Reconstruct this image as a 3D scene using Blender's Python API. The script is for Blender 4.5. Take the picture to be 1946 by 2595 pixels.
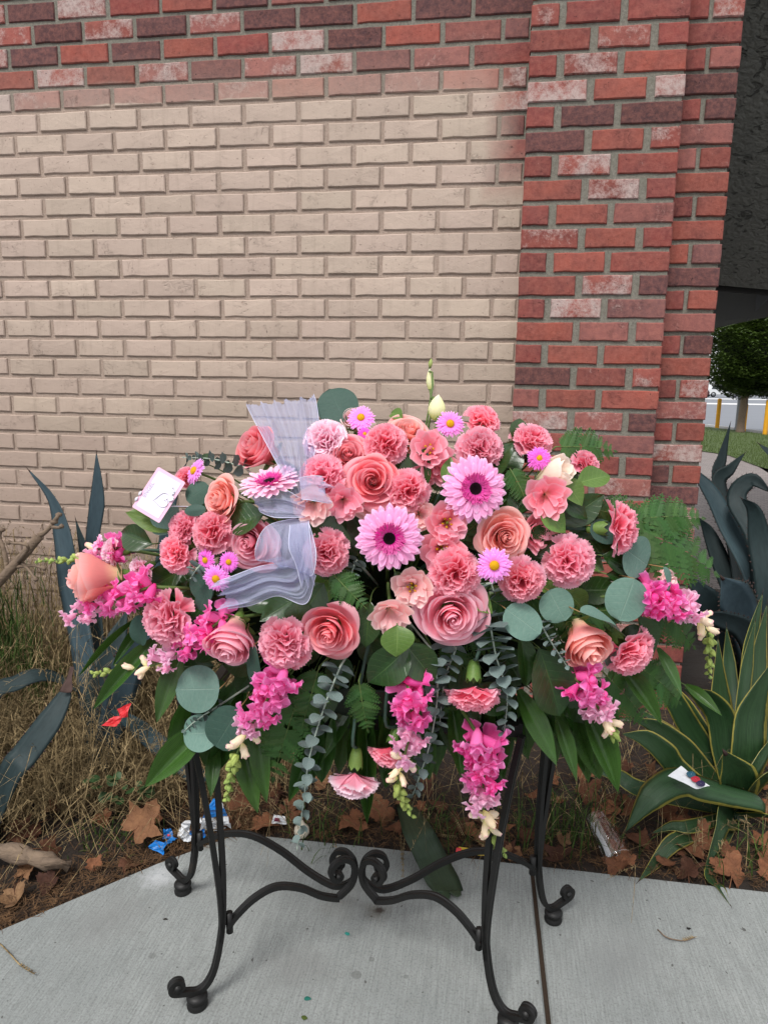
import bpy, math, random
import numpy as np
from mathutils import Vector, Matrix
rnd = random.Random(7)
NR = np.random.RandomState(11)
SC = bpy.context.scene
COL = SC.collection
for _o in list(bpy.data.objects): bpy.data.objects.remove(_o)

# ------------------------------------------------------------------ camera
CAMZ = 1.33
PITCH, YAW, ROLL = math.radians(10.46), math.radians(-8.89), math.radians(0.84)
fw = Vector((math.sin(YAW)*math.cos(PITCH), math.cos(YAW)*math.cos(PITCH), -math.sin(PITCH)))
rt0 = Vector((math.cos(YAW), -math.sin(YAW), 0)); up0 = rt0.cross(fw)
RT = rt0*math.cos(ROLL) + up0*math.sin(ROLL); UP = -rt0*math.sin(ROLL) + up0*math.cos(ROLL)
CP = Vector((0, 0, CAMZ))
cam = bpy.data.objects.new('camera', bpy.data.cameras.new('camera')); COL.objects.link(cam)
cam.matrix_world = Matrix(((RT.x, UP.x, -fw.x, 0), (RT.y, UP.y, -fw.y, 0), (RT.z, UP.z, -fw.z, CAMZ), (0, 0, 0, 1)))
cam.data.sensor_fit = 'VERTICAL'; cam.data.sensor_height = 24; cam.data.lens = 24*1800/2595
cam.data.clip_start = 0.05; cam.data.clip_end = 2000
SC.camera = cam
SC.render.resolution_x, SC.render.resolution_y = 767, 1024

# ------------------------------------------------------------------ world, sun, exposure
W = bpy.data.worlds.new('World'); SC.world = W; W.use_nodes = True
nt = W.node_tree; nt.nodes.clear()
sky = nt.nodes.new('ShaderNodeTexSky'); sky.sky_type = 'NISHITA'; sky.sun_disc = False
sky.sun_elevation = math.radians(54); sky.sun_rotation = math.radians(198)
sky.air_density = 1.0; sky.dust_density = 1.0; sky.ozone_density = 1.0
hs = nt.nodes.new('ShaderNodeHueSaturation'); hs.inputs['Saturation'].default_value = 0.12
bg = nt.nodes.new('ShaderNodeBackground'); bg.inputs['Strength'].default_value = 0.08
wo = nt.nodes.new('ShaderNodeOutputWorld')
cloud = nt.nodes.new('ShaderNodeMix'); cloud.data_type = 'RGBA'; cloud.inputs[0].default_value = 0.62     # even overcast veil over the clear sky
cloud.inputs[7].default_value = (7.6, 7.75, 8.0, 1)
nt.links.new(sky.outputs[0], hs.inputs['Color']); nt.links.new(hs.outputs[0], cloud.inputs[6]); nt.links.new(cloud.outputs[2], bg.inputs['Color']); nt.links.new(bg.outputs[0], wo.inputs['Surface'])
sun = bpy.data.objects.new('sun', bpy.data.lights.new('sun', 'SUN')); COL.objects.link(sun)
sun.data.energy = 1.5; sun.data.angle = math.radians(18); sun.data.color = (1.0, 0.97, 0.93)
sun.rotation_euler = (math.radians(36), 0, math.radians(-18))
SC.view_settings.view_transform = 'Standard'; SC.view_settings.look = 'None'
SC.view_settings.exposure = 1.18; SC.view_settings.gamma = 1.0
SC.render.engine = 'CYCLES'
SC.cycles.max_bounces = 6; SC.cycles.use_adaptive_sampling = True; SC.cycles.adaptive_threshold = 0.02; SC.cycles.transparent_max_bounces = 24
SC.cycles.use_denoising = True
SC.cycles.sample_clamp_indirect = 6

# ------------------------------------------------------------------ pixel -> place helpers (photo read at 1659 x 2212)
S_ = 1946/1659
def ray(x, y):
    return (RT*((x*S_-973)/1800) + UP*(-(y*S_-1297.5)/1800) + fw)
HF = Vector((math.sin(YAW), math.cos(YAW), 0))
def onZ(x, y, z=0.0):
    d = ray(x, y); return CP + d*((z-CAMZ)/d.z)
def onY(x, y, Y):
    d = ray(x, y); return CP + d*(Y/d.y)
def at(x, y, g):
    d = ray(x, y); return CP + d*(g/d.dot(HF))
def surf(x, y, off=0.0):
    q = ((x-835)/770)**2
    q += 0.8*((1200-y)/340)**2 if y < 1200 else 0.55*((y-1200)/520)**2
    return 1.48 - 0.29*math.sqrt(max(0.0, 1-q)) + off
def px2m(p, P):
    return p*S_/1800*(P-CP).dot(fw)

# ------------------------------------------------------------------ object helpers
def mesh(name, V, F, uv=None, smooth=True):
    me = bpy.data.meshes.new(name)
    me.from_pydata([tuple(v) for v in V], [], [tuple(f) for f in F])
    if uv is not None:
        l = me.uv_layers.new(name='UVMap')
        li = np.empty(len(me.loops), dtype=np.int32); me.loops.foreach_get('vertex_index', li)
        l.data.foreach_set('uv', np.asarray(uv, dtype=np.float32)[li].ravel())
    if smooth: me.polygons.foreach_set('use_smooth', [True]*len(me.polygons))
    me.update(); return me
def obj(name, me, mat=None, parent=None, M=None):
    o = bpy.data.objects.new(name, me); COL.objects.link(o)
    if mat is not None:
        if len(me.materials) == 0: me.materials.append(mat)
        elif me.materials[0] is not mat:
            o.material_slots[0].link = 'OBJECT'; o.material_slots[0].material = mat
    if parent is not None: o.parent = parent
    if M is not None: o.matrix_local = M
    return o
def thing(name, label, cat, M=None, group=None):
    o = bpy.data.objects.new(name, None); COL.objects.link(o); o.empty_display_size = 0.05
    MATS[o.name] = M.copy() if M is not None else Matrix.Identity(4)
    if M is not None: o.matrix_local = M
    return tag(o, label, cat, group, 'thing' if any(w in name for w in ('wall', 'pillar', 'eave')) else None)
MATS = {}
def inv_of(o): return MATS[o.name].inverted()
def tag(o, label=None, cat=None, group=None, kind=None):
    if label: o['label'] = label
    if cat: o['category'] = cat
    if group: o['group'] = group
    if kind: o['kind'] = kind
    return o
def frame(loc, z, y=None, s=1.0, roll=None):
    z = Vector(z).normalized()
    if y is None: y = Vector((0, 0, 1)) if abs(z.z) < 0.95 else Vector((0, 1, 0))
    y = Vector(y); x = y.cross(z)
    if x.length < 1e-5: x = Vector((1, 0, 0)).cross(z)
    x.normalize(); y = z.cross(x)
    M = Matrix(((x.x, y.x, z.x, 0), (x.y, y.y, z.y, 0), (x.z, y.z, z.z, 0), (0, 0, 0, 1)))
    if roll is not None: M = M @ Matrix.Rotation(roll, 4, 'Z')
    M = M @ Matrix.Diagonal((s, s, s, 1)) if not isinstance(s, tuple) else M @ Matrix.Diagonal((*s, 1))
    M.translation = Vector(loc); return M

class MB:
    """collects verts/faces/uvs of one mesh"""
    def __init__(s): s.V = []; s.F = []; s.U = []
    def add(s, V, F, U=None):
        b = len(s.V); s.V += [tuple(v) for v in V]; s.F += [tuple(i+b for i in f) for f in F]
        s.U += list(U) if U is not None else [(0.5, 0.5)]*len(V)
    def grid(s, P, nu, nv, U=None, closed=False):
        # P is list of nv rows of nu points
        F = []
        for j in range(nv-1):
            for i in range(nu-1 + (1 if closed else 0)):
                k = (i+1) % nu
                F.append((j*nu+i, j*nu+k, (j+1)*nu+k, (j+1)*nu+i))
        if U is None: U = [(i/(nu-1), j/(nv-1)) for j in range(nv) for i in range(nu)]
        s.add(P, F, U)
    def box(s, x0, x1, y0, y1, z0, z1):
        s.add([(x0,y0,z0),(x1,y0,z0),(x1,y1,z0),(x0,y1,z0),(x0,y0,z1),(x1,y0,z1),(x1,y1,z1),(x0,y1,z1)],
              [(0,3,2,1),(4,5,6,7),(0,1,5,4),(1,2,6,5),(2,3,7,6),(3,0,4,7)])
    def tube(s, pts, r, n=6, cap=True):
        pts = [Vector(p) for p in pts]; m = len(pts)
        rs = r if isinstance(r, (list, tuple)) else [r]*m
        up = None; V = []
        for i, p in enumerate(pts):
            t = (pts[min(i+1, m-1)] - pts[max(i-1, 0)]).normalized()
            if up is None:
                up = Vector((0, 0, 1)) if abs(t.z) < 0.9 else Vector((1, 0, 0))
            a = (up - t*up.dot(t))
            a = a.normalized() if a.length > 1e-6 else t.orthogonal().normalized()
            up = a; b = t.cross(a)
            for k in range(n):
                an = 2*math.pi*k/n
                V.append(p + (a*math.cos(an) + b*math.sin(an))*rs[i])
        F = [(j*n+i, j*n+(i+1) % n, (j+1)*n+(i+1) % n, (j+1)*n+i) for j in range(m-1) for i in range(n)]
        if cap: F += [tuple(range(n-1, -1, -1)), tuple((m-1)*n+i for i in range(n))]
        s.add(V, F, [(k/n, j/(m-1)) for j in range(m) for k in range(n)])
    def sweep(s, pts, prof, up, sc=None, cap=True):
        # closed 2-D profile carried along pts; x of profile along 'side', y along 'up'
        pts = [Vector(p) for p in pts]; m = len(pts); n = len(prof); V = []; a = Vector(up)
        for i, p in enumerate(pts):
            t = (pts[min(i+1, m-1)] - pts[max(i-1, 0)]).normalized()
            a = (a - t*a.dot(t)).normalized(); b = t.cross(a)
            k = sc[i] if sc else (1, 1)
            for q in prof: V.append(p + b*(q[0]*k[0]) + a*(q[1]*k[1]))
        F = [(j*n+i, j*n+(i+1) % n, (j+1)*n+(i+1) % n, (j+1)*n+i) for j in range(m-1) for i in range(n)]
        if cap: F += [tuple(range(n-1, -1, -1)), tuple((m-1)*n+i for i in range(n))]
        s.add(V, F, [(k/n, j/(m-1)) for j in range(m) for k in range(n)])
    def lathe(s, prof, n=16, M=None):
        V = []; 
        for (r, z) in prof:
            for k in range(n):
                a = 2*math.pi*k/n; v = Vector((r*math.cos(a), r*math.sin(a), z)); V.append(M @ v if M else v)
        m = len(prof)
        F = [(j*n+i, j*n+(i+1) % n, (j+1)*n+(i+1) % n, (j+1)*n+i) for j in range(m-1) for i in range(n)]
        s.add(V, F, [(k/n, j/(m-1)) for j in range(m) for k in range(n)])
    def mesh(s, name, smooth=True): return mesh(name, s.V, s.F, s.U, smooth)
    def build(s, name, mat, parent=None, M=None, smooth=True): return obj(name, s.mesh(name, smooth), mat, parent, M)

def spline(pts, n):
    """Catmull-Rom through pts, n samples"""
    P = [Vector(p) for p in pts]; P = [P[0]*2-P[1]] + P + [P[-1]*2-P[-2]]; out = []
    m = len(P)-3
    for k in range(n):
        t = k/(n-1)*m; i = min(int(t), m-1); t -= i
        a, b, c, d = P[i:i+4]
        out.append(0.5*((2*b) + (c-a)*t + (2*a-5*b+4*c-d)*t*t + (3*b-a-3*c+d)*t**3))
    return out
def lerp(a, b, t): return a + (b-a)*t
def interp(xs, ys, x): return float(np.interp(x, xs, ys))

# ------------------------------------------------------------------ node helpers
class NT:
    def __init__(s, name):
        s.m = bpy.data.materials.new(name); s.m.use_nodes = True; s.t = s.m.node_tree; s.t.nodes.clear()
        s.out = s.t.nodes.new('ShaderNodeOutputMaterial')
    def n(s, ty, ins=None, **pr):
        x = s.t.nodes.new('ShaderNode'+ty)
        for k, v in pr.items(): setattr(x, k, v)
        for k, v in (ins or {}).items():
            i = x.inputs[k]
            if hasattr(v, 'is_linked'): s.t.links.new(v, i)
            elif hasattr(i.default_value, '__len__') and not hasattr(v, '__len__'): i.default_value = (v,)*len(i.default_value)
            elif hasattr(i.default_value, '__len__') and len(i.default_value) == 4 and len(v) == 3: i.default_value = (*v, 1)
            else: i.default_value = v
        return x
    def math(s, op, a, b=0.0, c=None, clamp=False):
        d = {0: a, 1: b}
        if c is not None: d[2] = c
        return s.n('Math', d, operation=op, use_clamp=clamp).outputs[0]
    def mix(s, f, a, b, bt='MIX'):
        return s.n('Mix', {0: f, 6: a, 7: b}, data_type='RGBA', blend_type=bt).outputs[2]
    def noise(s, scale, detail=3, vec=None, rough=0.55, dist=0.0):
        d = {'Scale': scale, 'Detail': detail, 'Roughness': rough, 'Distortion': dist}
        if vec is not None: d['Vector'] = vec
        return s.n('TexNoise', d).outputs[0]
    def ramp(s, f, stops):
        r = s.n('ValToRGB', {0: f}); e = r.color_ramp.elements
        while len(e) < len(stops): e.new(0.5)
        for k, (p, c) in enumerate(stops):
            e[k].position = p; e[k].color = (*c, 1) if hasattr(c, '__len__') else (c, c, c, 1)
        return r.outputs[0]
    def maprange(s, v, a, b, c=0.0, d=1.0): return s.n('MapRange', {0: v, 1: a, 2: b, 3: c, 4: d}).outputs[0]
    def bump(s, h, st=0.3, dist=0.01): return s.n('Bump', {'Height': h, 'Strength': st, 'Distance': dist}).outputs[0]
    def pos(s): return s.n('NewGeometry').outputs['Position']
    def uv(s):
        u = s.n('TexCoord').outputs['UV']; x = s.n('SeparateXYZ', {0: u}); return u, x.outputs[0], x.outputs[1]
    def objrand(s): return s.n('ObjectInfo').outputs['Random']
    def scalevec(s, v, sc): return s.n('Mapping', {'Vector': v, 'Scale': sc}).outputs[0]
    def prin(s, **ins):
        k = {a.replace('_', ' '): b for a, b in ins.items()}; return s.n('BsdfPrincipled', k).outputs[0]
    def surf(s, sh): s.t.links.new(sh, s.out.inputs['Surface']); return s.m
def lin(r, g, b):
    f = lambda c: c/12.92 if c <= 0.04045 else ((c+0.055)/1.055)**2.4
    return tuple(ALB*f(v/255) for v in (r, g, b))
ALB = 0.765      # photo tone -> surface albedo under this exposure
def plain(name, c, rough=0.6, spec=0.3, metal=0.0, var=0.0, nscale=30):
    m = NT(name); col = c
    if var: col = m.mix(m.noise(nscale, 4, m.pos()), tuple(x*(1-var) for x in c), tuple(min(1, x*(1+var)) for x in c))
    return m.surf(m.prin(Base_Color=col, Roughness=rough, Specular_IOR_Level=spec, Metallic=metal))
# ================================================================== SETTING
# ---------------- brick materials
WALLY = 2.735; CH = 0.07745; BL = 0.2082
def mat_brick(name, painted):
    m = NT(name); p = m.pos(); oi = m.n('ObjectInfo'); col = oi.outputs['Color']; amt = oi.outputs['Alpha']
    off = m.n('VectorMath', {0: p, 1: m.n('CombineXYZ', {0: m.math('MULTIPLY', oi.outputs['Random'], 37.0), 2: m.math('MULTIPLY', oi.outputs['Random'], 91.0)}).outputs[0]}, operation='ADD').outputs[0]
    n1 = m.noise(11, 4, off); n2 = m.noise(70, 5, off, 0.7); n3 = m.noise(350, 3, off)
    c = m.mix(m.maprange(n1, 0.35, 0.7), col, m.mix(0.45, col, lin(88, 66, 70)))
    c = m.mix(m.maprange(n2, 0.35, 0.68, 0.0, 0.5), c, m.mix(0.55, col, lin(196, 128, 112)))
    c = m.mix(m.maprange(m.noise(34, 5, off, .7), .52, .68, 0, .5), c, m.mix(.6, col, lin(64, 46, 46)))
    wm = m.math('ADD', m.math('ADD', m.math('MULTIPLY', n1, 0.75), m.math('MULTIPLY', n2, 0.6)), m.math('MULTIPLY', n3, 0.25))
    wf = m.maprange(m.math('ADD', wm, m.math('SUBTRACT', amt, 0.5)), 0.88, 1.12)
    c = m.mix(m.math('MULTIPLY', wf, 0.85), c, lin(192, 174, 168))
    pits = m.maprange(m.noise(130, 2, off, 0.5), 0.70, 0.74)
    c = m.mix(m.math('MULTIPLY', pits, 0.7), c, lin(52, 42, 40))
    if painted:
        pm = paint_mask(m, p)
        pc = m.mix(n1, lin(202, 182, 167), lin(188, 168, 154))
        pc = m.mix(m.maprange(n2, 0.62, 0.8, 0, 0.35), pc, lin(165, 143, 130))
        pc = m.mix(m.math('MULTIPLY', pits, 0.55), pc, lin(110, 92, 84))
        # shade low on the wall, painted into the coat: lower courses go darker
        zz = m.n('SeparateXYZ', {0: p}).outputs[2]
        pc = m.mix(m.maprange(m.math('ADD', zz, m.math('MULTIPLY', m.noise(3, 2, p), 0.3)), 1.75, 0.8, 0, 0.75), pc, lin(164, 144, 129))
        pc = m.n('HueSaturation', {'Color': pc, 'Hue': m.maprange(oi.outputs['Random'], 0, 1, .493, .507), 'Value': m.maprange(m.math('FRACT', m.math('MULTIPLY', oi.outputs['Random'], 9.7)), 0, 1, .90, 1.07)}).outputs[0]
        worn = m.math('MULTIPLY', m.maprange(m.noise(48, 5, off, .75), .60, .68), m.maprange(n1, .50, .62))
        pc = m.mix(m.math('MULTIPLY', worn, .6), pc, lin(138, 110, 98))
        grime = m.maprange(m.noise(1.0, 4, m.scalevec(p, (26, 1, 2.2)), .7), .55, .75, 0, .30)
        pc = m.mix(grime, pc, lin(140, 126, 112))
        c = m.mix(pm, c, pc)
    h = m.math('SUBTRACT', m.math('ADD', m.math('MULTIPLY', n2, 0.6), m.math('MULTIPLY', n3, 0.3)), m.math('MULTIPLY', pits, 0.6))
    rg = m.math('ABSOLUTE', m.math('SUBTRACT', m.noise(28, 3, off, .6, 1.2), 0.5))
    chip = m.math('MULTIPLY', m.maprange(rg, 0.0, 0.03, 1, 0), m.maprange(n1, 0.56, 0.64))
    h = m.math('SUBTRACT', h, m.math('MULTIPLY', chip, .55))
    return m.surf(m.prin(Base_Color=c, Roughness=0.85, Specular_IOR_Level=0.2, Normal=m.bump(h, 0.7, 0.005)))
Z_ROW2 = None
def paint_mask(m, p):
    s = m.n('SeparateXYZ', {0: p}); x, z = s.outputs[0], s.outputs[2]
    nz = m.noise(5, 3, p)
    zr = m.math('ADD', z, m.math('MULTIPLY', m.math('SUBTRACT', nz, 0.5), 0.035))
    a = m.ramp(m.maprange(zr, PAINT_Z-.2*CH, PAINT_Z+2.3*CH), [(0, 1.0), (.085, 1.0), (.11, .46), (.44, .36), (.50, .10), (.85, .05), (1.0, 0.0)])
    # spray kept away from the pier in the courses just under the edge
    xr = m.maprange(m.math('ADD', x, m.math('MULTIPLY', m.math('SUBTRACT', nz, 0.5), 0.12)), PIERX-0.02, PIERX-0.15)
    lowz = m.maprange(z, PAINT_Z-CH*4.6, PAINT_Z-CH*3.4, 1, 0)
    lowz = m.math('SUBTRACT', 1.0, m.maprange(z, PAINT_Z-CH*5.0, PAINT_Z-CH*2.6, 0, 1))
    return m.math('MULTIPLY', a, m.math('MAXIMUM', xr, lowz), clamp=True)
def mat_mortar(name, painted):
    m = NT(name); p = m.pos(); n = m.noise(150, 5, p, 0.85); n = m.maprange(n, .32, .68); n1 = m.noise(14, 3, p)
    c = m.mix(n, lin(106, 103, 95), lin(162, 157, 146)); c = m.mix(m.maprange(n1, .3, .7, 0, .4), c, lin(130, 126, 112))
    if painted: c = m.mix(paint_mask(m, p), c, m.mix(n, lin(162, 142, 129), lin(194, 174, 160)))
    return m.surf(m.prin(Base_Color=c, Roughness=0.95, Specular_IOR_Level=0.1, Normal=m.bump(n, 0.5, 0.005)))
# wall datum from the photograph: bottom of course k at z = Z0 - k*CH, head joints at X0 + i*BL
Z0 = CAMZ + 1.14318676*0.953; X0 = -1.8970642*0.953
PAINT_Z = Z0 - 1*CH          # top of first fully painted course is just below course 1
PIERX = onY(1127, 500, WALLY).x
OUTX = onY(1564, 480, WALLY).x
PIERY = WALLY - 0.112
PX0 = onY(1126, 500, PIERY).x; PX1 = onY(1452, 500, PIERY).x
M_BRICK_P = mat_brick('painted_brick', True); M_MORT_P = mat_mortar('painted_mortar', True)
M_BRICK = mat_brick('red_brick', False); M_MORT = mat_mortar('grey_mortar', False)
BC = {'o': (lin(152, 80, 68), .26), 'r': (lin(136, 68, 63), .30), 'd': (lin(88, 60, 61), .26), 'w': (lin(150, 84, 76), .70), 'l': (lin(150, 94, 88), .52),
      'm': (lin(122, 82, 80), .40), 'g': (lin(205, 196, 180), .8), 'x': (lin(146, 76, 68), .54)}
def brick_mesh(L, H, dep, seed):
    r = random.Random(seed); ch = 0.0035; b = MB()
    nx = 4; loop0 = []; loop1 = []
    def j(a): return r.uniform(-a, a)
    # outline of the face, walked round, with worn edges
    pts = []
    for i in range(nx): pts.append((-L/2+L*i/nx + (j(.004) if i else j(.001)), -H/2+j(.0016)))
    pts += [(L/2+j(.001), -H/2+j(.0012)), (L/2+j(.0012), j(.006))]
    for i in range(nx): pts.append((L/2-L*i/nx + (j(.004) if i else j(.001)), H/2+j(.0014)))
    pts += [(-L/2+j(.001), H/2+j(.0012)), (-L/2+j(.0012), j(.006))]
    n = len(pts)
    back = [(x, dep, z) for x, z in pts]; mid = [(x, ch, z) for x, z in pts]
    fr = [(x*(1-2*ch/L), j(.0005), z*(1-2*ch/H)) for x, z in pts]
    V = back+mid+fr+[(0, -.0006+j(.0006), 0)]
    F = []
    for k in range(2):
        for i in range(n):
            F.append((k*n+i, k*n+(i+1) % n, (k+1)*n+(i+1) % n, (k+1)*n+i))
    F += [(2*n+i, 2*n+(i+1) % n, 3*n) for i in range(n)]
    b.add(V, F); return b
_bm = {}; BH = .815
def brick_data(L, seed):
    k = (round(L, 3), seed % 6)
    if k not in _bm: _bm[k] = brick_mesh(L, CH*BH, 0.03, seed % 6 + 17).mesh('brick', False)
    return _bm[k]
def put_brick(parent, x0, x1, z, y, mat, cls, seed, extra=None):
    L = x1-x0; r = random.Random(seed)
    M = Matrix.Translation(((x0+x1)/2 + r.uniform(-.0012, .0012), y + r.uniform(-.002, .0015), z + CH*BH/2 + r.uniform(-.0012, .0012))) @ Matrix.Rotation(r.uniform(-.007, .007), 4, 'Y') @ Matrix.Rotation(r.uniform(-.008, .008), 4, 'Z')
    if extra is not None:
        bb = brick_mesh(L, CH*BH, 0.03, seed % 9); extra.add([M @ Vector(v) for v in bb.V], bb.F); return
    o = obj('brick', brick_data(L, seed), mat, parent, M)
    c, w = BC[cls]; k = r.uniform(.8, 1.15)
    o.color = (c[0]*k*r.uniform(.95, 1.05), c[1]*k, c[2]*k, w + r.uniform(-.12, .12)); return o
JT = 0.0155
wall = thing('brick_wall', 'long brick wall painted beige below a band of bare red courses', 'brick wall')
ROWC = {-4: 'wdwrodlrdxdo', -3: 'wdwrodlrddd', -2: 'wdwdlddodd', -1: 'wdodorwdolm', 0: 'owolmlwmlr', 1: 'glmlllolloxr'}
rest = MB(); rest_r = MB(); cnt = 0
for k in range(-8, 34):
    zb = Z0 - k*CH
    even = k % 2 == 0
    xs = [X0 + i*BL + (0 if even else -BL/2) for i in range(-5, 9 if even else 10)]
    xs = [x for x in xs if x < PIERX-0.06] + [PIERX + 0.004]
    row = ROWC.get(k, None)
    for i in range(len(xs)-1):
        a, b2 = xs[i]+JT/2, xs[i+1]-(JT/2 if i < len(xs)-2 else (0.0 if even else .012))
        ii = i-4
        if row and 0 <= ii < len(row): c = row[ii]
        elif k < -4: c = rnd.choice('ordwlmx')
        else: c = rnd.choice('orrlwdm')
        vis = -3 <= k <= 20 and b2 > -2.02 + 0.012*k
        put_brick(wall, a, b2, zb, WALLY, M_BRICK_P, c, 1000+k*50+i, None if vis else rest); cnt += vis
# return of the wall past the pier (bare brick)
STEP = ['r', 'rl', 'd', 'rd', 'l', 'lx', 'o', 'ro', 'o', 'om', 'd', 'ro', 'l', 'rd', 'o', 'rx', 'l', 'ro', 'w', 'do', 'd', 'll', 'l', 'rl', 'm', 'ro']
sz0 = onY(1540, 92, WALLY).z      # bottom of first listed course
nrow = 0
for k in range(-6, 36):
    zb = sz0 - k*CH - .002
    cl = STEP[k] if 0 <= k < len(STEP) else (rnd.choice('ordl') if k % 2 == 0 else rnd.choice('rodl')+rnd.choice('rowl'))
    e1 = OUTX
    if len(cl) == 1: segs = [(e1-.205, e1)]
    else: segs = [(e1-.205, e1-.096-JT), (e1-.096, e1)]
    for s, (a, b2) in enumerate(segs):
        if -1 <= k <= 23: put_brick(wall, a, b2, zb, WALLY-.003, M_BRICK, cl[s], 5000+k*9+s); cnt += 1
        else: put_brick(wall, a, b2, zb, WALLY-.003, M_BRICK, cl[s], 5000+k*9+s, rest_r)
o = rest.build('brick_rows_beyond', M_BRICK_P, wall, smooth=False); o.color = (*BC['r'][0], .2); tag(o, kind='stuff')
o = rest_r.build('brick_rows_beyond', M_BRICK, wall, smooth=False); o.color = (*BC['r'][0], .2); tag(o, kind='stuff')
b = MB(); b.box(-3.4, PIERX+0.005, WALLY+.0068, WALLY+.24, -.05, Z0+9*CH); b.build('mortar_bed', M_MORT_P, wall, smooth=False)
b = MB(); b.box(PIERX+0.007, OUTX-.006, WALLY+.007, WALLY+4.5, -.05, Z0+9*CH); b.build('mortar_bed', M_MORT, wall, smooth=False)
print('wall bricks', cnt)
# ---------------- pier
pier = thing('brick_pillar', 'bare red brick pillar standing proud of the beige wall', 'brick pillar')
PIER = ['xrr', 'xwr', 'rwo', 'wow', 'rdd', 'dox', 'rwx', 'owr', 'rol', 'xor', 'rox', 'xwd', 'rwm', 'ols', 'roo', 'dxx', 'loo', 'wld', 'orm', 'orr', 'oll', 'roo', 'xrl', 'orx']
pz0 = onY(1130, 112, PIERY).z        # bottom of second listed course, left end
pw = PX1-PX0
for k in range(-6, 35):
    zb = pz0 - (k-1)*CH
    cl = PIER[k].replace('s', 'l') if 0 <= k < len(PIER) else ''.join(rnd.choice('orwld') for _ in range(3))
    a = [.385, .33, .185] if k % 2 == 1 else [.18, .34, .385]
    jj = (1-sum(a))/2*pw; x = PX0
    for s in range(3):
        x1 = x + a[s]*pw
        put_brick(pier, x, x1, zb, PIERY, M_BRICK, cl[s], 9000+k*7+s)
        x = x1 + jj
b = MB(); b.box(PX0+.003, PX1-.004, PIERY+.0075, WALLY+.009, -.05, Z0+9*CH); b.build('mortar_bed', M_MORT, pier, smooth=False)

# ---------------- sloping stucco eave beyond the corner
def mat_stucco():
    m = NT('dark_stucco'); p = m.pos(); n = m.noise(9, 5, p, .65); n2 = m.noise(45, 4, p)
    sc = m.maprange(m.noise(14, 3, m.scalevec(p, (1, 1, 2.6)), .6, 1.0), .60, .66)
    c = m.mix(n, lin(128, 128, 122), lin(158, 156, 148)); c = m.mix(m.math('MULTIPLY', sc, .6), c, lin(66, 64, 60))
    return m.surf(m.prin(Base_Color=c, Roughness=.95, Normal=m.bump(m.math('ADD', n2, m.math('MULTIPLY', sc, -1.0)), .8, .02)))
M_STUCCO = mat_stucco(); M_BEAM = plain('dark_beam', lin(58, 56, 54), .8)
ev = thing('roof_eave', 'dark grey stucco eave sloping out past the brick corner', 'eave', Matrix.Translation((OUTX, WALLY+.25, 2.1)))
def poly_prism(pts, y0, y1):
    b = MB(); n = len(pts)
    b.add([(x, y, z) for (x, y, z) in pts], [tuple(range(n))]); return b
# soffit plane: leans toward the viewer at the top
A0 = at(1500, -60, 3.05); A1 = at(2300, -60, 2.6); B0 = at(1480, 572, 4.4); B1 = at(2300, 640, 3.7)
def slab(b, q, d):
    q = [Vector(v) for v in q]; nn = (q[1]-q[0]).cross(q[3]-q[0]).normalized()*d
    V = q + [v+nn for v in q]
    b.add(V, [(3, 2, 1, 0), (4, 5, 6, 7), (0, 1, 5, 4), (1, 2, 6, 5), (2, 3, 7, 6), (3, 0, 4, 7)])
iv = inv_of(ev)
b = MB(); slab(b, [A0, A1, B1, B0], -.12); o = b.build('soffit', M_STUCCO, ev, iv, False)
C0 = at(1470, 700, 9.5); C1 = at(2300, 515, 7.0)
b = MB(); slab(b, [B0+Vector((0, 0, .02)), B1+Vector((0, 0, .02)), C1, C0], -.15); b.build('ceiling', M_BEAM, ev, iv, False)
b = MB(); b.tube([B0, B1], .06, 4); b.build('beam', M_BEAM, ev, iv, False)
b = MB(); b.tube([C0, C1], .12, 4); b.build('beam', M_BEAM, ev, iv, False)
for t in (.28, .5):
    b = MB(); b.tube([B0.lerp(B1, t)+Vector((0, 0, -.03)), C0.lerp(C1, t*.8)+Vector((0, 0, -.1))], .05, 4); b.build('rafter', M_BEAM, ev, iv, False)

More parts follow.
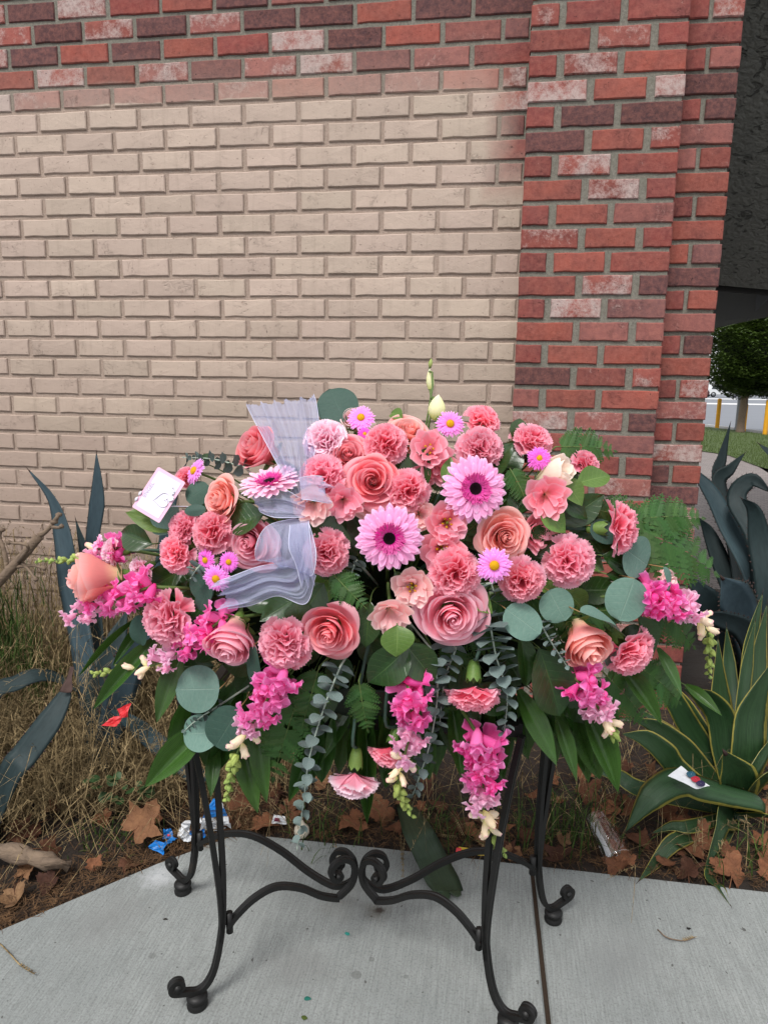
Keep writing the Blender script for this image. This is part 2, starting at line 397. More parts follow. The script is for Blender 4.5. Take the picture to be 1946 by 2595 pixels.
# ---------------- pavement slabs
def mat_concrete():
    m = NT('brushed_concrete'); p = m.pos(); s = m.n('SeparateXYZ', {0: p})
    n = m.noise(2.2, 4, p, .6); f = m.noise(190, 4, p, .8); md = m.noise(26, 6, p, .7)
    rot = m.n('Mapping', {'Vector': p, 'Rotation': (0, 0, math.radians(8)), 'Scale': (230, 9, 1)}).outputs[0]
    br = m.noise(1, 3, rot, .6)
    c = m.mix(m.maprange(n, .3, .7), lin(140, 145, 144), lin(160, 164, 162))
    c = m.mix(m.maprange(br, .38, .7, 0, .55), c, lin(114, 118, 117))
    c = m.mix(m.maprange(md, .52, .78, 0, .5), c, lin(116, 118, 116))
    c = m.mix(m.maprange(f, .48, .68, 0, .6), c, lin(88, 90, 88))
    pit = m.maprange(m.noise(60, 2, p, .4), .735, .75); c = m.mix(m.math('MULTIPLY', pit, .75), c, lin(66, 64, 60))
    def blot(x, y, r, col, k, soft=.5, ns=25, na=.5):
        nonlocal c
        g = onZ(x, y)
        d = m.n('VectorMath', {0: p, 1: (g.x, g.y, 0)}, operation='DISTANCE').outputs['Value']
        d = m.math('ADD', d, m.math('MULTIPLY', m.math('SUBTRACT', m.noise(ns, 4, p, .7), .5), r*na*2))
        c = m.mix(m.maprange(d, r*(1-soft), r, k, 0), c, col)
    blot(345, 1893, .062, lin(206, 208, 212), .55, .9, 60, .7)
    blot(815, 1968, .045, lin(96, 90, 80), .6, .9, 40, .8)
    blot(820, 1967, .018, lin(60, 50, 44), .9, .7, 80, .7)
    blot(770, 2106, .013, lin(98, 99, 97), .55, .2, 20, .1)
    blot(803, 2072, .008, lin(98, 99, 97), .5, .3, 20, .1); blot(877, 2110, .007, lin(98, 99, 97), .5, .3)
    blot(330, 2065, .011, lin(98, 99, 97), .5, .4); blot(455, 1824, .03, lin(112, 104, 92), .6, .8, 40, .8)
    blot(250, 1980, .12, lin(122, 122, 121), .4, .9, 9, .9); blot(640, 2090, .10, lin(118, 118, 117), .4, .9, 12, 1.0)
    blot(1330, 2070, .15, lin(124, 126, 126), .4, .9, 9, .9); blot(740, 1940, .09, lin(120, 118, 113), .4, .9, 14, 1)
    h = m.math('ADD', m.math('MULTIPLY', br, .7), m.math('MULTIPLY', f, .25))
    return m.surf(m.prin(Base_Color=c, Roughness=.88, Specular_IOR_Level=.25, Normal=m.bump(h, .5, .004)))
M_CONC = mat_concrete()
e0 = onZ(-160, 2075); e1 = onZ(0, 2008); e2 = onZ(345, 1863); e3 = onZ(500, 1806); e3b = onZ(540, 1801); e4 = onZ(840, 1832); e5 = onZ(1195, 1873); e6 = onZ(1659, 1925); e7 = onZ(2300, 2000)
jt0 = e4.lerp(e6, .54); jt0 = onZ(1148, 1868); jt1 = onZ(1187, 2225); jd = (jt1-jt0).normalized(); jn = Vector((jd.y, -jd.x, 0))
if jn.x < 0: jn = -jn
GAP = .0055
jb = jt0 + jd*4.2
def slabpoly(pts, name):
    n = len(pts); b = MB(); c = .006
    ctr = sum((Vector(p) for p in pts), Vector())/n
    top = [Vector(p)+(ctr-Vector(p)).normalized()*c for p in pts]; mid = [Vector((p.x, p.y, -c)) for p in pts]; low = [Vector((p.x, p.y, -.12)) for p in pts]
    b.add(top+mid+low, [tuple(range(n-1, -1, -1))] + [(k*n+i, k*n+(i+1) % n, (k+1)*n+(i+1) % n, (k+1)*n+i) for k in range(2) for i in range(n)])
    o = b.build(name, M_CONC, smooth=False)
    # make sure the top looks up
    if o.data.polygons[0].normal.z < 0: o.data.flip_normals()
    return tag(o, kind='structure')
left_far = e0 + (e0-e1).normalized()*2.0
slabpoly([left_far, e0, e1, e2, e3, e3b, e4, jt0-jn*GAP, jb-jn*GAP, Vector((-4, -1.6, 0))], 'pavement')
slabpoly([jt0+jn*GAP, e5, e6, e7, Vector((4.5, -.6, 0)), jb+jn*GAP], 'pavement')
b = MB(); M_DIRT = plain('joint_dirt', lin(62, 52, 44), .95, .1, 0, .5, 200)
b.add([jt0-jn*.02+Vector((0, 0, -.010)), jt0+jn*.02+Vector((0, 0, -.010)), jb+jn*.02+Vector((0, 0, -.010)), jb-jn*.02+Vector((0, 0, -.010))], [(0, 1, 2, 3)])
tag(b.build('joint_dirt', M_DIRT), kind='structure')

# ---------------- planting bed and far ground
def mat_soil():
    m = NT('bed_soil'); p = m.pos(); n = m.noise(30, 6, p, .7); n2 = m.noise(4, 3, p)
    c = m.mix(n, lin(20, 15, 12), lin(60, 45, 35)); c = m.mix(m.maprange(n2, .4, .7, 0, .5), c, lin(38, 32, 24))
    return m.surf(m.prin(Base_Color=c, Roughness=.95, Normal=m.bump(n, 1.0, .02)))
M_SOIL = mat_soil()
def bed_z(x, y):
    t = min(1, max(0, (y-1.62)/1.0)); return -.022 + .10*t*t*(3-2*t)
b = MB(); nx, ny = 90, 40; P = []
for j in range(ny):
    for i in range(nx):
        x = -3.2+7.0*i/(nx-1); y = .6+(4.6-.6)*j/(ny-1)
        P.append((x, y, bed_z(x, y) + .012*math.sin(x*9+y*5)*math.sin(y*11-x*4)*(1 if y > 1.9 else .3) - (.05 if y < 1.4 else 0)))
b.grid(P, nx, ny); tag(b.build('planting_bed', M_SOIL), kind='structure')
def mat_asphalt():
    m = NT('asphalt'); p = m.pos(); n = m.noise(60, 4, p); n2 = m.noise(.35, 3, m.scalevec(p, (1, 5, 1)))
    c = m.mix(n, lin(118, 122, 130), lin(136, 140, 148)); c = m.mix(m.maprange(n2, .3, .7, 0, .5), c, lin(110, 113, 120))
    return m.surf(m.prin(Base_Color=c, Roughness=.9))
b = MB(); b.add([(-400, -60, -.16), (400, -60, -.16), (400, 900, -.16), (-400, 900, -.16)], [(0, 1, 2, 3)]); tag(b.build('car_park', mat_asphalt()), kind='structure')
def gpt(x, y, z=-.05): return onZ(x, y, z)
def mat_pavers():
    m = NT('paver_path'); p = m.pos()
    br = m.n('TexBrick', {'Vector': p, 'Scale': 4.5, 'Color1': lin(150, 138, 134), 'Color2': lin(120, 108, 106), 'Mortar': lin(80, 76, 72), 'Mortar Size': .03})
    return m.surf(m.prin(Base_Color=m.mix(.3, br.outputs[0], m.mix(m.noise(20, 4, p), lin(110, 104, 102), lin(160, 150, 146))), Roughness=.9))
b = MB(); z = -.06
b.add([gpt(1380, 1300, z), gpt(1380, 945, z), gpt(1500, 955, z), gpt(1600, 985, z), gpt(1720, 1060, z), gpt(1900, 1120, z), gpt(1900, 1330, z)], [tuple(range(6, -1, -1))])
o = b.build('paver_path', mat_pavers()); tag(o, kind='structure')
def mat_lawn():
    m = NT('lawn'); p = m.pos(); n = m.noise(14, 5, p, .7)
    return m.surf(m.prin(Base_Color=m.mix(n, lin(52, 74, 28), lin(98, 118, 50)), Roughness=.9, Normal=m.bump(m.noise(60, 3, p), .8, .05)))
M_LAWN = mat_lawn()
lz = -.045
LP = [gpt(1380, 985, lz), gpt(1380, 922, lz), gpt(1530, 922, lz), gpt(1640, 936, lz), gpt(1800, 956, lz), gpt(2200, 985, lz), gpt(2200, 1080, lz), gpt(1900, 1072, lz), gpt(1720, 1030, lz), gpt(1640, 1008, lz), gpt(1570, 982, lz), gpt(1500, 972, lz)]
b = MB(); b.add(LP, [tuple(range(len(LP)-1, -1, -1))]); tag(b.build('lawn', M_LAWN, smooth=False), kind='structure')
# clumped blades on the lawn
b = MB(); rr = np.random.RandomState(3)
for _ in range(9000):
    x = rr.uniform(1500, 1700); y = rr.uniform(926, 1045)
    q = gpt(x, y, lz)
    lim = interp([1500, 1570, 1640, 1720], [972, 982, 1008, 1030], x)
    top = interp([1500, 1530, 1640, 1720], [922, 922, 936, 946], x)
    if not (top+1 < y < lim+1): continue
    h = rr.uniform(.03, .07); a = rr.uniform(0, 6.28); w = .006
    dx, dy = math.cos(a)*w, math.sin(a)*w; lx, ly = rr.uniform(-.03, .03, 2)
    b.add([(q.x-dx, q.y-dy, q.z-.004), (q.x+dx, q.y+dy, q.z-.004), (q.x+lx, q.y+ly, q.z+h)], [(0, 1, 2)])
tag(b.build('lawn_grass', M_LAWN, smooth=False), 'short green grass blades on the lawn beyond the path', 'grass', kind='stuff')
# kerb behind lawn
b = MB(); K = [gpt(1380, 919, -.06), gpt(1530, 919, -.06), gpt(1640, 932, -.06), gpt(1800, 951, -.06), gpt(2200, 978, -.06)]
b.sweep([k+Vector((0, 0, .0)) for k in K], [(-.09, -.12), (.09, -.12), (.09, .03), (-.09, .03)], (0, 0, 1)); tag(b.build('kerb', plain('kerb_concrete', lin(196, 196, 194), .8), smooth=False), kind='structure')
for (ya, yb) in ((868, 871), (858, 860)):
    b = MB(); b.add([onZ(1380, ya, -.15), onZ(1380, yb, -.15), onZ(2300, yb+14, -.15), onZ(2300, ya+15, -.15)], [(0, 1, 2, 3)])
    tag(b.build('parking_line', plain('line_paint', lin(225, 225, 225), .8), smooth=False), kind='structure')
# ================================================================== PLANT MATERIALS
def mat_petal(name, base, mid, edge, trans=.28, streak=.14, var=.10, vein=60, rough=.6, p1=.35, p2=.85, under=None):
    br = lambda c: tuple(min(.985, x/ALB*1.42+k) for x, k in zip(c, (.12, .028, .042))); trans = min(.5, trans*1.55)
    base, mid, edge = br(base), br(mid), br(edge)
    m = NT(name); u, ux, uy = m.uv(); r = m.objrand()
    sv = m.n('VectorMath', {0: m.scalevec(u, (vein, 3, 1)), 1: m.n('CombineXYZ', {0: m.math('MULTIPLY', r, 50)}).outputs[0]}, operation='ADD').outputs[0]
    s = m.noise(1, 2, sv)
    g = m.math('ADD', uy, m.math('MULTIPLY', m.math('SUBTRACT', s, .5), .25))
    c = m.ramp(g, [(0, base), (p1, mid), (p2, mid), (1, edge)])
    c = m.mix(m.math('MULTIPLY', m.maprange(s, .4, .7), streak), c, tuple(x*.72 for x in mid))
    if under:
        bf = m.n('NewGeometry').outputs['Backfacing']
        c = m.mix(bf, c, under)
    hsv = m.n('HueSaturation', {'Color': c, 'Hue': m.maprange(r, 0, 1, .492, .508), 'Saturation': m.maprange(r, 0, 1, 1-var, 1+var), 'Value': m.maprange(m.math('FRACT', m.math('MULTIPLY', r, 7.3)), 0, 1, 1-var, 1+var)}).outputs[0]
    pb = m.prin(Base_Color=hsv, Roughness=rough, Specular_IOR_Level=.22, Normal=m.bump(s, .12, .002))
    tb = m.n('BsdfTranslucent', {'Color': hsv}).outputs[0]
    return m.surf(m.n('MixShader', {0: trans, 1: pb, 2: tb}).outputs[0])
def mat_leaf(name, c1, c2, vein=None, rough=.42, spec=.4, nv=9, under=None, trans=.12, ribs=False, edge=None, edgew=.9, vs=.6, var=.14):
    m = NT(name); u, ux, uy = m.uv(); r = m.objrand(); p = m.n('TexCoord').outputs['Object']
    n = m.noise(5, 4, m.scalevec(u, (2, 3, 1)))
    c = m.mix(n, c1, c2)
    ax = m.math('ABSOLUTE', m.math('SUBTRACT', m.math('MULTIPLY', ux, 2), 1))      # 0 midrib .. 1 margin
    hgt = n
    if vein:
        mid = m.maprange(ax, 0.0, .045, 1, 0)
        side = m.math('FRACT', m.math('ADD', m.math('MULTIPLY', m.math('SUBTRACT', uy, m.math('MULTIPLY', ax, .16)), nv), m.math('MULTIPLY', n, .2)))
        side = m.math('ABSOLUTE', m.math('SUBTRACT', side, .5)); sv = m.maprange(side, 0.0, .06, .55, 0)
        v = m.math('MAXIMUM', mid, sv)
        c = m.mix(m.math('MULTIPLY', v, vs), c, vein); hgt = m.math('SUBTRACT', m.math('MULTIPLY', n, .3), v)
    if ribs:
        w = m.n('TexWave', {'Vector': m.scalevec(u, (1, .001, 1)), 'Scale': 9.0, 'Distortion': .3}, wave_profile='SIN').outputs[1]
        w2 = m.noise(1, 2, m.scalevec(u, (60, 1.2, 1)))
        c = m.mix(m.maprange(w2, .42, .62, 0, .45), c, tuple(x*1.7 for x in c2)); hgt = m.math('ADD', m.math('MULTIPLY', w, 1.6), w2)
    if edge:
        k = m.math('ADD', ax, m.math('MULTIPLY', m.math('SUBTRACT', m.noise(1, 2, m.scalevec(u, (1, 14, 1))), .5), .12))
        c = m.mix(m.maprange(k, edgew-.05, edgew+.02), c, edge)
    if under:
        bf = m.n('NewGeometry').outputs['Backfacing']; c = m.mix(bf, c, under)
    c = m.n('HueSaturation', {'Color': c, 'Hue': m.maprange(r, 0, 1, .488, .512), 'Value': m.maprange(m.math('FRACT', m.math('MULTIPLY', r, 5.7)), 0, 1, 1-var, 1+var)}).outputs[0]
    pb = m.prin(Base_Color=c, Roughness=rough, Specular_IOR_Level=spec, Normal=m.bump(hgt, .35, .0015))
    tb = m.n('BsdfTranslucent', {'Color': m.mix(.4, c, lin(120, 160, 40))}).outputs[0]
    return m.surf(m.n('MixShader', {0: trans, 1: pb, 2: tb}).outputs[0])
L_ = lin
MP = {
 'rose_pink': mat_petal('rose_pink_petal', L_(238, 180, 150), L_(243, 130, 146), L_(246, 172, 182), p2=.7),
 'rose_coral': mat_petal('rose_coral_petal', L_(240, 160, 124), L_(243, 118, 128), L_(244, 156, 160), p2=.7),
 'rose_peach': mat_petal('rose_peach_petal', L_(244, 190, 140), L_(243, 138, 128), L_(246, 170, 164), p2=.7),
 'rose_pale': mat_petal('rose_pale_petal', L_(236,200,150), L_(236,168,166), L_(242,200,196)),
 'carn': mat_petal('carnation_petal', L_(230, 68, 98), L_(247, 108, 130), L_(252, 164, 176), .32, .12, .08, 40, .7, .4, .72),
 'carn_pale': mat_petal('pale_carnation_petal', L_(240, 110, 134), L_(247, 142, 160), L_(252, 198, 206), .25, .3, .08, 40, .7, .4, .7),
 'gerb': mat_petal('gerbera_petal', L_(222, 104, 156), L_(240, 146, 186), L_(246, 182, 206), .22, .35, .06, 14, .5),
 'gerb_pale': mat_petal('pale_gerbera_petal', L_(226, 130, 162), L_(243, 166, 186), L_(248, 198, 208), .22, .3, .06, 14, .5),
 'lis': mat_petal('lisianthus_petal', L_(214, 160, 140), L_(230, 132, 146), L_(238, 164, 174), .3, .3, .08, 50, .6),
 'lis_pale': mat_petal('pale_lisianthus_petal', L_(230, 190, 166), L_(236, 166, 164), L_(243, 194, 188), .3, .25, .08, 50, .6),
 'lis_white': mat_petal('cream_lisianthus_petal', L_(212, 214, 176), L_(230, 198, 182), L_(236, 206, 196), .3, .2, .05, 50, .6),
 'lis_green': mat_petal('green_bud_petal', L_(190,204,120), L_(226,230,176), L_(236,230,196), .3, .2, .05, 50, .6),
 'aster': mat_petal('aster_petal', L_(204, 90, 176), L_(222, 130, 200), L_(238, 182, 222), .2, .3, .08, 8, .6),
 'aster_deep': mat_petal('deep_aster_petal', L_(190,50,160), L_(216,90,186), L_(232,140,210), .2, .3, .08, 8, .6),
 'snap': mat_petal('snapdragon_petal', L_(218,66,140), L_(236,92,160), L_(243,142,188), .3, .3, .10, 20, .6),
 'snap_pale': mat_petal('pale_snapdragon_petal', L_(232,150,180), L_(240,160,186), L_(246,190,204), .3, .25, .10, 20, .6),
 'snap_bud': mat_petal('snapdragon_bud_petal', L_(204,212,140), L_(232,200,176), L_(232,150,164), .3, .2, .10, 20, .6),
}
M_SALAL = mat_leaf('salal_leaf', L_(26,52,20), L_(52,86,35), L_(86,118,60), .30, .55, 8, under=L_(104,128,62))
M_SALAL_L = mat_leaf('light_salal_leaf', L_(78,112,46), L_(112,142,64), L_(150,176,100), .42, .4, 8, under=L_(120,146,76))
M_EUC = mat_leaf('silver_dollar_leaf', L_(92,126,114), L_(122,152,140), L_(164,186,170), .55, .25, 6, trans=.06, vs=.25)
M_EUC_D = mat_leaf('dark_silver_dollar_leaf', L_(50,78,68), L_(72,100,88), L_(110,134,120), .6, .25, 6, trans=.06, vs=.25)
M_BABY = mat_leaf('baby_eucalyptus_leaf', L_(80,100,96), L_(146,162,160), L_(176,188,186), .65, .2, 5, trans=.06, vs=.3)
M_FERN = mat_leaf('fern_leaf', L_(34,68,25), L_(72,114,48), None, .5, .35, under=L_(70,100,54), trans=.15)
M_STRAP = mat_leaf('strap_leaf', L_(30,62,22), L_(64,102,38), None, .30, .55, ribs=True, trans=.12, under=L_(70,104,56))
M_STEM = plain('green_stem', L_(96,118,62), .6); M_STEM_D = plain('blue_green_stem', L_(70,96,84), .6); M_STEM_W = plain('waxy_stem', L_(176,190,176), .7)
M_TWIG = plain('brown_twig', L_(150,120,78), .7)
M_CALYX = mat_leaf('calyx_green', L_(84,120,50), L_(128,156,80), None, .5, .3, trans=.05)
M_BUDG = mat_leaf('green_bud', L_(150,176,80), L_(192,206,120), None, .5, .3, trans=.12)
M_DISC_D = plain('gerbera_disc', L_(36,4,20), .8, .2, 0, .6, 900); M_DISC_M = mat_petal('gerbera_fringe', L_(120,16,84), L_(176,44,128), L_(214,100,168), .15, .3, .12, 6, .6)
M_YEL = plain('yellow_disc', L_(226,170,24), .8, .2, 0, .4, 900); M_PIST = plain('pistil', L_(120,130,40), .6)

# ================================================================== FLOWER SHAPES (unit radius, looking along +Z)
GA = 2.399963
def rose_petals(openk, seed, N=30, wavy=.03, tall=1.0):
    r = random.Random(seed); out = []
    for i in range(N):
        t = (i/(N-1)); a0 = i*GA + r.uniform(-.3, .3)
        hw = lerp(2.0, .9, min(1, t*1.6)) if t < .5 else lerp(1.1, .95, (t-.5)*2)
        if openk < .5: hw = lerp(2.0, 1.25, t)
        hw *= r.uniform(.88, 1.12)
        Rm = ((.06 + .94*t**.9) if openk > .5 else (.08 + .72*t**.8))*r.uniform(.95, 1.05)
        rb = .04 + .26*t
        zb = -.95 - .02*t; zt = lerp(.30, .30 - .62*openk, t**1.5)*tall + r.uniform(-.03, .03)
        flare = max(0, (t-.22)/.78)*openk; curl = (.05 + .26*flare)*r.uniform(.4, 1.6)
        nu, nv = (11, 9) if t > .25 else (13, 7); V = []; U = []; ph = r.uniform(0, 6.28)
        for j in range(nv):
            v = j/(nv-1)
            for k in range(nu):
                u = k/(nu-1)*2-1
                ed = 1 - .20*abs(u)**2.6 - .05*abs(u)       # rounded outline
                vv = v*ed
                # cup shape: swells early, straight up, then flares
                g = (1-math.cos(min(1, vv*1.25)*math.pi))/2
                rad = lerp(rb, Rm*lerp(.78, 1.0, flare), g)
                rad -= (1-flare)*.10*Rm*max(0, vv-.55)        # inner petals lean in
                tip = max(0, vv-.70)/.30
                rad += flare*.10*tip**2 + curl*.35*tip**2
                z = lerp(zb, zt, vv**lerp(.9, .8, t)) - curl*tip**2.2*.8
                ang = a0 + u*hw*lerp(.72, 1.0, min(1, vv*1.8))*lerp(1.0, .92, v)
                rad += .055*u*lerp(1, .5, t) + wavy*1.4*math.sin(3*u+ph)*vv**2*lerp(.25, 1, t)
                z += wavy*.9*math.sin(4.2*u+ph*2)*vv**2*lerp(.3, 1, t) - .06*flare*abs(u)**2*tip
                V.append((rad*math.cos(ang), rad*math.sin(ang), z)); U.append((k/(nu-1), v))
        b = MB(); b.grid(V, nu, nv, U); out.append(b.mesh('petal'))
    return out
def sepal_mesh():
    b = MB(); V = []; U = []
    for j in range(6):
        v = j/5; w = .16*(1-v)**.8*(1 if v > 0 else .6)
        for k in range(3):
            u = k-1; V.append((u*w, .16 + .42*math.sin(v*1.6), -.98 + .10*v + .35*v*v - .3*v**3 + .05*abs(u)*(1-v))); U.append((k/2, v))
    b.grid(V, 3, 6, U); return b.mesh('sepal')
def ball_mesh(name, prof, n=12):
    b = MB(); b.lathe(prof, n); return b.mesh(name)
ROSE_OPEN = [rose_petals(1.0, 3, 32), rose_petals(.85, 9, 30), rose_petals(.95, 21, 34, .045)]
ROSE_HALF = [rose_petals(.45, 5, 19, .025, 1.15), rose_petals(.38, 14, 17, .025, 1.2)]
SEPAL = sepal_mesh(); HIP = ball_mesh('hip', [(.02, -1.38), (.10, -1.34), (.15, -1.2), (.2, -1.06), (.22, -.98), (.3, -.86), (.05, -.8)])
def carn_petal(b, phi, az, ln, wd, r, nu=15, nv=6, ruff=.10, z0=-.45):
    d = Vector((math.sin(phi)*math.cos(az), math.sin(phi)*math.sin(az), math.cos(phi)))
    s = Vector((-math.sin(az), math.cos(az), 0)); nrm = d.cross(s)
    ph = r.uniform(0, 6.28); kf = r.choice((3.4, 4.4, 5.4)); V = []; U = []; tw = r.uniform(-.5, .5)
    for j in range(nv):
        v = j/(nv-1)
        for k in range(nu):
            u = k/(nu-1)*2-1
            fan = wd*u*(.12 + .88*v**.9)
            L = ln*v*(1-.12*u*u)
            if j == nv-1: L += ln*(.022 if k % 2 else -.022) + r.uniform(-.02, .02)
            p = d*(L*math.cos(fan*.6)) + s*(math.sin(fan)*L + tw*.1*v*v)
            p += nrm*(ruff*math.sin(kf*u+ph)*v**2.2 + ruff*.5*math.sin(kf*1.9*u+ph*2)*v**3 + .18*ln*max(0, v-.5)**1.5*(1 if phi > .8 else -.4)*-1 + tw*.12*v*v*u)
            V.append(p + Vector((0, 0, z0))); U.append((k/(nu-1), v))
    b.grid(V, nu, nv, U)
def carnation(seed, flat=1.0):
    r = random.Random(seed); core = MB(); outer = []
    n = 34
    for i in range(n):
        t = (i+.5)/n; phi = lerp(.08, 1.12, t**.62)*flat + r.uniform(-.09, .09)
        carn_petal(core, phi, i*GA + r.uniform(-.2, .2), lerp(.92, 1.0, t)*r.uniform(.86, 1.05), lerp(.58, .70, t), r, 23, 6, lerp(.13, .12, t))
    for i in range(9):
        b = MB(); carn_petal(b, lerp(1.22, 1.5, (i % 2))*flat + r.uniform(-.1, .12), i*6.283/9 + r.uniform(-.12, .12), r.uniform(.98, 1.12), .60, r, 23, 7, .085)
        outer.append(b.mesh('petal'))
    return core.mesh('bloom'), outer
CARN = [carnation(s, f) for s, f in ((2, 1.0), (8, 1.0), (15, .95), (23, 1.05))]
CARN_DROOP = [carnation(31, .86), carnation(37, .8)]
def carn_calyx():
    b = MB(); n = 14; V = []; prof = [(.05, -1.42), (.17, -1.36), (.24, -1.15), (.27, -.9), (.29, -.66)]
    for j, (q, z) in enumerate(prof):
        for k in range(n):
            a = k*6.2832/n; zz = z + (.08*(1 if k % 2 else -1) if j == len(prof)-1 else 0)
            V.append((q*math.cos(a), q*math.sin(a), zz))
    F = [(j*n+i, j*n+(i+1) % n, (j+1)*n+(i+1) % n, (j+1)*n+i) for j in range(len(prof)-1) for i in range(n)]
    b.add(V, F, [(k/n, j/4) for j in range(5) for k in range(n)]); return b.mesh('calyx')
CALYX = carn_calyx()
def strap(b, az, r0, r1, w, z0, z1, droop, grooves=2, nu=7, nv=7, tipk=.5, twist=0, sag=0):
    c, s = math.cos(az), math.sin(az); V = []; U = []
    for j in range(nv):
        v = j/(nv-1); ww = w*(math.sin(min(1, v*1.5+.25)*math.pi/2)**.8)*(1 if v < .72 else math.sqrt(max(.02, 1-((v-.72)/.285)**2.2)))
        for k in range(nu):
            u = k/(nu-1)*2-1
            rr_ = lerp(r0, r1, v) ; x = u*ww
            z = lerp(z0, z1, v) - droop*v*v + (w*.16*math.cos(u*math.pi*grooves) - w*.25*(u*u))*(1-.5*v) + twist*u*ww*v
            V.append((c*rr_-s*x, s*rr_+c*x, z)); U.append((k/(nu-1), v))
    b.grid(V, nu, nv, U)
def gerbera(seed, lift=.0):
    r = random.Random(seed); rays = []
    for layer, (n, r1, z0, z1, dr) in enumerate(((24, 1.0, -.06, -.05+lift, .16), (22, .93, -.01, .06+lift, .13), (14, .74, .03, .12+lift, .08))):
        for i in range(n):
            b = MB(); a = (i + .5*(layer % 2))/n*6.2832 + r.uniform(-.05, .05)
            strap(b, a, .24, r1*r.uniform(.94, 1.04), .112*r.uniform(.9, 1.1)*(1 if layer < 2 else .72), z0+r.uniform(-.01, .01), z1+r.uniform(-.03, .03), dr*r.uniform(.5, 1.4), 2, 7, 8, twist=r.uniform(-.25, .25))
            rays.append(b.mesh('ray_petal'))
    f = MB()
    for i in range(260):
        q = math.sqrt(r.uniform(.04, .19)); a = r.uniform(0, 6.283)
        strap(f, a, q*.85, q+.07*r.uniform(.7, 1.3), .014, .05+.05*(1-q*2.5), .13+.04*r.random(), -.02, 1, 3, 4)
    d = MB()
    d.lathe([(.47, 0), (.42, .05), (.3, .07), (.2, .075), (.18, .06)], 20); d2 = MB(); d2.lathe([(.215, .07), (.18, .062), (.1, .03), (.001, .015)], 20)
    e = d2
    for i in range(120):
        q = math.sqrt(i/120)*.19; a = i*GA; x, y = q*math.cos(a), q*math.sin(a); h = .055+.05*(q/.19)
        e.add([(x-.012, y-.01, .02), (x+.012, y-.01, .02), (x, y+.013, .02), (x, y, h+.03)], [(0, 1, 3), (1, 2, 3), (2, 0, 3)])
    return rays, f.mesh('fringe'), d.mesh('disc'), e.mesh('disc_florets')
GERB = [gerbera(4), gerbera(12), gerbera(19, .18)]
def lisi(seed, openk, n=(5, 4), wavy=.10):
    r = random.Random(seed); out = []; tot = sum(n); c = 0
    for L, m_ in enumerate(n):
        for i in range(m_):
            t = (L+.5)/len(n); a0 = i*6.2832/m_ + L*.6 + r.uniform(-.15, .15); hw = .80*r.uniform(.9, 1.1)
            Rm = lerp(.42, 1.0, t) if openk > .4 else lerp(.25, .62, t); zt = lerp(.30, .25-.35*openk, t); V = []; U = []; nu, nv = 13, 9; ph = r.uniform(0, 6.28)
            fl = openk*lerp(.45, 1, t)
            for j in range(nv):
                v = j/(nv-1)
                for k in range(nu):
                    u = k/(nu-1)*2-1; vv = v*(1-.16*abs(u)**3)
                    g = vv**1.1; rad = lerp(.05, Rm, g) + fl*.12*max(0, vv-.6)**1.2
                    if openk < .3: rad = lerp(.05, Rm, math.sin(min(1, vv*1.15)*1.9))*.95
                    z = lerp(-1.0, zt, vv**.75) - fl*.35*max(0, vv-.62)
                    wv = wavy*vv**2.2*(math.sin(5*u+ph)+.5*math.sin(9*u+2*ph))
                    ang = a0 + u*hw*(.75+.25*v)
                    V.append(((rad+wv*.7+.05*u)*math.cos(ang), (rad+wv*.7+.05*u)*math.sin(ang), z+wv*.7)); U.append((k/(nu-1), v))
            b = MB(); b.grid(V, nu, nv, U); out.append(b.mesh('petal')); c += 1
    return out
LIS_OPEN = [lisi(3, 1.0, (4, 5)), lisi(7, .8, (3, 4, 5), .12), lisi(16, .9, (5,), .08)]
LIS_ROS = [lisi(11, .55, (3, 4, 5), .12), lisi(29, .6, (2, 4, 5), .14)]
LIS_BUD = [lisi(5, .0, (3, 4), .03)]
PISTIL = ball_mesh('pistil', [(.03, -.8), (.04, -.35), (.08, -.25), (.06, -.18), (.001, -.16)], 8)
def aster(seed, full=False):
    r = random.Random(seed); b = MB()
    for (n, r1, z1) in (((30, 1.0, .0), (26, .86, .12), (20, .68, .22)) + (((18, .5, .3), (14, .34, .34)) if full else ())):
        for i in range(n):
            strap(b, i/n*6.283 + r.uniform(-.08, .08), .18 if not full else .08, r1*r.uniform(.9, 1.07), .085, .05, z1+r.uniform(-.04, .05), .08, 1, 3, 6)
    d = MB(); d.lathe([(.28, .0), (.27, .14), (.2, .22), (.1, .26), (.001, .27)], 14)
    for i in range(60):
        q = math.sqrt(i/60)*.27; a = i*GA; x, y = q*math.cos(a), q*math.sin(a); h = .26-.1*(q/.27)**2
        d.add([(x-.025, y-.02, h-.04), (x+.025, y-.02, h-.04), (x, y+.027, h-.04), (x*1.05, y*1.05, h+.07)], [(0, 1, 3), (1, 2, 3), (2, 0, 3)])
    return b.mesh('petals'), d.mesh('disc')
ASTER = [aster(2), aster(6), aster(9, True)]
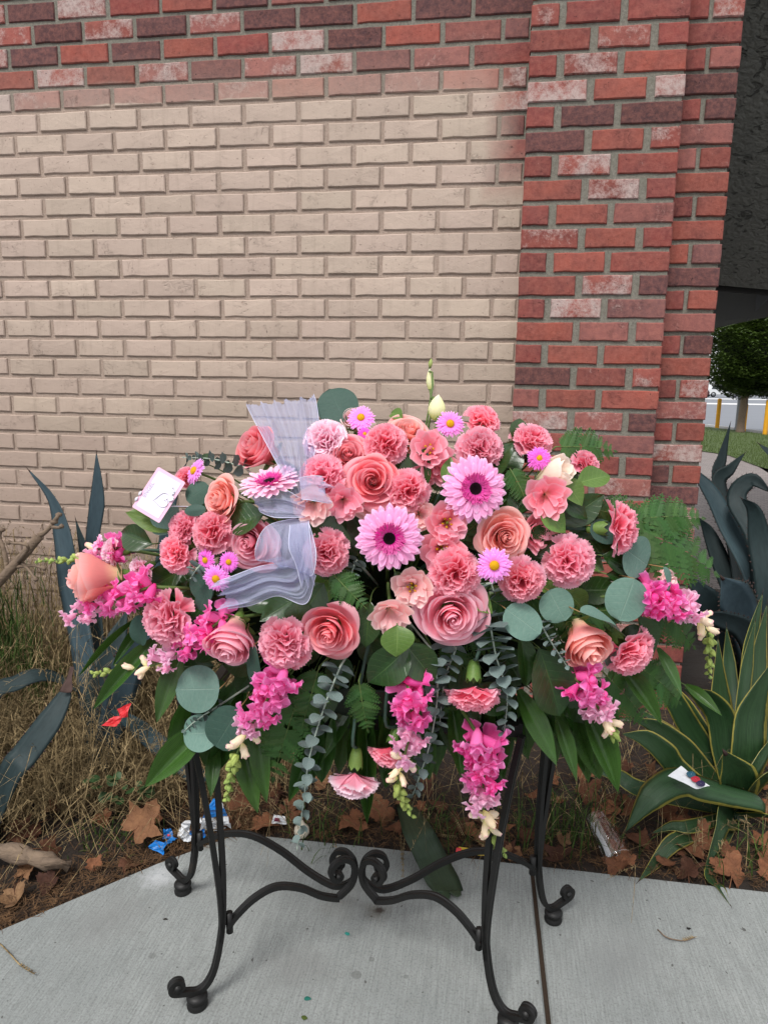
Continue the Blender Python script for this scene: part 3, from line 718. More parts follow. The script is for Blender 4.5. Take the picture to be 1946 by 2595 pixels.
def floret(seed, k=1.0):
    """snapdragon floret: a tube opening into two ruffled lips, looking along +Z"""
    r = random.Random(seed); b = MB()
    b.lathe([(.10, -1.0), (.24, -.7), (.30, -.3), (.34, 0)], 9)
    for (a0, hw, ln, up, bend) in ((1.57+.55, .72, 1.0, .55, .05), (1.57-.55, .72, 1.0, .55, .05), (-1.57, .62, .8, .3, .30), (-1.57+1.05, .62, .9, .3, .25), (-1.57-1.05, .62, .9, .3, .25), (-1.57, .8, .45, .4, -.1), (1.57, .8, .6, .6, -.2)):
        V = []; U = []; ph = r.uniform(0, 6.28); ln *= r.uniform(.85, 1.15)*k
        for j in range(6):
            v = j/5
            for q in range(8):
                u = q/7*2-1; rad = .28 + ln*(.62)*v*(1-.32*abs(u)**3)
                z = -.12 + up*v*(1-.4*v) - bend*v*v*.8 + .14*math.sin(4.5*u+ph)*v**1.3
                an = a0 + u*hw*(1.05-.2*v)
                V.append((rad*math.cos(an), rad*math.sin(an), z)); U.append((q/7, .35+.65*v))
        b.grid(V, 8, 6, U)
    # swollen palate closing the throat
    P = []; 
    for j in range(5):
        for q in range(8):
            a = q/8*6.283; e = j/4*1.5; P.append((.30*math.cos(e)*math.cos(a), -.10+.24*math.cos(e)*math.sin(a), .02+.22*math.sin(e)))
    b.grid(P, 8, 5, closed=True)
    return b.mesh('floret')
FLORET = [floret(s, k) for s, k in ((1, 1.0), (5, 1.05), (9, .9), (14, 1.1))]
def budshape(seed, fat=.42):
    r = random.Random(seed); b = MB(); b.lathe([(.08, -.9), (fat*.7, -.55), (fat, -.1), (fat*.92, .3), (fat*.6, .7), (.05, .92)], 9)
    for s in (-1, 1):
        V = []; U = []
        for j in range(4):
            v = j/3
            for q in range(5):
                u = q/4*2-1; a = s*1.2 + u*.7; V.append(((fat*.9+.10*v)*math.cos(a), (fat*.9+.10*v)*math.sin(a), .15+.55*v*(1-.2*u*u))); U.append((q/4, .5+.5*v))
        b.grid(V, 5, 4, U)
    return b.mesh('bud')
SBUD = [budshape(1), budshape(4, .36)]
def greenbud():
    b = MB(); b.lathe([(.1, -.8), (.42, -.5), (.5, -.1), (.36, .4), (.04, .8)], 8)
    for k in range(5):
        a = k*1.257; V = []; U = []
        for j in range(4):
            v = j/3; w = .28*(1-v)+.02
            for q in range(3):
                u = q-1; rad = .2+.36*math.sin(v*2.2); V.append((rad*math.cos(a)-u*w*math.sin(a), rad*math.sin(a)+u*w*math.cos(a), -.8+1.0*v)); U.append((q/2, v))
        b.grid(V, 3, 4, U)
    return b.mesh('green_bud')
GBUD = greenbud()

# ================================================================== LEAF SHAPES (base at 0, tip at +Y 1, face +Z, half width .5)
def leaf_mesh(prof, fold=.15, droop=.15, wav=.02, seed=1, nu=7, nv=11, side=0.0, tw=0.0, name='leaf'):
    r = random.Random(seed); V = []; U = []; ph = r.uniform(0, 6.28)
    for j in range(nv):
        v = j/(nv-1); w = interp([p[0] for p in prof], [p[1] for p in prof], v)*.5
        for k in range(nu):
            u = k/(nu-1)*2-1
            z = fold*abs(u)*w*2*(.5) - droop*(v-.15)**2 + wav*math.sin(7*v+ph+u*1.5)*abs(u) + tw*u*w*v
            V.append((u*w + side*(v*v), v - .12*droop*v*v, z)); U.append((k/(nu-1), v))
    b = MB(); b.grid(V, nu, nv, U); return b.mesh(name)
OV = [(0, .02), (.06, .30), (.18, .72), (.34, .97), (.48, 1.0), (.62, .90), (.76, .66), (.88, .36), (.96, .12), (1, .0)]
RN = [(0, .06), (.05, .42), (.15, .76), (.3, .96), (.48, 1.0), (.66, .95), (.82, .76), (.93, .46), (.98, .22), (1, .04)]
ST = [(0, .25), (.1, .5), (.25, .85), (.42, 1.0), (.6, .88), (.78, .56), (.92, .22), (1, .0)]
SALAL = [leaf_mesh(OV, .25, .20, .025, 1), leaf_mesh(OV, .35, .35, .03, 2, side=.08), leaf_mesh(OV, .15, -.12, .03, 3, side=-.06), leaf_mesh(OV, .3, .1, .03, 5, tw=.3)]
RC = [(v/24, (1-abs(2*v/24-1)**2.0)**.5*(1 if v else 0)+.0) for v in range(25)]
EUC = [leaf_mesh(RC, .10, .10, .015, 1, 9, 25), leaf_mesh(RC, .2, .22, .02, 4, 9, 25, side=.05), leaf_mesh(RC, -.10, .05, .02, 7, 9, 25)]
STRAP = [leaf_mesh(ST, .30, .10, .01, 1, 9, 13), leaf_mesh(ST, .45, .14, .012, 3, 9, 13, side=.06), leaf_mesh(ST, .2, .12, .012, 6, 9, 13, side=-.05, tw=.2)]
BABY = [leaf_mesh(RN, .35, .12, .0, 2, 5, 7), leaf_mesh(RN, .2, -.1, 0, 5, 5, 7)]
def pinna_mesh(seed):
    r = random.Random(seed); b = MB(); n = 7
    b.add([(-.012, 0, 0), (.012, 0, 0), (.004, 1, -.05), (-.004, 1, -.05)], [(0, 1, 2, 3)], [(.45, 0), (.55, 0), (.55, 1), (.45, 1)])
    for i in range(n):
        y = .06 + .9*i/n; ln = .27*(1-(i/n))**.75*(1 if i else .8)+.03
        for s in (-1, 1):
            w = .082*(1-.5*i/n)+.012; k = r.uniform(.9, 1.1)
            b.add([(0, y-w*.5, -.05*y*y), (s*ln*.55*k, y-w*.35+ln*.25, .012), (s*ln*k, y+ln*.55, -.01), (s*ln*.5*k, y+w+ln*.30, .008), (0, y+w, -.05*y*y)], [(0, 1, 3, 4), (1, 2, 3)] if s > 0 else [(4, 3, 1, 0), (3, 2, 1)], [(.5, .2), (.7, .5), (.95, .9), (.7, .6), (.5, .3)])
    tip = [(-.03, .93, -.04), (.03, .93, -.04), (0, 1.04, -.06)]; b.add(tip, [(0, 1, 2)], [(.4, .9), (.6, .9), (.5, 1)])
    return b.mesh('pinna', False)
PINNA = [pinna_mesh(s) for s in (1, 2, 3)]
# ================================================================== FLOWER BUILDERS
def face_vec(a, b):
    c = math.sqrt(max(.02, 1-a*a-b*b)) if a*a+b*b < .98 else .15
    return (rt0*a + Vector((0, 0, 1))*b - HF*c).normalized()
CORE_C = None
def stem_to_core(o, M, start, r, mat, sag=.06):
    """stem from the back of a bloom (local start z) into the foam"""
    P0 = M @ Vector((0, 0, start)); d = (M.to_3x3() @ Vector((0, 0, -1))).normalized()
    T = CORE_T(P0); P1 = P0 + d*min(.06, (T-P0).length*.4)
    pts = spline([P0, P1, P1.lerp(T, .5) + Vector((0, 0, sag*.3)), T], 9)
    inv = M.inverted(); s = M.to_scale()[0]
    b = MB(); b.tube([inv @ p for p in pts], r/s, 6); return b.build('stem', mat, o)
def CORE_T(P):
    c = CORE_C.copy(); e = Vector((.17, .10, .06)); d = P-c
    return c + Vector((max(-e.x, min(e.x, d.x*.3)), max(-e.y, min(e.y, d.y*.3)), max(-e.z, min(e.z, d.z*.3))))
def loc_of(x, y, off): return at(x, y, surf(x, y, off))
def bloom_frame(x, y, rpx, a, b, off, roll, shift=0.0):
    P = loc_of(x, y, off); s = px2m(rpx, P); n = face_vec(a, b)
    return frame(P - n*(s*shift), n, None, s, roll)
def make_rose(x, y, rpx, a, b, col, label, half=False, var=0, off=0.0, roll=None, stem=True):
    M = bloom_frame(x, y, rpx*1.06, a, b, off, rnd.uniform(0, 6.28) if roll is None else roll, .0 if not half else -.25)
    o = thing('rose', label, 'rose', M, 'roses in the arrangement')
    pet = (ROSE_HALF if half else ROSE_OPEN)[var % (2 if half else 3)]
    for me in pet: obj('petal', me, MP[col], o)
    obj('hip', HIP, M_CALYX, o)
    for k in range(5): obj('sepal', SEPAL, M_CALYX, o, Matrix.Rotation(k*1.2566+.3, 4, 'Z'))
    if stem: stem_to_core(o, M, -1.3, .0042, M_STEM)
    return o
def make_carnation(x, y, rpx, a, b, label, pale=False, var=0, off=0.0, droop=False, stem_pts=None):
    M = bloom_frame(x, y, rpx*1.08, a, b, off, rnd.uniform(0, 6.28), -.05)
    o = thing('carnation', label, 'carnation', M, 'carnations in the arrangement'); mt = MP['carn_pale' if pale else 'carn']
    core, outer = (CARN_DROOP if droop else CARN)[var % (2 if droop else 4)]
    obj('bloom', core, mt, o)
    for me in outer: obj('petal', me, mt, o)
    obj('calyx', CALYX, M_CALYX, o)
    if stem_pts:
        inv = M.inverted(); P0 = M @ Vector((0, 0, -1.4)); pts = spline([P0]+[at(px, py, g) for (px, py, g) in stem_pts]+[CORE_T(P0)], 12)
        bb = MB(); bb.tube([inv @ p for p in pts], .0034/M.to_scale()[0], 6); bb.build('stem', M_STEM_D, o)
    else: stem_to_core(o, M, -1.38, .0034, M_STEM_D)
    return o
def make_gerbera(x, y, rpx, a, b, label, var=0, off=0.0, pale=False):
    M = bloom_frame(x, y, rpx, a, b, off, rnd.uniform(0, 6.28))
    o = thing('gerbera', label, 'gerbera', M, 'gerberas in the arrangement')
    rays, fr, d, e = GERB[var]
    for me in rays: obj('ray_petal', me, MP['gerb_pale' if pale else 'gerb'], o)
    obj('fringe', fr, M_DISC_M, o); obj('disc', d, M_DISC_M, o); obj('disc_florets', e, M_DISC_D, o)
    b2 = MB(); b2.lathe([(.04, -.35), (.16, -.28), (.28, -.1), (.4, -.02)], 12); b2.build('calyx', M_CALYX, o)
    stem_to_core(o, M, -.3, .0042, M_STEM); return o
def make_lisi(x, y, rpx, a, b, label, kind='open', col='lis', var=0, off=0.0, pist=True):
    M = bloom_frame(x, y, rpx*1.2, a, b, off, rnd.uniform(0, 6.28), -.05 if kind != 'bud' else -.3)
    o = thing('lisianthus', label, 'lisianthus', M, 'lisianthus in the arrangement')
    lst = {'open': LIS_OPEN, 'ros': LIS_ROS, 'bud': LIS_BUD}[kind]
    for me in lst[var % len(lst)]: obj('petal', me, MP[col], o)
    if kind == 'open':
        obj('pistil', PISTIL, M_PIST, o)
        for k in range(5):
            bb = MB(); an = k*1.257; p1 = Vector((.2*math.cos(an), .2*math.sin(an), -.25)); bb.tube([(0, 0, -.85), p1*.7, p1], .012, 4); bb.tube([p1-Vector((.03, .03, 0)), p1+Vector((.03, .03, .04))], .04, 5); bb.build('stamen', M_YEL, o)
    for k in range(5): obj('sepal', SEPAL, M_CALYX, o, Matrix.Rotation(k*1.2566, 4, 'Z') @ Matrix.Diagonal((.5, .6, .8, 1)) @ Matrix.Translation((0, 0, -.25)))
    stem_to_core(o, M, -.98, .003, M_STEM); return o
def make_aster(x, y, rpx, a, b, label, deep=False, var=0, off=0.0):
    M = bloom_frame(x, y, rpx*1.1, a, b, off, rnd.uniform(0, 6.28))
    o = thing('aster', label, 'aster', M, 'small asters in the arrangement'); p, d = ASTER[var]
    obj('petals', p, MP['aster_deep' if deep else 'aster'], o); obj('disc', d, M_YEL, o)
    b2 = MB(); b2.lathe([(.05, -.45), (.3, -.35), (.42, -.1), (.4, .02)], 10)
    for k in range(14):
        an = k*.449; V = [(.36*math.cos(an-.12), .36*math.sin(an-.12), -.2), (.36*math.cos(an+.12), .36*math.sin(an+.12), -.2), (.75*math.cos(an), .75*math.sin(an), -.32+.1*(k % 3))]; b2.add(V, [(0, 1, 2)])
    b2.build('calyx', M_CALYX, o); stem_to_core(o, M, -.42, .0022, M_STEM); return o
def make_snap(pts, label, size=27, off=0.0, npink=15, nbud=6, ngreen=9, core=True, wide=1.0, seed=1):
    """spike along pixel path base -> tip"""
    r = random.Random(seed); P = [at(x, y, surf(x, y, o)) for (x, y, o) in pts]
    C = spline(P, 40); o = thing('snapdragon', label, 'snapdragon', Matrix.Translation(C[0]), 'snapdragon spikes in the arrangement')
    inv = Matrix.Translation(-C[0]); b = MB(); T = CORE_T(C[0])
    b.tube([inv @ p for p in spline([T, T.lerp(C[0], .6), C[0]], 6)[:-1] + C], [.0034]*5 + [lerp(.0034, .0012, i/39) for i in range(40)], 6); b.build('stem', M_STEM, o)
    s0 = px2m(size*1.42, C[10]); ngreen = int(ngreen*1.7); n = npink+nbud+ngreen; ang = r.uniform(0, 6.28)
    for i in range(n):
        t = i/(n-1)
        fp = npink+nbud; ft = (npink*.042+nbud*.05)/(npink*.042+nbud*.05+ngreen*.020)
        pos = (i/fp)*ft if i < fp else ft + (1-ft)*(i-fp+1)/ngreen
        pos = min(1.0, pos)
        q = C[min(39, int(pos*39))]; tg = (C[min(39, int(pos*39)+1)]-C[max(0, int(pos*39)-1)]).normalized()
        ang += GA; a1 = tg.orthogonal().normalized(); d = (Matrix.Rotation(ang, 3, tg) @ a1)
        if i < npink:
            k = i/npink; sc = s0*lerp(1.0, .72, k)*r.uniform(.88, 1.1); out = sc*.85
            ax = (d*1.0 + tg*r.uniform(.15, .5) - Vector((0, 0, .1)) - HF*.25).normalized()
            M = frame(inv @ (q + d*out*.9*wide), ax, Vector((0, 0, 1)), sc*.95, r.uniform(-.5, .5))
            obj('floret', r.choice(FLORET), MP['snap'] if k < .68 + r.uniform(-.12, .12) else MP['snap_pale'], o, M)
        elif i < npink+nbud:
            sc = s0*lerp(.58, .40, (i-npink)/nbud); ax = (d*.9 + tg*.7).normalized()
            obj('bud', SBUD[i % 2], MP['snap_bud'], o, frame(inv @ (q + d*sc*.75), ax, None, sc, r.uniform(0, 6)))
        else:
            sc = s0*lerp(.40, .20, (i-npink-nbud)/max(1, ngreen)); ax = (d*.8 + tg*.8).normalized()
            obj('green_bud', GBUD, M_BUDG, o, frame(inv @ (q + d*sc*.6), ax, None, sc, r.uniform(0, 6)))
    return o
# ---------------- leaves
def leaf_frame(B, T, nrm, wratio):
    y = (T-B); L = y.length; y = y/L; n = Vector(nrm); x = y.cross(n)
    if x.length < .05: x = y.cross(Vector((.3, .2, 1)))
    x.normalize(); z = x.cross(y)
    M = Matrix(((x.x*L*wratio, y.x*L, z.x*L, B.x), (x.y*L*wratio, y.y*L, z.y*L, B.y), (x.z*L*wratio, y.z*L, z.z*L, B.z), (0, 0, 0, 1)))
    return M
def make_leaf(name, me, mat, B, T, nrm, wr, label, cat, group, petiole=True, pm=None):
    M = leaf_frame(B, T, nrm, wr)
    o = thing(name, label, cat, Matrix.Translation(B), group)
    obj('blade', me, mat, o, Matrix.Translation(-B) @ M)
    if petiole:
        b = MB(); C = CORE_T(B); b.tube(spline([Vector((0, 0, 0)), HF*.05 + (C-B)*.12, HF*.08 + (C-B)*.5, C-B+HF*.05], 8), [.0011]*3+[.0016]*5, 5); b.build('stalk', pm or M_STEM, o)
    return o
def leafpx(kind, x0, y0, x1, y1, wr, off0=.03, off1=0.0, label=None, light=False, var=None, tilt=(0, 0), mat=None, group=None, name=None, cat=None):
    B = at(x0, y0, surf(x0, y0, off0)); gb = surf(x0, y0); T = at(x1, y1, min(gb+.03, max(gb-.03, surf(x1, y1)))+off1); n = face_vec(tilt[0], tilt[1]+.25)
    if kind == 'salal': return make_leaf('lemon_leaf', SALAL[rnd.randrange(4) if var is None else var], M_SALAL_L if light else M_SALAL, B, T, n, wr, label, 'leaf', group or 'lemon leaves in the arrangement')
    if kind == 'euc': return make_leaf('eucalyptus_leaf', EUC[rnd.randrange(3) if var is None else var], M_EUC if not light else M_EUC_D, B, T, n, wr, label, 'leaf', group or 'round eucalyptus leaves', True, M_TWIG)
    if kind == 'strap':
        T = at(x1, y1, surf(x0, y0, off1)); wr *= 1.0
    if kind == 'strap': return make_leaf('strap_leaf', STRAP[rnd.randrange(3) if var is None else var], M_STRAP, B, T, n, wr, label, 'leaf', group or 'ribbed strap leaves hanging from the arrangement')
def make_fern(P0, P1, nrm, label, group='leatherleaf fern fronds', wid=.42, n=13, bend=.10):
    n = max(7, int(n*.78))
    """rachis P0 -> P1 with tapering pairs of pinnae"""
    o = thing('fern_frond', label, 'fern', Matrix.Translation(P0), group); L = (P1-P0).length
    up = Vector(nrm).normalized(); C = spline([Vector((0, 0, 0)), (P1-P0)*.5 + up*L*bend, P1-P0], 24)
    b = MB(); T = CORE_T(P0)-P0; b.tube([T, T*.5]+C, [.002, .0018]+[lerp(.0016, .0005, i/23) for i in range(24)], 4); b.build('rachis', M_STEM, o)
    for i in range(n):
        t = .10 + .88*i/n; q = C[int(t*23)]; tg = (C[min(23, int(t*23)+1)]-C[max(0, int(t*23)-1)]).normalized()
        ln = L*wid*(math.sin(min(1, t*2.2+.25)*1.57))*(1-t)**.72 + L*.03
        sd = tg.cross(up).normalized()
        for s in (-1, 1):
            d = (sd*s*.86 + tg*.55 + up*rnd.uniform(-.18, .12)).normalized()
            obj('pinna', PINNA[i % 3], M_FERN, o, leaf_frame(q, q + d*ln, up + Vector((rnd.uniform(-.2, .2),)*3), 1.0 if True else 1))
    t = C[-1]-C[-3]; obj('pinna', PINNA[0], M_FERN, o, leaf_frame(C[-2], C[-2]+t.normalized()*L*.1, up, 1.0))
    return o
def fernpx(x0, y0, x1, y1, label, off0=.03, off1=0.0, wid=.42, n=13, tilt=(0, .3), bend=.08):
    return make_fern(at(x0, y0, surf(x0, y0, off0)), at(x1, y1, surf(x1, y1, off1)), face_vec(*tilt), label, wid=wid, n=n, bend=bend)
def make_baby(pts, label, n=22, s0=.021, s1=.006, dense=1.0, hang=False):
    P = [at(x, y, surf(x, y, o)) for (x, y, o) in pts]; C = spline(P, 60)
    o = thing('baby_eucalyptus', label, 'eucalyptus', Matrix.Translation(C[0]), 'baby eucalyptus sprigs'); inv = -C[0]
    b = MB(); T = CORE_T(C[0]); b.tube([T+inv, (T+C[0])/2+inv]+[c+inv for c in C], [.0022, .0022]+[lerp(.0021, .0007, i/59) for i in range(60)], 5); b.build('stem', M_STEM_W, o)
    for i in range(n):
        t = (i+.4)/n; q = C[int(t*59)]; tg = (C[min(59, int(t*59)+1)]-C[max(0, int(t*59)-1)]).normalized()
        s = lerp(s0, s1, t**1.2); base = tg.orthogonal().normalized(); a = Matrix.Rotation(i*1.45+.3, 3, tg) @ base
        for k in (-1, 1):
            d = (a*k + tg*rnd.uniform(-.05, .25)).normalized()
            obj('leaf', BABY[i % 2], M_BABY, o, leaf_frame(q+inv, q+inv+d*s*1.25, (-tg*.9 + HF*(.55*t if tg.z < -.6 else 0) + Vector((rnd.uniform(-.15, .15), rnd.uniform(-.15, .15), .1))), lerp(.95, .8, t)))
    b = MB(); b.tube([C[-2]+inv, C[-1]+inv+ (C[-1]-C[-3])*.4], [.0016, .0005], 4); b.build('tip', M_STEM_W, o)
    return o
# ================================================================== IRON STAND
M_IRON = NT('black_iron'); _p = M_IRON.pos()
_c = M_IRON.mix(M_IRON.noise(40, 4, _p), L_(13, 13, 14), L_(28, 27, 26)); _c = M_IRON.mix(M_IRON.maprange(M_IRON.noise(9, 4, _p), .62, .8, 0, .5), _c, L_(92, 80, 66))
M_IRON = M_IRON.surf(M_IRON.prin(Base_Color=_c, Roughness=.52, Metallic=.15, Specular_IOR_Level=.4, Normal=M_IRON.bump(M_IRON.noise(300, 2, _p), .15, .002)))
fL, fR, bL, bR = onZ(427, 2172), onZ(1096, 2222), onZ(396, 1926), onZ(1194, 1988)
SCN = (fL+fR+bL+bR)/4; SX = ((fR-fL)+(bR-bL))/4; SY = ((bL-fL)+(bR-fR))/4
stand = thing('flower_stand', 'black wrought iron flower stand with scrolled feet and curled stretchers', 'stand', Matrix.Translation(SCN))
hw_, hd_ = .0080, .0056
PROF = [(-hw_, -hd_), (-hw_*.35, -hd_), (-hw_*.2, -hd_*.7), (hw_*.2, -hd_*.7), (hw_*.35, -hd_), (hw_, -hd_), (hw_, hd_), (hw_*.35, hd_), (hw_*.2, hd_*.7), (-hw_*.2, hd_*.7), (-hw_*.35, hd_), (-hw_, hd_)]
TOPZ = .66
joints = []
for sx in (-1, 1):
    for sy in (-1, 1):
        foot = {(-1, -1): fL, (1, -1): fR, (-1, 1): bL, (1, 1): bR}[(sx, sy)] - SCN
        o_ = (SX.normalized()*sx*.86 + SY.normalized()*sy*.5).normalized(); up = Vector((0, 0, 1)); side = o_.cross(up)
        q = lambda r, z: foot + o_*r + up*z
        # main bar: scroll, foot bend, long riser
        spiral = [q(.040 + .0155*(1-.55*k/14)*math.cos(a), .064 + .0155*(1-.55*k/14)*math.sin(a)) for k, a in ((k, math.radians(-80+k*34)) for k in range(14, -1, -1))]
        pts = spiral + [q(.020, .042), q(0, .036), q(-.018, .043), q(-.034, .066), q(-.046, .105), q(-.055, .155), q(-.060, .20)]
        main = spline(pts + [q(-.0625, .27), q(-.062, .36), q(-.057, .50), q(-.048, TOPZ)], 90)
        b = MB(); b.sweep(main, PROF, side.cross(Vector((0, 0, -1))) if False else o_.cross(side)); leg = b.build('leg', M_IRON, stand, smooth=False)
        b = MB(); b.sweep(spline([q(-.053, .140), q(-.0575, .18), q(-.054, .26), q(-.038, .42), q(-.018, .57), q(-.003, TOPZ)], 24), PROF, o_); b.build('brace_bar', M_IRON, leg, smooth=False)
        Mf = Matrix.Translation(foot)
        b = MB(); b.lathe([(.001, 0), (.0215, 0), (.0225, .006), (.0195, .011), (.0195, .016), (.0225, .020), (.0225, .025), (.017, .031), (.001, .032)], 20, Mf); b.build('foot', M_IRON, leg)
        b = MB(); cc = q(.040, .064); b.tube([cc-side*.0125, cc+side*.0125], .0075, 12); b.build('scroll_core', M_IRON, leg)
        # stretcher to the centre
        j = q(-.070, .19); d = Vector((-j.x, -j.y, 0)); D_ = d.length; d = d/D_
        w = lambda r, z: Vector((0, 0, 0)) - d*r + up*z      # r = distance from centre
        sp = [w(D_, .168), w(D_*.93, .192), w(D_*.80, .222), w(D_*.64, .236), w(D_*.46, .218), w(D_*.30, .185), w(D_*.17, .168), w(.045, .172), w(.018, .194), w(.009, .222),
              w(.016, .250), w(.036, .263), w(.058, .254), w(.066, .232), w(.055, .215), w(.042, .222), w(.046, .233)]
        b = MB(); b.sweep(spline(sp, 80), [(x*.92, y*1.0) for x, y in PROF], (0, 0, 1)); st = b.build('stretcher', M_IRON, stand, smooth=False)
        b = MB(); c2 = w(.049, .226); sd = d.cross(up); b.tube([c2-sd*.011, c2+sd*.011], .006, 10); b.build('scroll_core', M_IRON, st)
        b = MB(); b.tube([j+d*.004+up*(-.036), j+d*.004+up*.012], .008, 8); b.build('collar', M_IRON, st)
b = MB()
for a_, c_ in ((SX-SY, SX+SY), (SX+SY, -SX+SY), (-SX+SY, -SX-SY), (-SX-SY, SX-SY)):
    b.sweep([a_*.8+Vector((0, 0, TOPZ)), c_*.8+Vector((0, 0, TOPZ))], [(-.01, -.012), (.01, -.012), (.01, .012), (-.01, .012)], (0, 0, 1))
for t in (-.5, 0, .5): b.sweep([(SX*t-SY)*.8+Vector((0, 0, TOPZ)), (SX*t+SY)*.8+Vector((0, 0, TOPZ))], [(-.006, -.004), (.006, -.004), (.006, .004), (-.006, .004)], (0, 0, 1))
b.build('top_frame', M_IRON, stand, smooth=False)

# ---------------- tray with foam
CORE_C = Vector((SCN.x, SCN.y, .90)) + HF*.02
CORE_C = at(835, 1285, 1.49)
TC = Vector((SCN.x, SCN.y, TOPZ+.012))
tray = thing('floral_tray', 'dark green tray of foam and moss under the flowers on the stand', 'tray', Matrix.Translation(TC))
b = MB(); b.lathe([(.001, 0), (.20, 0), (.225, .02), (.24, .07), (.245, .075), (.235, .075), (.215, .02)], 28); b.build('dish', plain('green_plastic', L_(26, 40, 28), .5), tray, Matrix.Diagonal((1.25, .72, 1, 1)))
M_MOSS = plain('dark_moss', L_(24, 34, 18), .95, .1, 0, .5, 60)
b = MB(); P = []; nu, nv = 40, 20; dc = CORE_C - TC
for j in range(nv):
    for i in range(nu):
        a = i/nu*6.2832; e = -1.5+3.0*j/(nv-1); k = 1 + .07*math.sin(5*a+e*4)+.05*math.sin(9*a-e*7)
        P.append(dc + rt0*(.40*k*math.cos(e)*math.cos(a)) + HF*(.12*k*math.cos(e)*math.sin(a)+.02) + Vector((0, 0, (.215 if e > 0 else .26)*math.sin(e)*k-.01)))
b.grid(P, nu, nv, closed=True); b.build('moss_mound', M_MOSS, tray)

# ================================================================== THE ARRANGEMENT  (pixel place, radius px, facing right/up)
make_rose(980, 1337, 74, .05, -.05, 'rose_pink', 'largest open pink rose, low front between pale lisianthus and frosty eucalyptus', off=-.05)
make_rose(803, 1037, 57, -.05, .22, 'rose_coral', 'open coral rose directly above the upright front gerbera', off=-.015, var=1)
make_rose(752, 978, 49, .10, .40, 'rose_coral', 'coral pink rose between three carnations beside the tulle fan', off=.0, var=2)
make_rose(882, 925, 50, .05, .70, 'rose_peach', 'light peach rose turned up just left of the pale green bud', off=.03, var=0)
make_rose(1095, 1162, 54, .10, .10, 'rose_peach', 'orange peach rose beside the mauve lisianthus, above the yellow eyed aster', off=-.01, var=2)
make_rose(709, 1374, 63, -.15, -.15, 'rose_coral', 'wide open coral rose hanging right of a ragged carnation below the tulle', off=-.05, var=1)
make_rose(500, 1388, 74, -.08, -.50, 'rose_pink', 'pink rose nodding down below the tulle tail', half=True, off=-.04)
make_rose(1268, 1392, 74, .25, -.45, 'rose_peach', 'orange rose nodding down under a flat eucalyptus leaf', half=True, var=1, off=-.03)
make_rose(532, 1175, 58, -.25, .05, 'rose_pink', 'pink rose half covered by the lower tulle loop', off=-.0, var=0)
make_rose(465, 1080, 50, -.62, .20, 'rose_peach', 'peach rose turned sideways between the card and the flat gerbera', off=.0, var=1)
make_rose(556, 968, 66, -.55, .45, 'rose_coral', 'deep coral rose showing behind the tulle fan', half=True, off=.05)
make_rose(198, 1250, 80, -.90, .04, 'rose_peach', 'side on peach rose pointing away past the agave leaf', half=True, var=1, off=-.02)
make_rose(1428, 1258, 54, .70, .15, 'rose_pale', 'small peach rose peeping out behind a thin eucalyptus leaf', half=True, off=.03)
make_rose(768, 905, 40, -.15, .80, 'rose_pale', 'pale rose hidden behind the aster near the round eucalyptus leaf', half=True, off=.05)

CN = [
 (702, 952, 46, -.10, .35, 'pale tipped carnation touching the right edge of the tulle fan', 1, 0, .0), (832, 957, 43, -.05, .35, 'carnation between the coral rose and the open lisianthus', 0, 1, .0),
 (696, 1030, 49, -.10, .25, 'carnation with a scrap of tulle lying over it', 0, 2, -.01), (882, 1063, 45, .15, .10, 'carnation squeezed between the coral rose and the two facing gerberas', 0, 3, .0),
 (1040, 968, 47, .10, .40, 'carnation standing right behind the tilted gerbera', 0, 0, .02), (1045, 903, 38, .35, .75, 'topmost carnation, tilted up in front of the beige wall edge', 0, 1, .05),
 (1152, 948, 43, .20, .70, 'carnation above the deep magenta aster by the pillar', 0, 2, .03), (1268, 997, 31, .45, .68, 'small carnation beside the light green leaf against red brick', 0, 3, .04),
 (1347, 1140, 54, .93, .12, 'carnation seen edge on beside the long fern fronds', 0, 0, .0), (1233, 1217, 52, .12, .0, 'round carnation above the overlapping round eucalyptus leaves', 0, 1, -.01),
 (1128, 1258, 47, .05, -.08, 'carnation just below and right of the yellow eyed aster', 0, 2, -.02), (985, 1242, 51, .03, .02, 'carnation below the two mauve pink lisianthus, above the largest rose', 0, 3, -.03),
 (704, 1197, 47, -.02, .05, 'carnation between the lower tulle loop and the front gerbera', 0, 0, -.02), (613, 1398, 54, -.12, -.12, 'ragged carnation between two hanging roses below the tulle', 0, 1, -.05),
 (357, 1342, 60, -.45, -.08, 'large ruffled carnation above the snapdragon with cream buds', 0, 2, -.03), (452, 1150, 44, -.40, .28, 'carnation just above the two small purple asters', 0, 3, .0),
 (391, 1142, 37, -.55, .22, 'carnation just under the corner of the pink card', 0, 0, .02), (376, 1200, 40, -.45, -.05, 'carnation on the end of a row of three below the card', 0, 1, .0),
 (237, 1193, 30, -.92, .05, 'pale carnation side on behind the sideways peach rose', 1, 2, .03), (300, 1235, 28, -.70, -.35, 'small pale carnation tucked under the brown rose stem', 1, 3, .03),
 (1366, 1415, 56, .45, -.45, 'pale carnation hanging right of the nodding orange rose', 0, 2, -.02), (404, 1030, 22, .2, .4, 'small carnation half hidden by the corner of the card', 0, 3, .05),
]
for (x, y, r, a, b_, lab, pale, var, off) in CN: make_carnation(x, y, r, a, b_, lab, bool(pale), var, off)
make_carnation(1022, 1508, 56, -.05, -.86, 'carnation hanging head down above the longest snapdragon', False, 0, -.05, True, [(1030, 1420, 1.19), (1020, 1380, 1.22)])
make_carnation(765, 1692, 52, -.06, -.97, 'pale pink carnation hanging lowest on a long bare stem', True, 1, -.04, True, [(762, 1600, 1.22), (778, 1480, 1.22), (800, 1380, 1.26)])
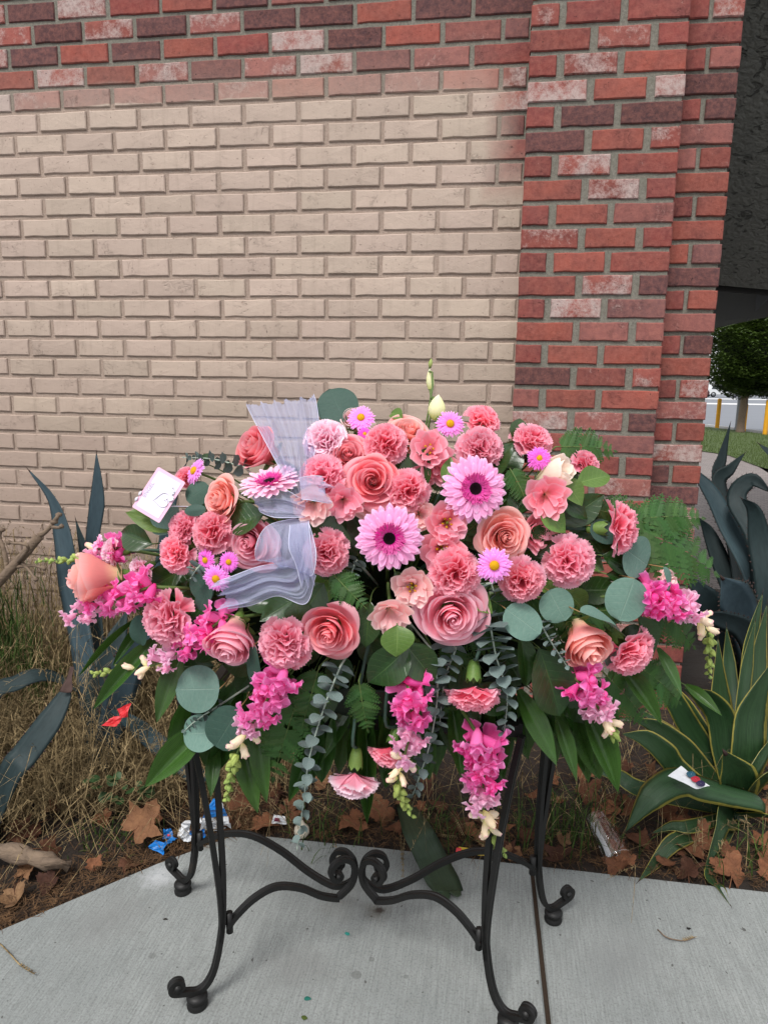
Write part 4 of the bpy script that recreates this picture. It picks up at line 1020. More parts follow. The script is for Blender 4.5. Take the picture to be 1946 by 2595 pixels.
make_carnation(838, 1632, 42, -.30, -.88, 'carnation hanging half behind the middle snapdragon', False, 1, -.0, True, [(832, 1560, 1.24), (840, 1450, 1.25)])

make_gerbera(841, 1163, 74, .0, .08, 'front facing pink gerbera, the lower of the two with dark eyes', 0, -.05)
make_gerbera(1026, 1056, 74, .16, .20, 'tilted pink gerbera in front of a carnation, the upper with a dark eye', 1, -.03)
make_gerbera(583, 1042, 68, -.18, .93, 'pale gerbera turned flat to the sky beside the tulle', 2, -.03, True)

LS = [
 (926, 968, 40, -.10, .28, 'open lisianthus cup with dark yellow stamens above the gerberas', 'open', 'lis', 0, -.0), (945, 1002, 40, .45, .0, 'lisianthus facing sideways under the open cup', 'ros', 'lis', 0, .03),
 (1196, 1022, 52, .72, .42, 'creamy white closed lisianthus bud beside the deep aster', 'bud', 'lis_white', 0, .0), (1180, 1074, 44, -.15, .0, 'folded pink lisianthus just below the creamy bud', 'ros', 'lis', 1, -.01),
 (1158, 1150, 40, .55, .05, 'dusky lisianthus peeping out behind the orange peach rose', 'ros', 'lis', 0, .03), (674, 1092, 40, -.08, -.05, 'pale blush lisianthus at the knot of the tulle bow', 'ros', 'lis_pale', 0, -.03),
 (742, 1086, 37, .05, -.05, 'mauve lisianthus below the coral rose, next to the blush one', 'ros', 'lis', 1, -.01), (817, 1088, 46, -.05, .22, 'pale ruffled lisianthus tucked behind the front gerbera', 'open', 'lis_pale', 1, .02),
 (911, 1113, 30, .15, .05, 'narrow cream lisianthus squeezed between the two gerberas', 'ros', 'lis_pale', 1, .01), (967, 1130, 42, .05, .10, 'pink lisianthus below the tilted gerbera', 'open', 'lis', 1, -.01),
 (955, 1190, 47, -.05, .0, 'dusky lisianthus above a carnation, right of the front gerbera', 'open', 'lis', 0, -.01), (889, 1272, 41, -.15, .0, 'blush lisianthus with open throat below the front gerbera', 'open', 'lis_pale', 1, -.03),
 (845, 1333, 42, .05, -.25, 'pleated pale lisianthus above the light green leaf', 'ros', 'lis_pale', 1, -.05), (903, 1040, 30, .2, .1, 'dark pink lisianthus petals showing between carnation and gerbera', 'ros', 'lis', 0, .04),
]
for (x, y, r, a, b_, lab, kd, col, var, off) in LS: make_lisi(x, y, r, a, b_, lab, kd, col, var, off)
# upright buds
def upright_bud(x, y, w, h, label, mat, lean, off, stem_to):
    P = at(x, y, surf(x, y, off)); s = px2m(h/2, P); o = thing('lisianthus_bud', label, 'bud', frame(P, rt0*lean + Vector((0, 0, 1)), None, s), 'upright buds at the top of the arrangement')
    for k in range(3):
        b = MB(); V = []; U = []; f = w/h
        for j in range(9):
            v = j/8; rad = f*math.sin(min(1, v*.96+.06)*math.pi)**.7*(1.0-.25*v)
            for i in range(7):
                u = i/6*2-1; a = k*2.094+u*1.25 + v*.9; V.append(((rad+.03*u*v)*math.cos(a), (rad+.03*u*v)*math.sin(a), -1+2*v-.10*abs(u)**2*v)); U.append((i/6, v))
        b.grid(V, 7, 9, U); b.build('petal', mat, o)
    for k in range(5): obj('sepal', SEPAL, M_CALYX, o, Matrix.Rotation(k*1.2566, 4, 'Z') @ Matrix.Diagonal((.45, .55, .8, 1)) @ Matrix.Translation((0, 0, -.2)))
    inv = inv_of(o); b = MB(); q = [at(px, py, surf(px, py, off+.01)) for px, py in stem_to]; b.tube([inv @ p for p in spline([P-Vector((0, 0, s*.9))]+q+[CORE_T(P)], 9)], .0022/s, 6); b.build('stem', M_STEM, o)
upright_bud(944, 880, 42, 56, 'fat pale green lisianthus bud rising above the roses', MP['lis_green'], .1, .05, [(938, 935)])
upright_bud(929, 820, 19, 48, 'slim yellow green bud above the fat pale bud', MP['lis_green'], -.08, .06, [(931, 860), (930, 900)])
upright_bud(930, 784, 10, 20, 'tiny green bud at the very top of the arrangement', MATB := mat_petal('tiny_bud', L_(110,140,70), L_(130,160,84), L_(150,176,100)), .15, .06, [(927, 800), (931, 860)])

AS = [(780, 903, 28, -.1, .55, 'lilac aster with yellow eye beside the round eucalyptus leaf', 0, 0, .02), (972, 916, 29, .05, .35, 'lilac aster with yellow eye between pale green bud and top carnation', 0, 1, .02),
      (1164, 990, 25, .0, .2, 'deep magenta pompon aster beside the creamy bud', 1, 2, -.01), (1067, 1221, 36, -.02, .05, 'largest lilac aster, yellow eyed, under the orange peach rose', 0, 0, -.04),
      (422, 1018, 30, -.72, .45, 'lilac aster seen from the side above the card', 0, 1, .03), (445, 1210, 22, -.45, .05, 'small purple aster below a carnation near the tulle tail', 1, 0, -.01),
      (495, 1214, 21, -.1, .1, 'small deep purple aster against the pink rose under the tulle', 1, 1, -.02), (468, 1250, 29, -.2, -.1, 'lilac aster partly under the end of the tulle tail', 0, 0, -.02),
      (788, 938, 16, .1, .4, 'tiny magenta aster between rose and carnation near the top', 1, 2, .02)]
for (x, y, r, a, b_, lab, deep, var, off) in AS: make_aster(x, y, r, a, b_, lab, bool(deep), var, off)

make_snap([(265, 1185, .05), (215, 1186, .05), (160, 1208, .04), (78, 1212, .04)], 'snapdragon lying behind the sideways peach rose, green tip past the agave', 20, npink=10, nbud=3, ngreen=12, seed=3)
make_snap([(325, 1268, -.02), (265, 1290, -.02), (205, 1315, -.01), (150, 1335, .0)], 'magenta snapdragon spike just under the sideways peach rose', 25, npink=17, nbud=0, ngreen=0, seed=5)
make_snap([(478, 1340, -.02), (420, 1385, -.03), (345, 1432, -.03), (270, 1448, -.02), (200, 1456, -.01)], 'snapdragon with cream buds reaching out over the strap leaves and dry grass', 26, npink=16, nbud=6, ngreen=9, seed=8)
make_snap([(610, 1458, -.06), (570, 1525, -.06), (530, 1590, -.06), (505, 1650, -.06), (490, 1730, -.05)], 'snapdragon hanging in front of the twin legs of the stand', 30, npink=15, nbud=6, ngreen=12, seed=11)
make_snap([(882, 1488, -.06), (890, 1560, -.06), (872, 1640, -.06), (860, 1700, -.06), (890, 1765, -.05)], 'snapdragon hanging between two head down carnations', 29, npink=15, nbud=6, ngreen=10, seed=14)
make_snap([(1035, 1592, -.06), (1045, 1670, -.07), (1042, 1740, -.07), (1060, 1800, -.06), (1088, 1845, -.06)], 'longest snapdragon hanging almost to the curled stretchers', 31, npink=18, nbud=7, ngreen=9, seed=17)
make_snap([(1243, 1465, -.03), (1285, 1520, -.04), (1315, 1565, -.04), (1330, 1605, -.04)], 'snapdragon hanging below the nodding orange rose', 29, npink=12, nbud=4, ngreen=6, seed=20)
make_snap([(1385, 1290, -.02), (1440, 1305, -.02), (1495, 1325, -.01), (1530, 1375, .0), (1530, 1465, .01)], 'bright magenta snapdragon bending down at its tip near the striped agave', 28, npink=18, nbud=6, ngreen=10, seed=23)

# ---------------- single leaves that show
LF = [('euc', 745, 912, 712, 838, 1.0, .05, .06, 'round blue green eucalyptus leaf standing above the flowers before the wall', 1, (0, .1)),
 ('euc', 1348, 1185, 1402, 1222, 1.15, .0, .0, 'round eucalyptus leaf under the edge on carnation', 0, (.2, 0)), ('euc', 1370, 1250, 1338, 1342, .98, -.03, -.04, 'largest pale round eucalyptus leaf beside the magenta snapdragon', 0, (.1, .1)),
 ('euc', 1185, 1275, 1222, 1342, 1.02, -.01, -.03, 'pale round eucalyptus leaf below the round carnation', 0, (0, .1)), ('euc', 1092, 1315, 1168, 1370, .85, -.02, -.05, 'pale eucalyptus leaf pointing down right of the largest rose', 0, (.1, .2)),
 ('euc', 1252, 1322, 1343, 1348, .62, -.06, -.08, 'flat pale eucalyptus leaf shading the orange rose', 0, (0, .75)), ('euc', 1432, 1225, 1450, 1278, .40, -.03, -.04, 'thin eucalyptus leaf seen edge on before the small peach rose', 0, (.6, 0)),
 ('euc', 475, 1488, 378, 1490, 1.02, -.02, -.04, 'big round eucalyptus leaf alone below the nodding pink rose', 0, (-.1, .1)), ('euc', 478, 1580, 388, 1590, .82, -.01, -.03, 'lowest eucalyptus leaf crossing the top of the stand leg', 0, (-.1, .2)),
 ('euc', 518, 1530, 462, 1618, .78, -.03, -.05, 'eucalyptus leaf overlapping the lowest one near a snapdragon', 1, (0, .1)), ('euc', 305, 1328, 300, 1400, .58, .0, -.01, 'half hidden eucalyptus leaf behind the large ruffled carnation', 1, (-.3, 0)),
 ('euc', 385, 1095, 322, 1145, .85, .03, .01, 'eucalyptus leaf under the lower edge of the card', 0, (-.2, .1)), ('euc', 452, 1050, 402, 1080, .95, .03, .02, 'round eucalyptus leaf between the card and the side on aster', 1, (-.2, .1)),
 ('euc', 445, 1100, 398, 1104, .55, .02, .01, 'small eucalyptus leaf at the card stick', 1, (-.2, .1)), ('euc', 455, 1262, 428, 1320, .55, .01, .0, 'dim eucalyptus leaf left of the tulle tail', 1, (-.2, .1)),
 ('euc', 548, 1395, 553, 1488, .36, -.04, -.05, 'narrow folded eucalyptus leaf between rose and ragged carnation', 1, (-.4, .0)), ('euc', 500, 1085, 455, 1125, .9, .03, .02, 'dark round eucalyptus leaf beneath the flat gerbera', 1, (-.2, .1)),
 ('euc', 1275, 1135, 1335, 1160, .8, .03, .02, 'dim eucalyptus leaf left of the edge on carnation', 1, (.2, .2)), ('euc', 420, 1240, 450, 1300, .75, .02, .02, 'grey eucalyptus leaf behind the large ruffled carnation stem', 1, (-.2, .1)),
 ('euc', 1310, 1390, 1325, 1440, .6, .0, .0, 'eucalyptus leaf between orange rose and hanging pale carnation', 0, (.2, .1)),
 ('salal', 885, 1395, 790, 1492, .62, -.03, -.05, 'glossy dark leaf pointing down left under the pleated lisianthus', 0, (-.1, 0)), ('salal', 875, 1390, 945, 1478, .66, -.03, -.05, 'glossy dark leaf pointing down right under the largest rose', 0, (.1, 0)),
 ('salal', 858, 1350, 862, 1422, 1.05, -.05, -.08, 'light green leaf between the two dark glossy leaves', 1, (0, .3)), ('salal', 1245, 1045, 1325, 1020, .55, .02, .02, 'light green leaf pointing out against the red pillar', 1, (.2, .4)),
 ('salal', 1215, 1035, 1262, 1092, .70, .01, .0, 'olive leaf under the light green one by the pillar', 1, (.2, .1)), ('salal', 1165, 1098, 1228, 1150, .72, .01, .0, 'olive leaf beside the folded pink lisianthus', 1, (.2, .2)),
 ('salal', 330, 1175, 246, 1150, .62, .03, .02, 'dark rounded leaf between agave spike and card', 0, (-.2, .1)), ('salal', 395, 1140, 278, 1108, .48, .04, .02, 'light green leaf lying under the bottom corner of the card', 1, (-.1, .3)),
 ('salal', 800, 1300, 788, 1405, .58, -.01, -.03, 'dark leaf right of the wide open coral rose', 0, (-.1, 0)), ('salal', 1165, 1400, 1215, 1555, .62, -.01, -.03, 'large dark leaf hanging behind the frosty eucalyptus', 0, (.1, .0)),
 ('salal', 1125, 1370, 1140, 1490, .42, .0, -.02, 'narrow dark leaf right of the frosty eucalyptus', 0, (.2, 0)), ('salal', 655, 1130, 765, 1165, .55, .0, .0, 'dark leaf between tulle knot and front gerbera', 0, (0, .4)),
 ('salal', 570, 1110, 480, 1140, .75, .01, .01, 'dark pointed leaf under the flat gerbera', 0, (-.1, .3)), ('salal', 870, 905, 838, 885, .6, .05, .06, 'pointed leaf behind the light peach rose', 1, (0, .1)),
 ('salal', 1110, 955, 1125, 900, .5, .05, .06, 'leaf tip standing behind the carnation by the pillar', 0, (.1, .1)), ('salal', 960, 1045, 975, 990, .5, .02, .02, 'curled green leaf left of the tilted gerbera', 1, (0, .1)),
 ('salal', 1010, 1280, 1068, 1325, .6, -.01, -.03, 'light leaf behind the upper right of the largest rose', 1, (.2, .2)), ('salal', 1310, 1240, 1395, 1265, .5, .02, .01, 'dark leaf between the round eucalyptus leaves', 0, (.1, .2)),
 ('salal', 1375, 1330, 1425, 1425, .42, .0, -.01, 'olive curled leaf right of the hanging pale carnation', 0, (.3, .1)), ('salal', 1300, 1200, 1380, 1235, .55, .03, .02, 'shaded leaf under the edge on carnation', 0, (.1, .2)),
 ('salal', 440, 1000, 455, 975, .6, .05, .06, 'dark leaf beside the eucalyptus tip above the card', 0, (-.1, .1)), ('salal', 640, 1300, 650, 1345, 1.3, .01, .0, 'broad dark leaf below the tulle lobe', 0, (0, .1)),
 ('salal', 700, 1260, 640, 1345, .75, .02, .01, 'broad dark leaf behind the tulle tail', 0, (0, .1)), ('salal', 1210, 1080, 1275, 1120, .6, .03, .02, 'bright leaf under the olive leaves by the pillar', 0, (.2, .2))]
for (kd, x0, y0, x1, y1, wr, o0, o1, lab, light, tilt) in LF: leafpx(kd, x0, y0, x1, y1, wr, o0, o1, lab, bool(light), None, tilt)
# ---------------- strap leaves
SL = [(455, 1560, 308, 1708, .34, 'broad ribbed leaf reaching left past the stand leg'), (345, 1375, 195, 1535, .20, 'dark strap leaf pointing down left over the dry grass'), (395, 1415, 332, 1562, .30, 'broad dark strap leaf below the cream budded snapdragon'),
 (300, 1335, 165, 1462, .10, 'thin strap leaf under the magenta spike by the rose'), (330, 1330, 240, 1440, .18, 'shaded strap leaf behind the thin one'), (520, 1545, 552, 1765, .26, 'ribbed leaf hanging right of the green snapdragon tip'), (555, 1530, 572, 1742, .22, 'second ribbed leaf hanging beside the snapdragon tip'),
 (792, 1500, 795, 1797, .15, 'longest ribbed leaf hanging straight down beside the pale carnation'), (705, 1540, 622, 1742, .24, 'strap leaf hanging behind the long eucalyptus sprig'), (975, 1520, 1002, 1690, .26, 'ribbed leaf hanging left of the longest snapdragon'), (1075, 1520, 1082, 1680, .30, 'ribbed leaf hanging behind the longest snapdragon'),
 (1260, 1530, 1345, 1716, .30, 'broad pointed leaf hanging under the lower snapdragon beside the back leg'), (1120, 1490, 1205, 1660, .30, 'ribbed leaf hanging before the twin bars of the stand'), (1340, 1440, 1436, 1565, .30, 'ribbed leaf pointing to the striped agave'), (1200, 1545, 1248, 1690, .24, 'ribbed leaf hanging left of the broad pointed one'),
 (880, 1545, 905, 1695, .26, 'strap leaf behind the middle snapdragon'), (470, 1610, 452, 1722, .30, 'short ribbed leaf between the bars of the stand leg'), (1420, 1400, 1475, 1505, .28, 'pale strap leaf tip near the drooping snapdragon'), (1480, 1480, 1560, 1545, .28, 'slim strap leaf tip lying over the striped agave'), (760, 1500, 700, 1640, .28, 'strap leaf behind the frosty sprig'),
 (940, 1500, 985, 1650, .24, 'shaded strap leaf between snapdragons'), (1160, 1500, 1250, 1640, .26, 'shaded strap leaf right of the stand bars'), (640, 1500, 600, 1660, .22, 'shaded strap leaf behind the fern'), (860, 1520, 830, 1690, .22, 'shaded strap leaf behind the pale hanging carnation')]
for (x0, y0, x1, y1, wr, lab) in SL:
    bk = .07 if ('longest ribbed' in lab or 'shaded' in lab or 'behind' in lab) else 0
    leafpx('strap', x0, y0, x1, y1, wr, .05+bk, -.02+bk, lab, tilt=(.0, .15))
sr = random.Random(41); SLN = [(430, 'left stand bars'), (540, 'green snapdragon tip'), (660, 'longest frosty sprig'), (760, 'lowest carnation'), (880, 'middle snapdragon'), (960, 'head down carnation'), (1050, 'longest snapdragon'), (1160, 'right stand bars'), (1270, 'lower snapdragon')]
for k in range(34):
    x = 440 + 830*(k+.5)/34 + sr.uniform(-18, 18); y = 1470 + sr.uniform(-20, 30); sp = (x-840)*.16 + sr.uniform(-30, 30)
    leafpx('strap', x, y, x+sp, y+sr.uniform(140, 235), sr.uniform(.22, .34), .11, .09, 'shaded hanging strap leaf behind the %s' % min(SLN, key=lambda q: abs(q[0]-x))[1], tilt=(sr.uniform(-.2, .2), .1))
# ---------------- ferns
FR = [(1330, 1130, 1548, 1242, 'long fern frond reaching out past the brick corner', .05, .06, .40, (.1, .5)), (1370, 1120, 1520, 1120, 'fern frond lying across the lower bricks of the pillar', .06, .07, .36, (.0, .4)), (1200, 965, 1330, 975, 'fern frond beside the small carnation on the pillar', .05, .07, .42, (.1, .4)),
 (1100, 1010, 1140, 1095, 'fern frond right of the tilted gerbera', .03, .02, .5, (.2, .2)), (715, 1235, 792, 1315, 'bright fern frond below the front gerbera', -.01, -.03, .5, (-.1, .3)), (650, 1490, 590, 1685, 'fern frond hanging between snapdragon and long eucalyptus', .0, -.02, .36, (-.1, .1)),
 (775, 1470, 795, 1580, 'fern frond hanging under the dark glossy leaf', -.01, -.02, .45, (0, .1)), (690, 1440, 650, 1580, 'fern frond hanging under the wide open coral rose', .0, -.02, .4, (0, .1)), (1380, 1440, 1470, 1520, 'fern frond above the striped agave', .03, .02, .4, (.2, .3)), (1300, 1450, 1395, 1560, 'fern frond right of the lower snapdragon', .03, .02, .38, (.2, .2)),
 (1280, 1100, 1420, 1140, 'dark fern frond above the edge on carnation', .06, .05, .42, (.1, .4)), (360, 1270, 290, 1320, 'fern frond behind the large ruffled carnation', .04, .03, .5, (-.2, .2)), (930, 1060, 990, 1000, 'fern tip behind the tilted gerbera', .06, .05, .4, (0, .2)), (540, 1130, 470, 1110, 'fern frond above the half covered rose', .03, .02, .45, (-.1, .4)),
 (900, 1470, 905, 1590, 'fern frond behind the middle snapdragon', .03, .01, .42, (0, .1)), (1180, 1290, 1240, 1370, 'fern frond behind the flat eucalyptus leaf', .03, .01, .45, (.1, .2)), (1400, 1300, 1500, 1400, 'fern frond below the bright magenta spike', .05, .04, .4, (.2, .3)), (1050, 1290, 1120, 1330, 'dim fern frond right of the largest rose', .02, .01, .5, (0, .2))]
for (x0, y0, x1, y1, lab, o0, o1, wd, tilt) in FR: fernpx(x0, y0, x1, y1, lab, o0, o1, wd, 12, tilt)
# ---------------- baby eucalyptus
make_baby([(735, 1440, -.03), (700, 1530, -.05), (668, 1640, -.06), (655, 1740, -.06), (642, 1835, -.06)], 'longest frosty eucalyptus sprig hanging down to the curled stretcher', 21, .027, .013)
make_baby([(930, 1400, -.01), (945, 1490, -.02), (930, 1600, -.03), (905, 1680, -.03), (890, 1722, -.03)], 'frosty eucalyptus sprig hanging behind the middle snapdragon', 18, .027, .012)
make_baby([(1055, 1330, -.01), (1072, 1420, -.04), (1095, 1500, -.05), (1088, 1590, -.05)], 'dense frosty eucalyptus sprig right of the largest rose', 20, .034, .014)
make_baby([(1165, 1345, -.02), (1195, 1395, -.04), (1228, 1445, -.05)], 'short frosty eucalyptus sprig left of the nodding orange rose', 11, .018, .008)
make_baby([(530, 1010, .05), (460, 992, .05), (395, 988, .05)], 'slim eucalyptus tip above the card', 11, .020, .007)
make_baby([(440, 1215, .0), (425, 1230, -.02), (412, 1250, -.02)], 'tiny eucalyptus cluster beside the small purple asters', 4, .017, .012)
make_baby([(985, 1400, .0), (960, 1470, .0), (950, 1560, .0)], 'dim frosty eucalyptus sprig under the largest rose', 12, .022, .012)
make_baby([(770, 1210, .02), (762, 1230, .01), (758, 1255, .01)], 'small grey eucalyptus cluster left of the front gerbera', 5, .018, .012)
make_baby([(480, 1520, .0), (420, 1560, -.01), (390, 1590, -.01)], 'thin eucalyptus tip crossing the stand leg', 8, .012, .006)
make_baby([(1060, 1260, .03), (1075, 1300, .02), (1090, 1330, .02)], 'shaded eucalyptus sprig below the largest aster', 7, .022, .014)

# ---------------- bed of filler greenery behind the blooms
POLY = [(570, 985), (700, 925), (900, 905), (1080, 930), (1270, 1010), (1400, 1130), (1430, 1290), (1380, 1460), (1250, 1560), (1000, 1600), (760, 1600), (540, 1560), (390, 1460), (300, 1320), (360, 1180), (440, 1060)]
def inside(x, y):
    c = False; n = len(POLY)
    for i in range(n):
        (x1, y1), (x2, y2) = POLY[i], POLY[i-1]
        if (y1 > y) != (y2 > y) and x < (x2-x1)*(y-y1)/(y2-y1)+x1: c = not c
    return c
LAND = [(980, 1337, 'largest pink rose'), (803, 1037, 'coral rose over the gerbera'), (882, 925, 'upturned peach rose'), (1095, 1162, 'orange peach rose'), (709, 1374, 'wide open coral rose'), (500, 1392, 'nodding pink rose'), (1268, 1395, 'nodding orange rose'), (532, 1175, 'half covered pink rose'), (465, 1080, 'sideways peach rose by the card'),
 (556, 968, 'rose behind the tulle fan'), (1347, 1140, 'edge on carnation'), (1233, 1217, 'round carnation'), (613, 1398, 'ragged carnation'), (357, 1342, 'large ruffled carnation'), (1152, 948, 'carnation by the pillar'), (1040, 968, 'carnation behind the tilted gerbera'), (841, 1163, 'front gerbera'), (1026, 1056, 'tilted gerbera'), (583, 1035, 'flat pale gerbera'),
 (1180, 1074, 'folded pink lisianthus'), (889, 1272, 'blush lisianthus'), (422, 1018, 'side on aster'), (570, 1525, 'snapdragon before the stand leg'), (890, 1560, 'middle snapdragon'), (1045, 1640, 'longest snapdragon'), (1285, 1520, 'lower snapdragon'), (420, 1385, 'cream budded snapdragon'), (1440, 1305, 'bright magenta snapdragon'), (690, 1250, 'lower tulle tail'), (1095, 1450, 'dense frosty eucalyptus'), (700, 1520, 'longest frosty sprig'), (1128, 1258, 'carnation by the largest aster')]
def near(x, y, land=None): return min(land or LAND, key=lambda q: (q[0]-x)**2+(q[1]-y)**2)[2]
fr = random.Random(77); k = 0
while k < 135:
    x, y = fr.uniform(290, 1440), fr.uniform(900, 1610)
    if not inside(x, y): continue
    an = math.atan2(y-1230, x-835) + fr.uniform(-.7, .7); L = fr.uniform(70, 125)
    x1, y1 = x+math.cos(an)*L, y+math.sin(an)*L*.9
    if not inside(lerp(x, x1, .8), lerp(y, y1, .8)): continue
    off = fr.uniform(.035, .085)
    leafpx('salal', x, y, x1, y1, fr.uniform(.5, .72), off+.01, off-.01, 'dark glossy filler leaf tucked in behind the %s' % near((x+x1)/2, (y+y1)/2), fr.random() < .06, None, (fr.uniform(-.4, .4), fr.uniform(-.3, .5)), group='filler leaves behind the blooms')
    k += 1
k = 0
while k < 16:
    x, y = fr.uniform(320, 1420), fr.uniform(930, 1560)
    if not inside(x, y): continue
    an = math.atan2(y-1230, x-835) + fr.uniform(-.5, .5); L = fr.uniform(100, 150); x1, y1 = x+math.cos(an)*L, y+math.sin(an)*L
    if not inside(x1, y1): continue
    fernpx(x, y, x1, y1, 'dark fern filler tucked in behind the %s' % near((x+x1)/2, (y+y1)/2), .05, .035, .42, 10, (fr.uniform(-.2, .2), fr.uniform(0, .4))); k += 1

# ================================================================== TULLE BOW
def mat_tulle():
    m = NT('lavender_tulle'); u, ux, uy = m.uv()
    a = m.math('FRACT', m.math('MULTIPLY', ux, 1.0)); 
    w1 = m.n('TexWave', {'Vector': m.n('Mapping', {'Vector': u, 'Rotation': (0, 0, .6), 'Scale': (1, 1, 1)}).outputs[0], 'Scale': 60.0}).outputs[1]
    w2 = m.n('TexWave', {'Vector': m.n('Mapping', {'Vector': u, 'Rotation': (0, 0, -.6), 'Scale': (1, 1, 1)}).outputs[0], 'Scale': 60.0}).outputs[1]
    net = m.math('MAXIMUM', m.maprange(w1, .62, .9), m.maprange(w2, .62, .9))
    f = m.math('ADD', .30, m.math('MULTIPLY', net, .48))
    d = m.n('BsdfDiffuse', {'Color': lin(220, 224, 255)}).outputs[0]; t = m.n('BsdfTranslucent', {'Color': lin(216, 220, 255)}).outputs[0]
    s = m.n('MixShader', {0: .45, 1: d, 2: t}).outputs[0]
    return m.surf(m.n('MixShader', {0: f, 1: m.n('BsdfTransparent').outputs[0], 2: s}).outputs[0])
M_TULLE = mat_tulle(); M_HEM = plain('tulle_hem', L_(226, 226, 248), .7)
bow = thing('tulle_bow', 'sheer lavender white tulle bow with a pleated fan and loose tails', 'bow', Matrix.Translation(at(655, 1100, surf(655, 1100, -.02))))
binv = inv_of(bow)
def tulle(name, rows, pleats, amp, nu=61, nv=30, seed=1, fray=0.0, endamp=1.0):
    r = random.Random(seed); A = [at(a[0], a[1], surf(a[0], a[1], a[4])) for a in rows]; B = [at(a[2], a[3], surf(a[2], a[3], a[5])) for a in rows]
    CA, CB = spline(A, nv), spline(B, nv); ph = r.uniform(0, 6); V = []; U = []; ph2 = r.uniform(0, 6)
    L = sum((CA[i+1]-CA[i]).length for i in range(nv-1)); Wd = max((CA[i]-CB[i]).length for i in range(nv))
    for j in range(nv):
        v = j/(nv-1); am = amp*lerp(.35, endamp, v)
        for i in range(nu):
            t = i/(nu-1); q = CA[j].lerp(CB[j], t); along = (CA[min(j+1, nv-1)]-CA[max(j-1, 0)]).normalized()
            s = math.sin(pleats*6.283*t + ph + 1.2*math.sin(3*t+ph2) + .5*math.sin(4*v+ph2)); s2 = math.sin(pleats*3.4*6.283*t+ph2*3+2*v)
            s = 2/math.pi*math.asin(s*.985)*.8 + .55*math.sin(pleats*1.618*6.283*t + ph*2 - 2.2*v + ph2)*math.cos(2.4*v+5*t+ph) + .35*math.sin(9*v+4*t+ph2)
            q = q - HF*(am*(s + .16*s2)) + (CB[j]-CA[j])*(.35/pleats/6.28*math.cos(pleats*6.283*t+ph))
            if j == nv-1 and fray: q = q + along*(fray*((i % 3)-1)*r.uniform(.3, 1.2) + .012*s)
            V.append(binv @ q); U.append((t*Wd*9, v*L*9))
    b = MB(); b.grid(V, nu, nv, U); sh = b.build(name, M_TULLE, bow)
    for col in (0, nu-1):
        h = MB(); h.tube([V[j*nu+col] for j in range(nv)], .0006, 4); h.build('hem', M_HEM, sh)
    return sh
tulle('fan', [(642, 1088, 664, 1084, -.03, -.03), (606, 1015, 676, 1000, -.03, -.01), (570, 950, 688, 920, .0, .01), (535, 878, 680, 856, .03, .03)], 5, .014, 81, 30, 1, .004)
tulle('left_loop', [(660, 1082, 660, 1118, -.03, -.03), (605, 1052, 618, 1120, -.05, -.05), (560, 1056, 588, 1117, -.05, -.05), (546, 1075, 562, 1104, -.035, -.035), (565, 1072, 590, 1100, -.01, -.01), (640, 1085, 645, 1108, .0, .0)], 2.2, .008, 49, 34, 4)
tulle('short_end', [(646, 1032, 652, 1078, -.05, -.05), (675, 1028, 680, 1082, -.065, -.065), (700, 1030, 712, 1088, -.06, -.06)], 1.5, .004, 31, 16, 6, .003)
tulle('lower_loop', [(640, 1120, 668, 1124, -.02, -.02), (590, 1132, 668, 1130, -.05, -.04), (568, 1150, 676, 1158, -.08, -.06), (556, 1185, 684, 1200, -.095, -.085), (562, 1212, 676, 1240, -.085, -.08), (610, 1206, 655, 1230, -.05, -.05)], 2.3, .010, 81, 34, 9)
tulle('side_fall', [(628, 1134, 668, 1128, -.07, -.06), (626, 1180, 672, 1170, -.085, -.075), (640, 1218, 676, 1220, -.085, -.08), (652, 1262, 682, 1250, -.08, -.075)], 2, .005, 41, 24, 12, .002)
tulle('long_tail', [(635, 1200, 682, 1245, -.06, -.06), (612, 1214, 660, 1306, -.075, -.07), (560, 1224, 600, 1288, -.075, -.07), (510, 1240, 540, 1312, -.065, -.06), (465, 1257, 488, 1318, -.055, -.05)], 2.8, .014, 81, 36, 15, .004)

# ================================================================== NOTE CARD ON A CLEAR PICK
M_CARD = plain('pink_card', L_(240, 190, 214), .7); M_CARDW = plain('white_card_print', L_(226, 220, 236), .75); M_CLEAR = plain('milky_plastic', L_(232, 226, 238), .5, .3); M_CARDT = plain('card_relief', L_(200, 176, 204), .7)
g0 = 1.275
cTL, cTR, cBR, cBL = (at(338, 1006, g0+.02), at(397, 1040, g0+.0), at(345, 1131, g0-.03), at(294, 1099, g0-.01))
cx_ = (cTR-cTL).normalized(); cn = (cTR-cTL).cross(cBL-cTL).normalized()
if cn.dot(HF) > 0: cn = -cn
cy_ = cn.cross(cx_); cw, chh = (cTR-cTL).length, (cBL-cTL).length; cc = (cTL+cTR+cBR+cBL)/4
CM = Matrix(((cx_.x, cy_.x, cn.x, cc.x), (cx_.y, cy_.y, cn.y, cc.y), (cx_.z, cy_.z, cn.z, cc.z), (0, 0, 0, 1)))
card = thing('note_card', 'white gift card with pink border clipped upright beside the flowers', 'card', CM)
def rrect(w, h, r, z, n=5):
    P = []
    for (sx, sy, a) in ((1, 1, 0), (-1, 1, 1.5708), (-1, -1, 3.1416), (1, -1, 4.7124)):
        for k in range(n): P.append((sx*(w/2-r)+r*math.cos(a+k/(n-1)*1.5708), sy*(h/2-r)+r*math.sin(a+k/(n-1)*1.5708), z))
    return P
def plate(w, h, r, z0, z1):
    b = MB(); A, B = rrect(w, h, r, z0), rrect(w, h, r, z1); n = len(A)
    b.add(A+B, [tuple(range(n-1, -1, -1)), tuple(range(n, 2*n))] + [(i, (i+1) % n, n+(i+1) % n, n+i) for i in range(n)]); return b
plate(cw, chh, .003, -.0006, 0).build('board', M_CARD, card, smooth=False)
plate(cw*.82, chh*.86, .002, .0002, .0006).build('print_panel', M_CARDW, card, smooth=False)
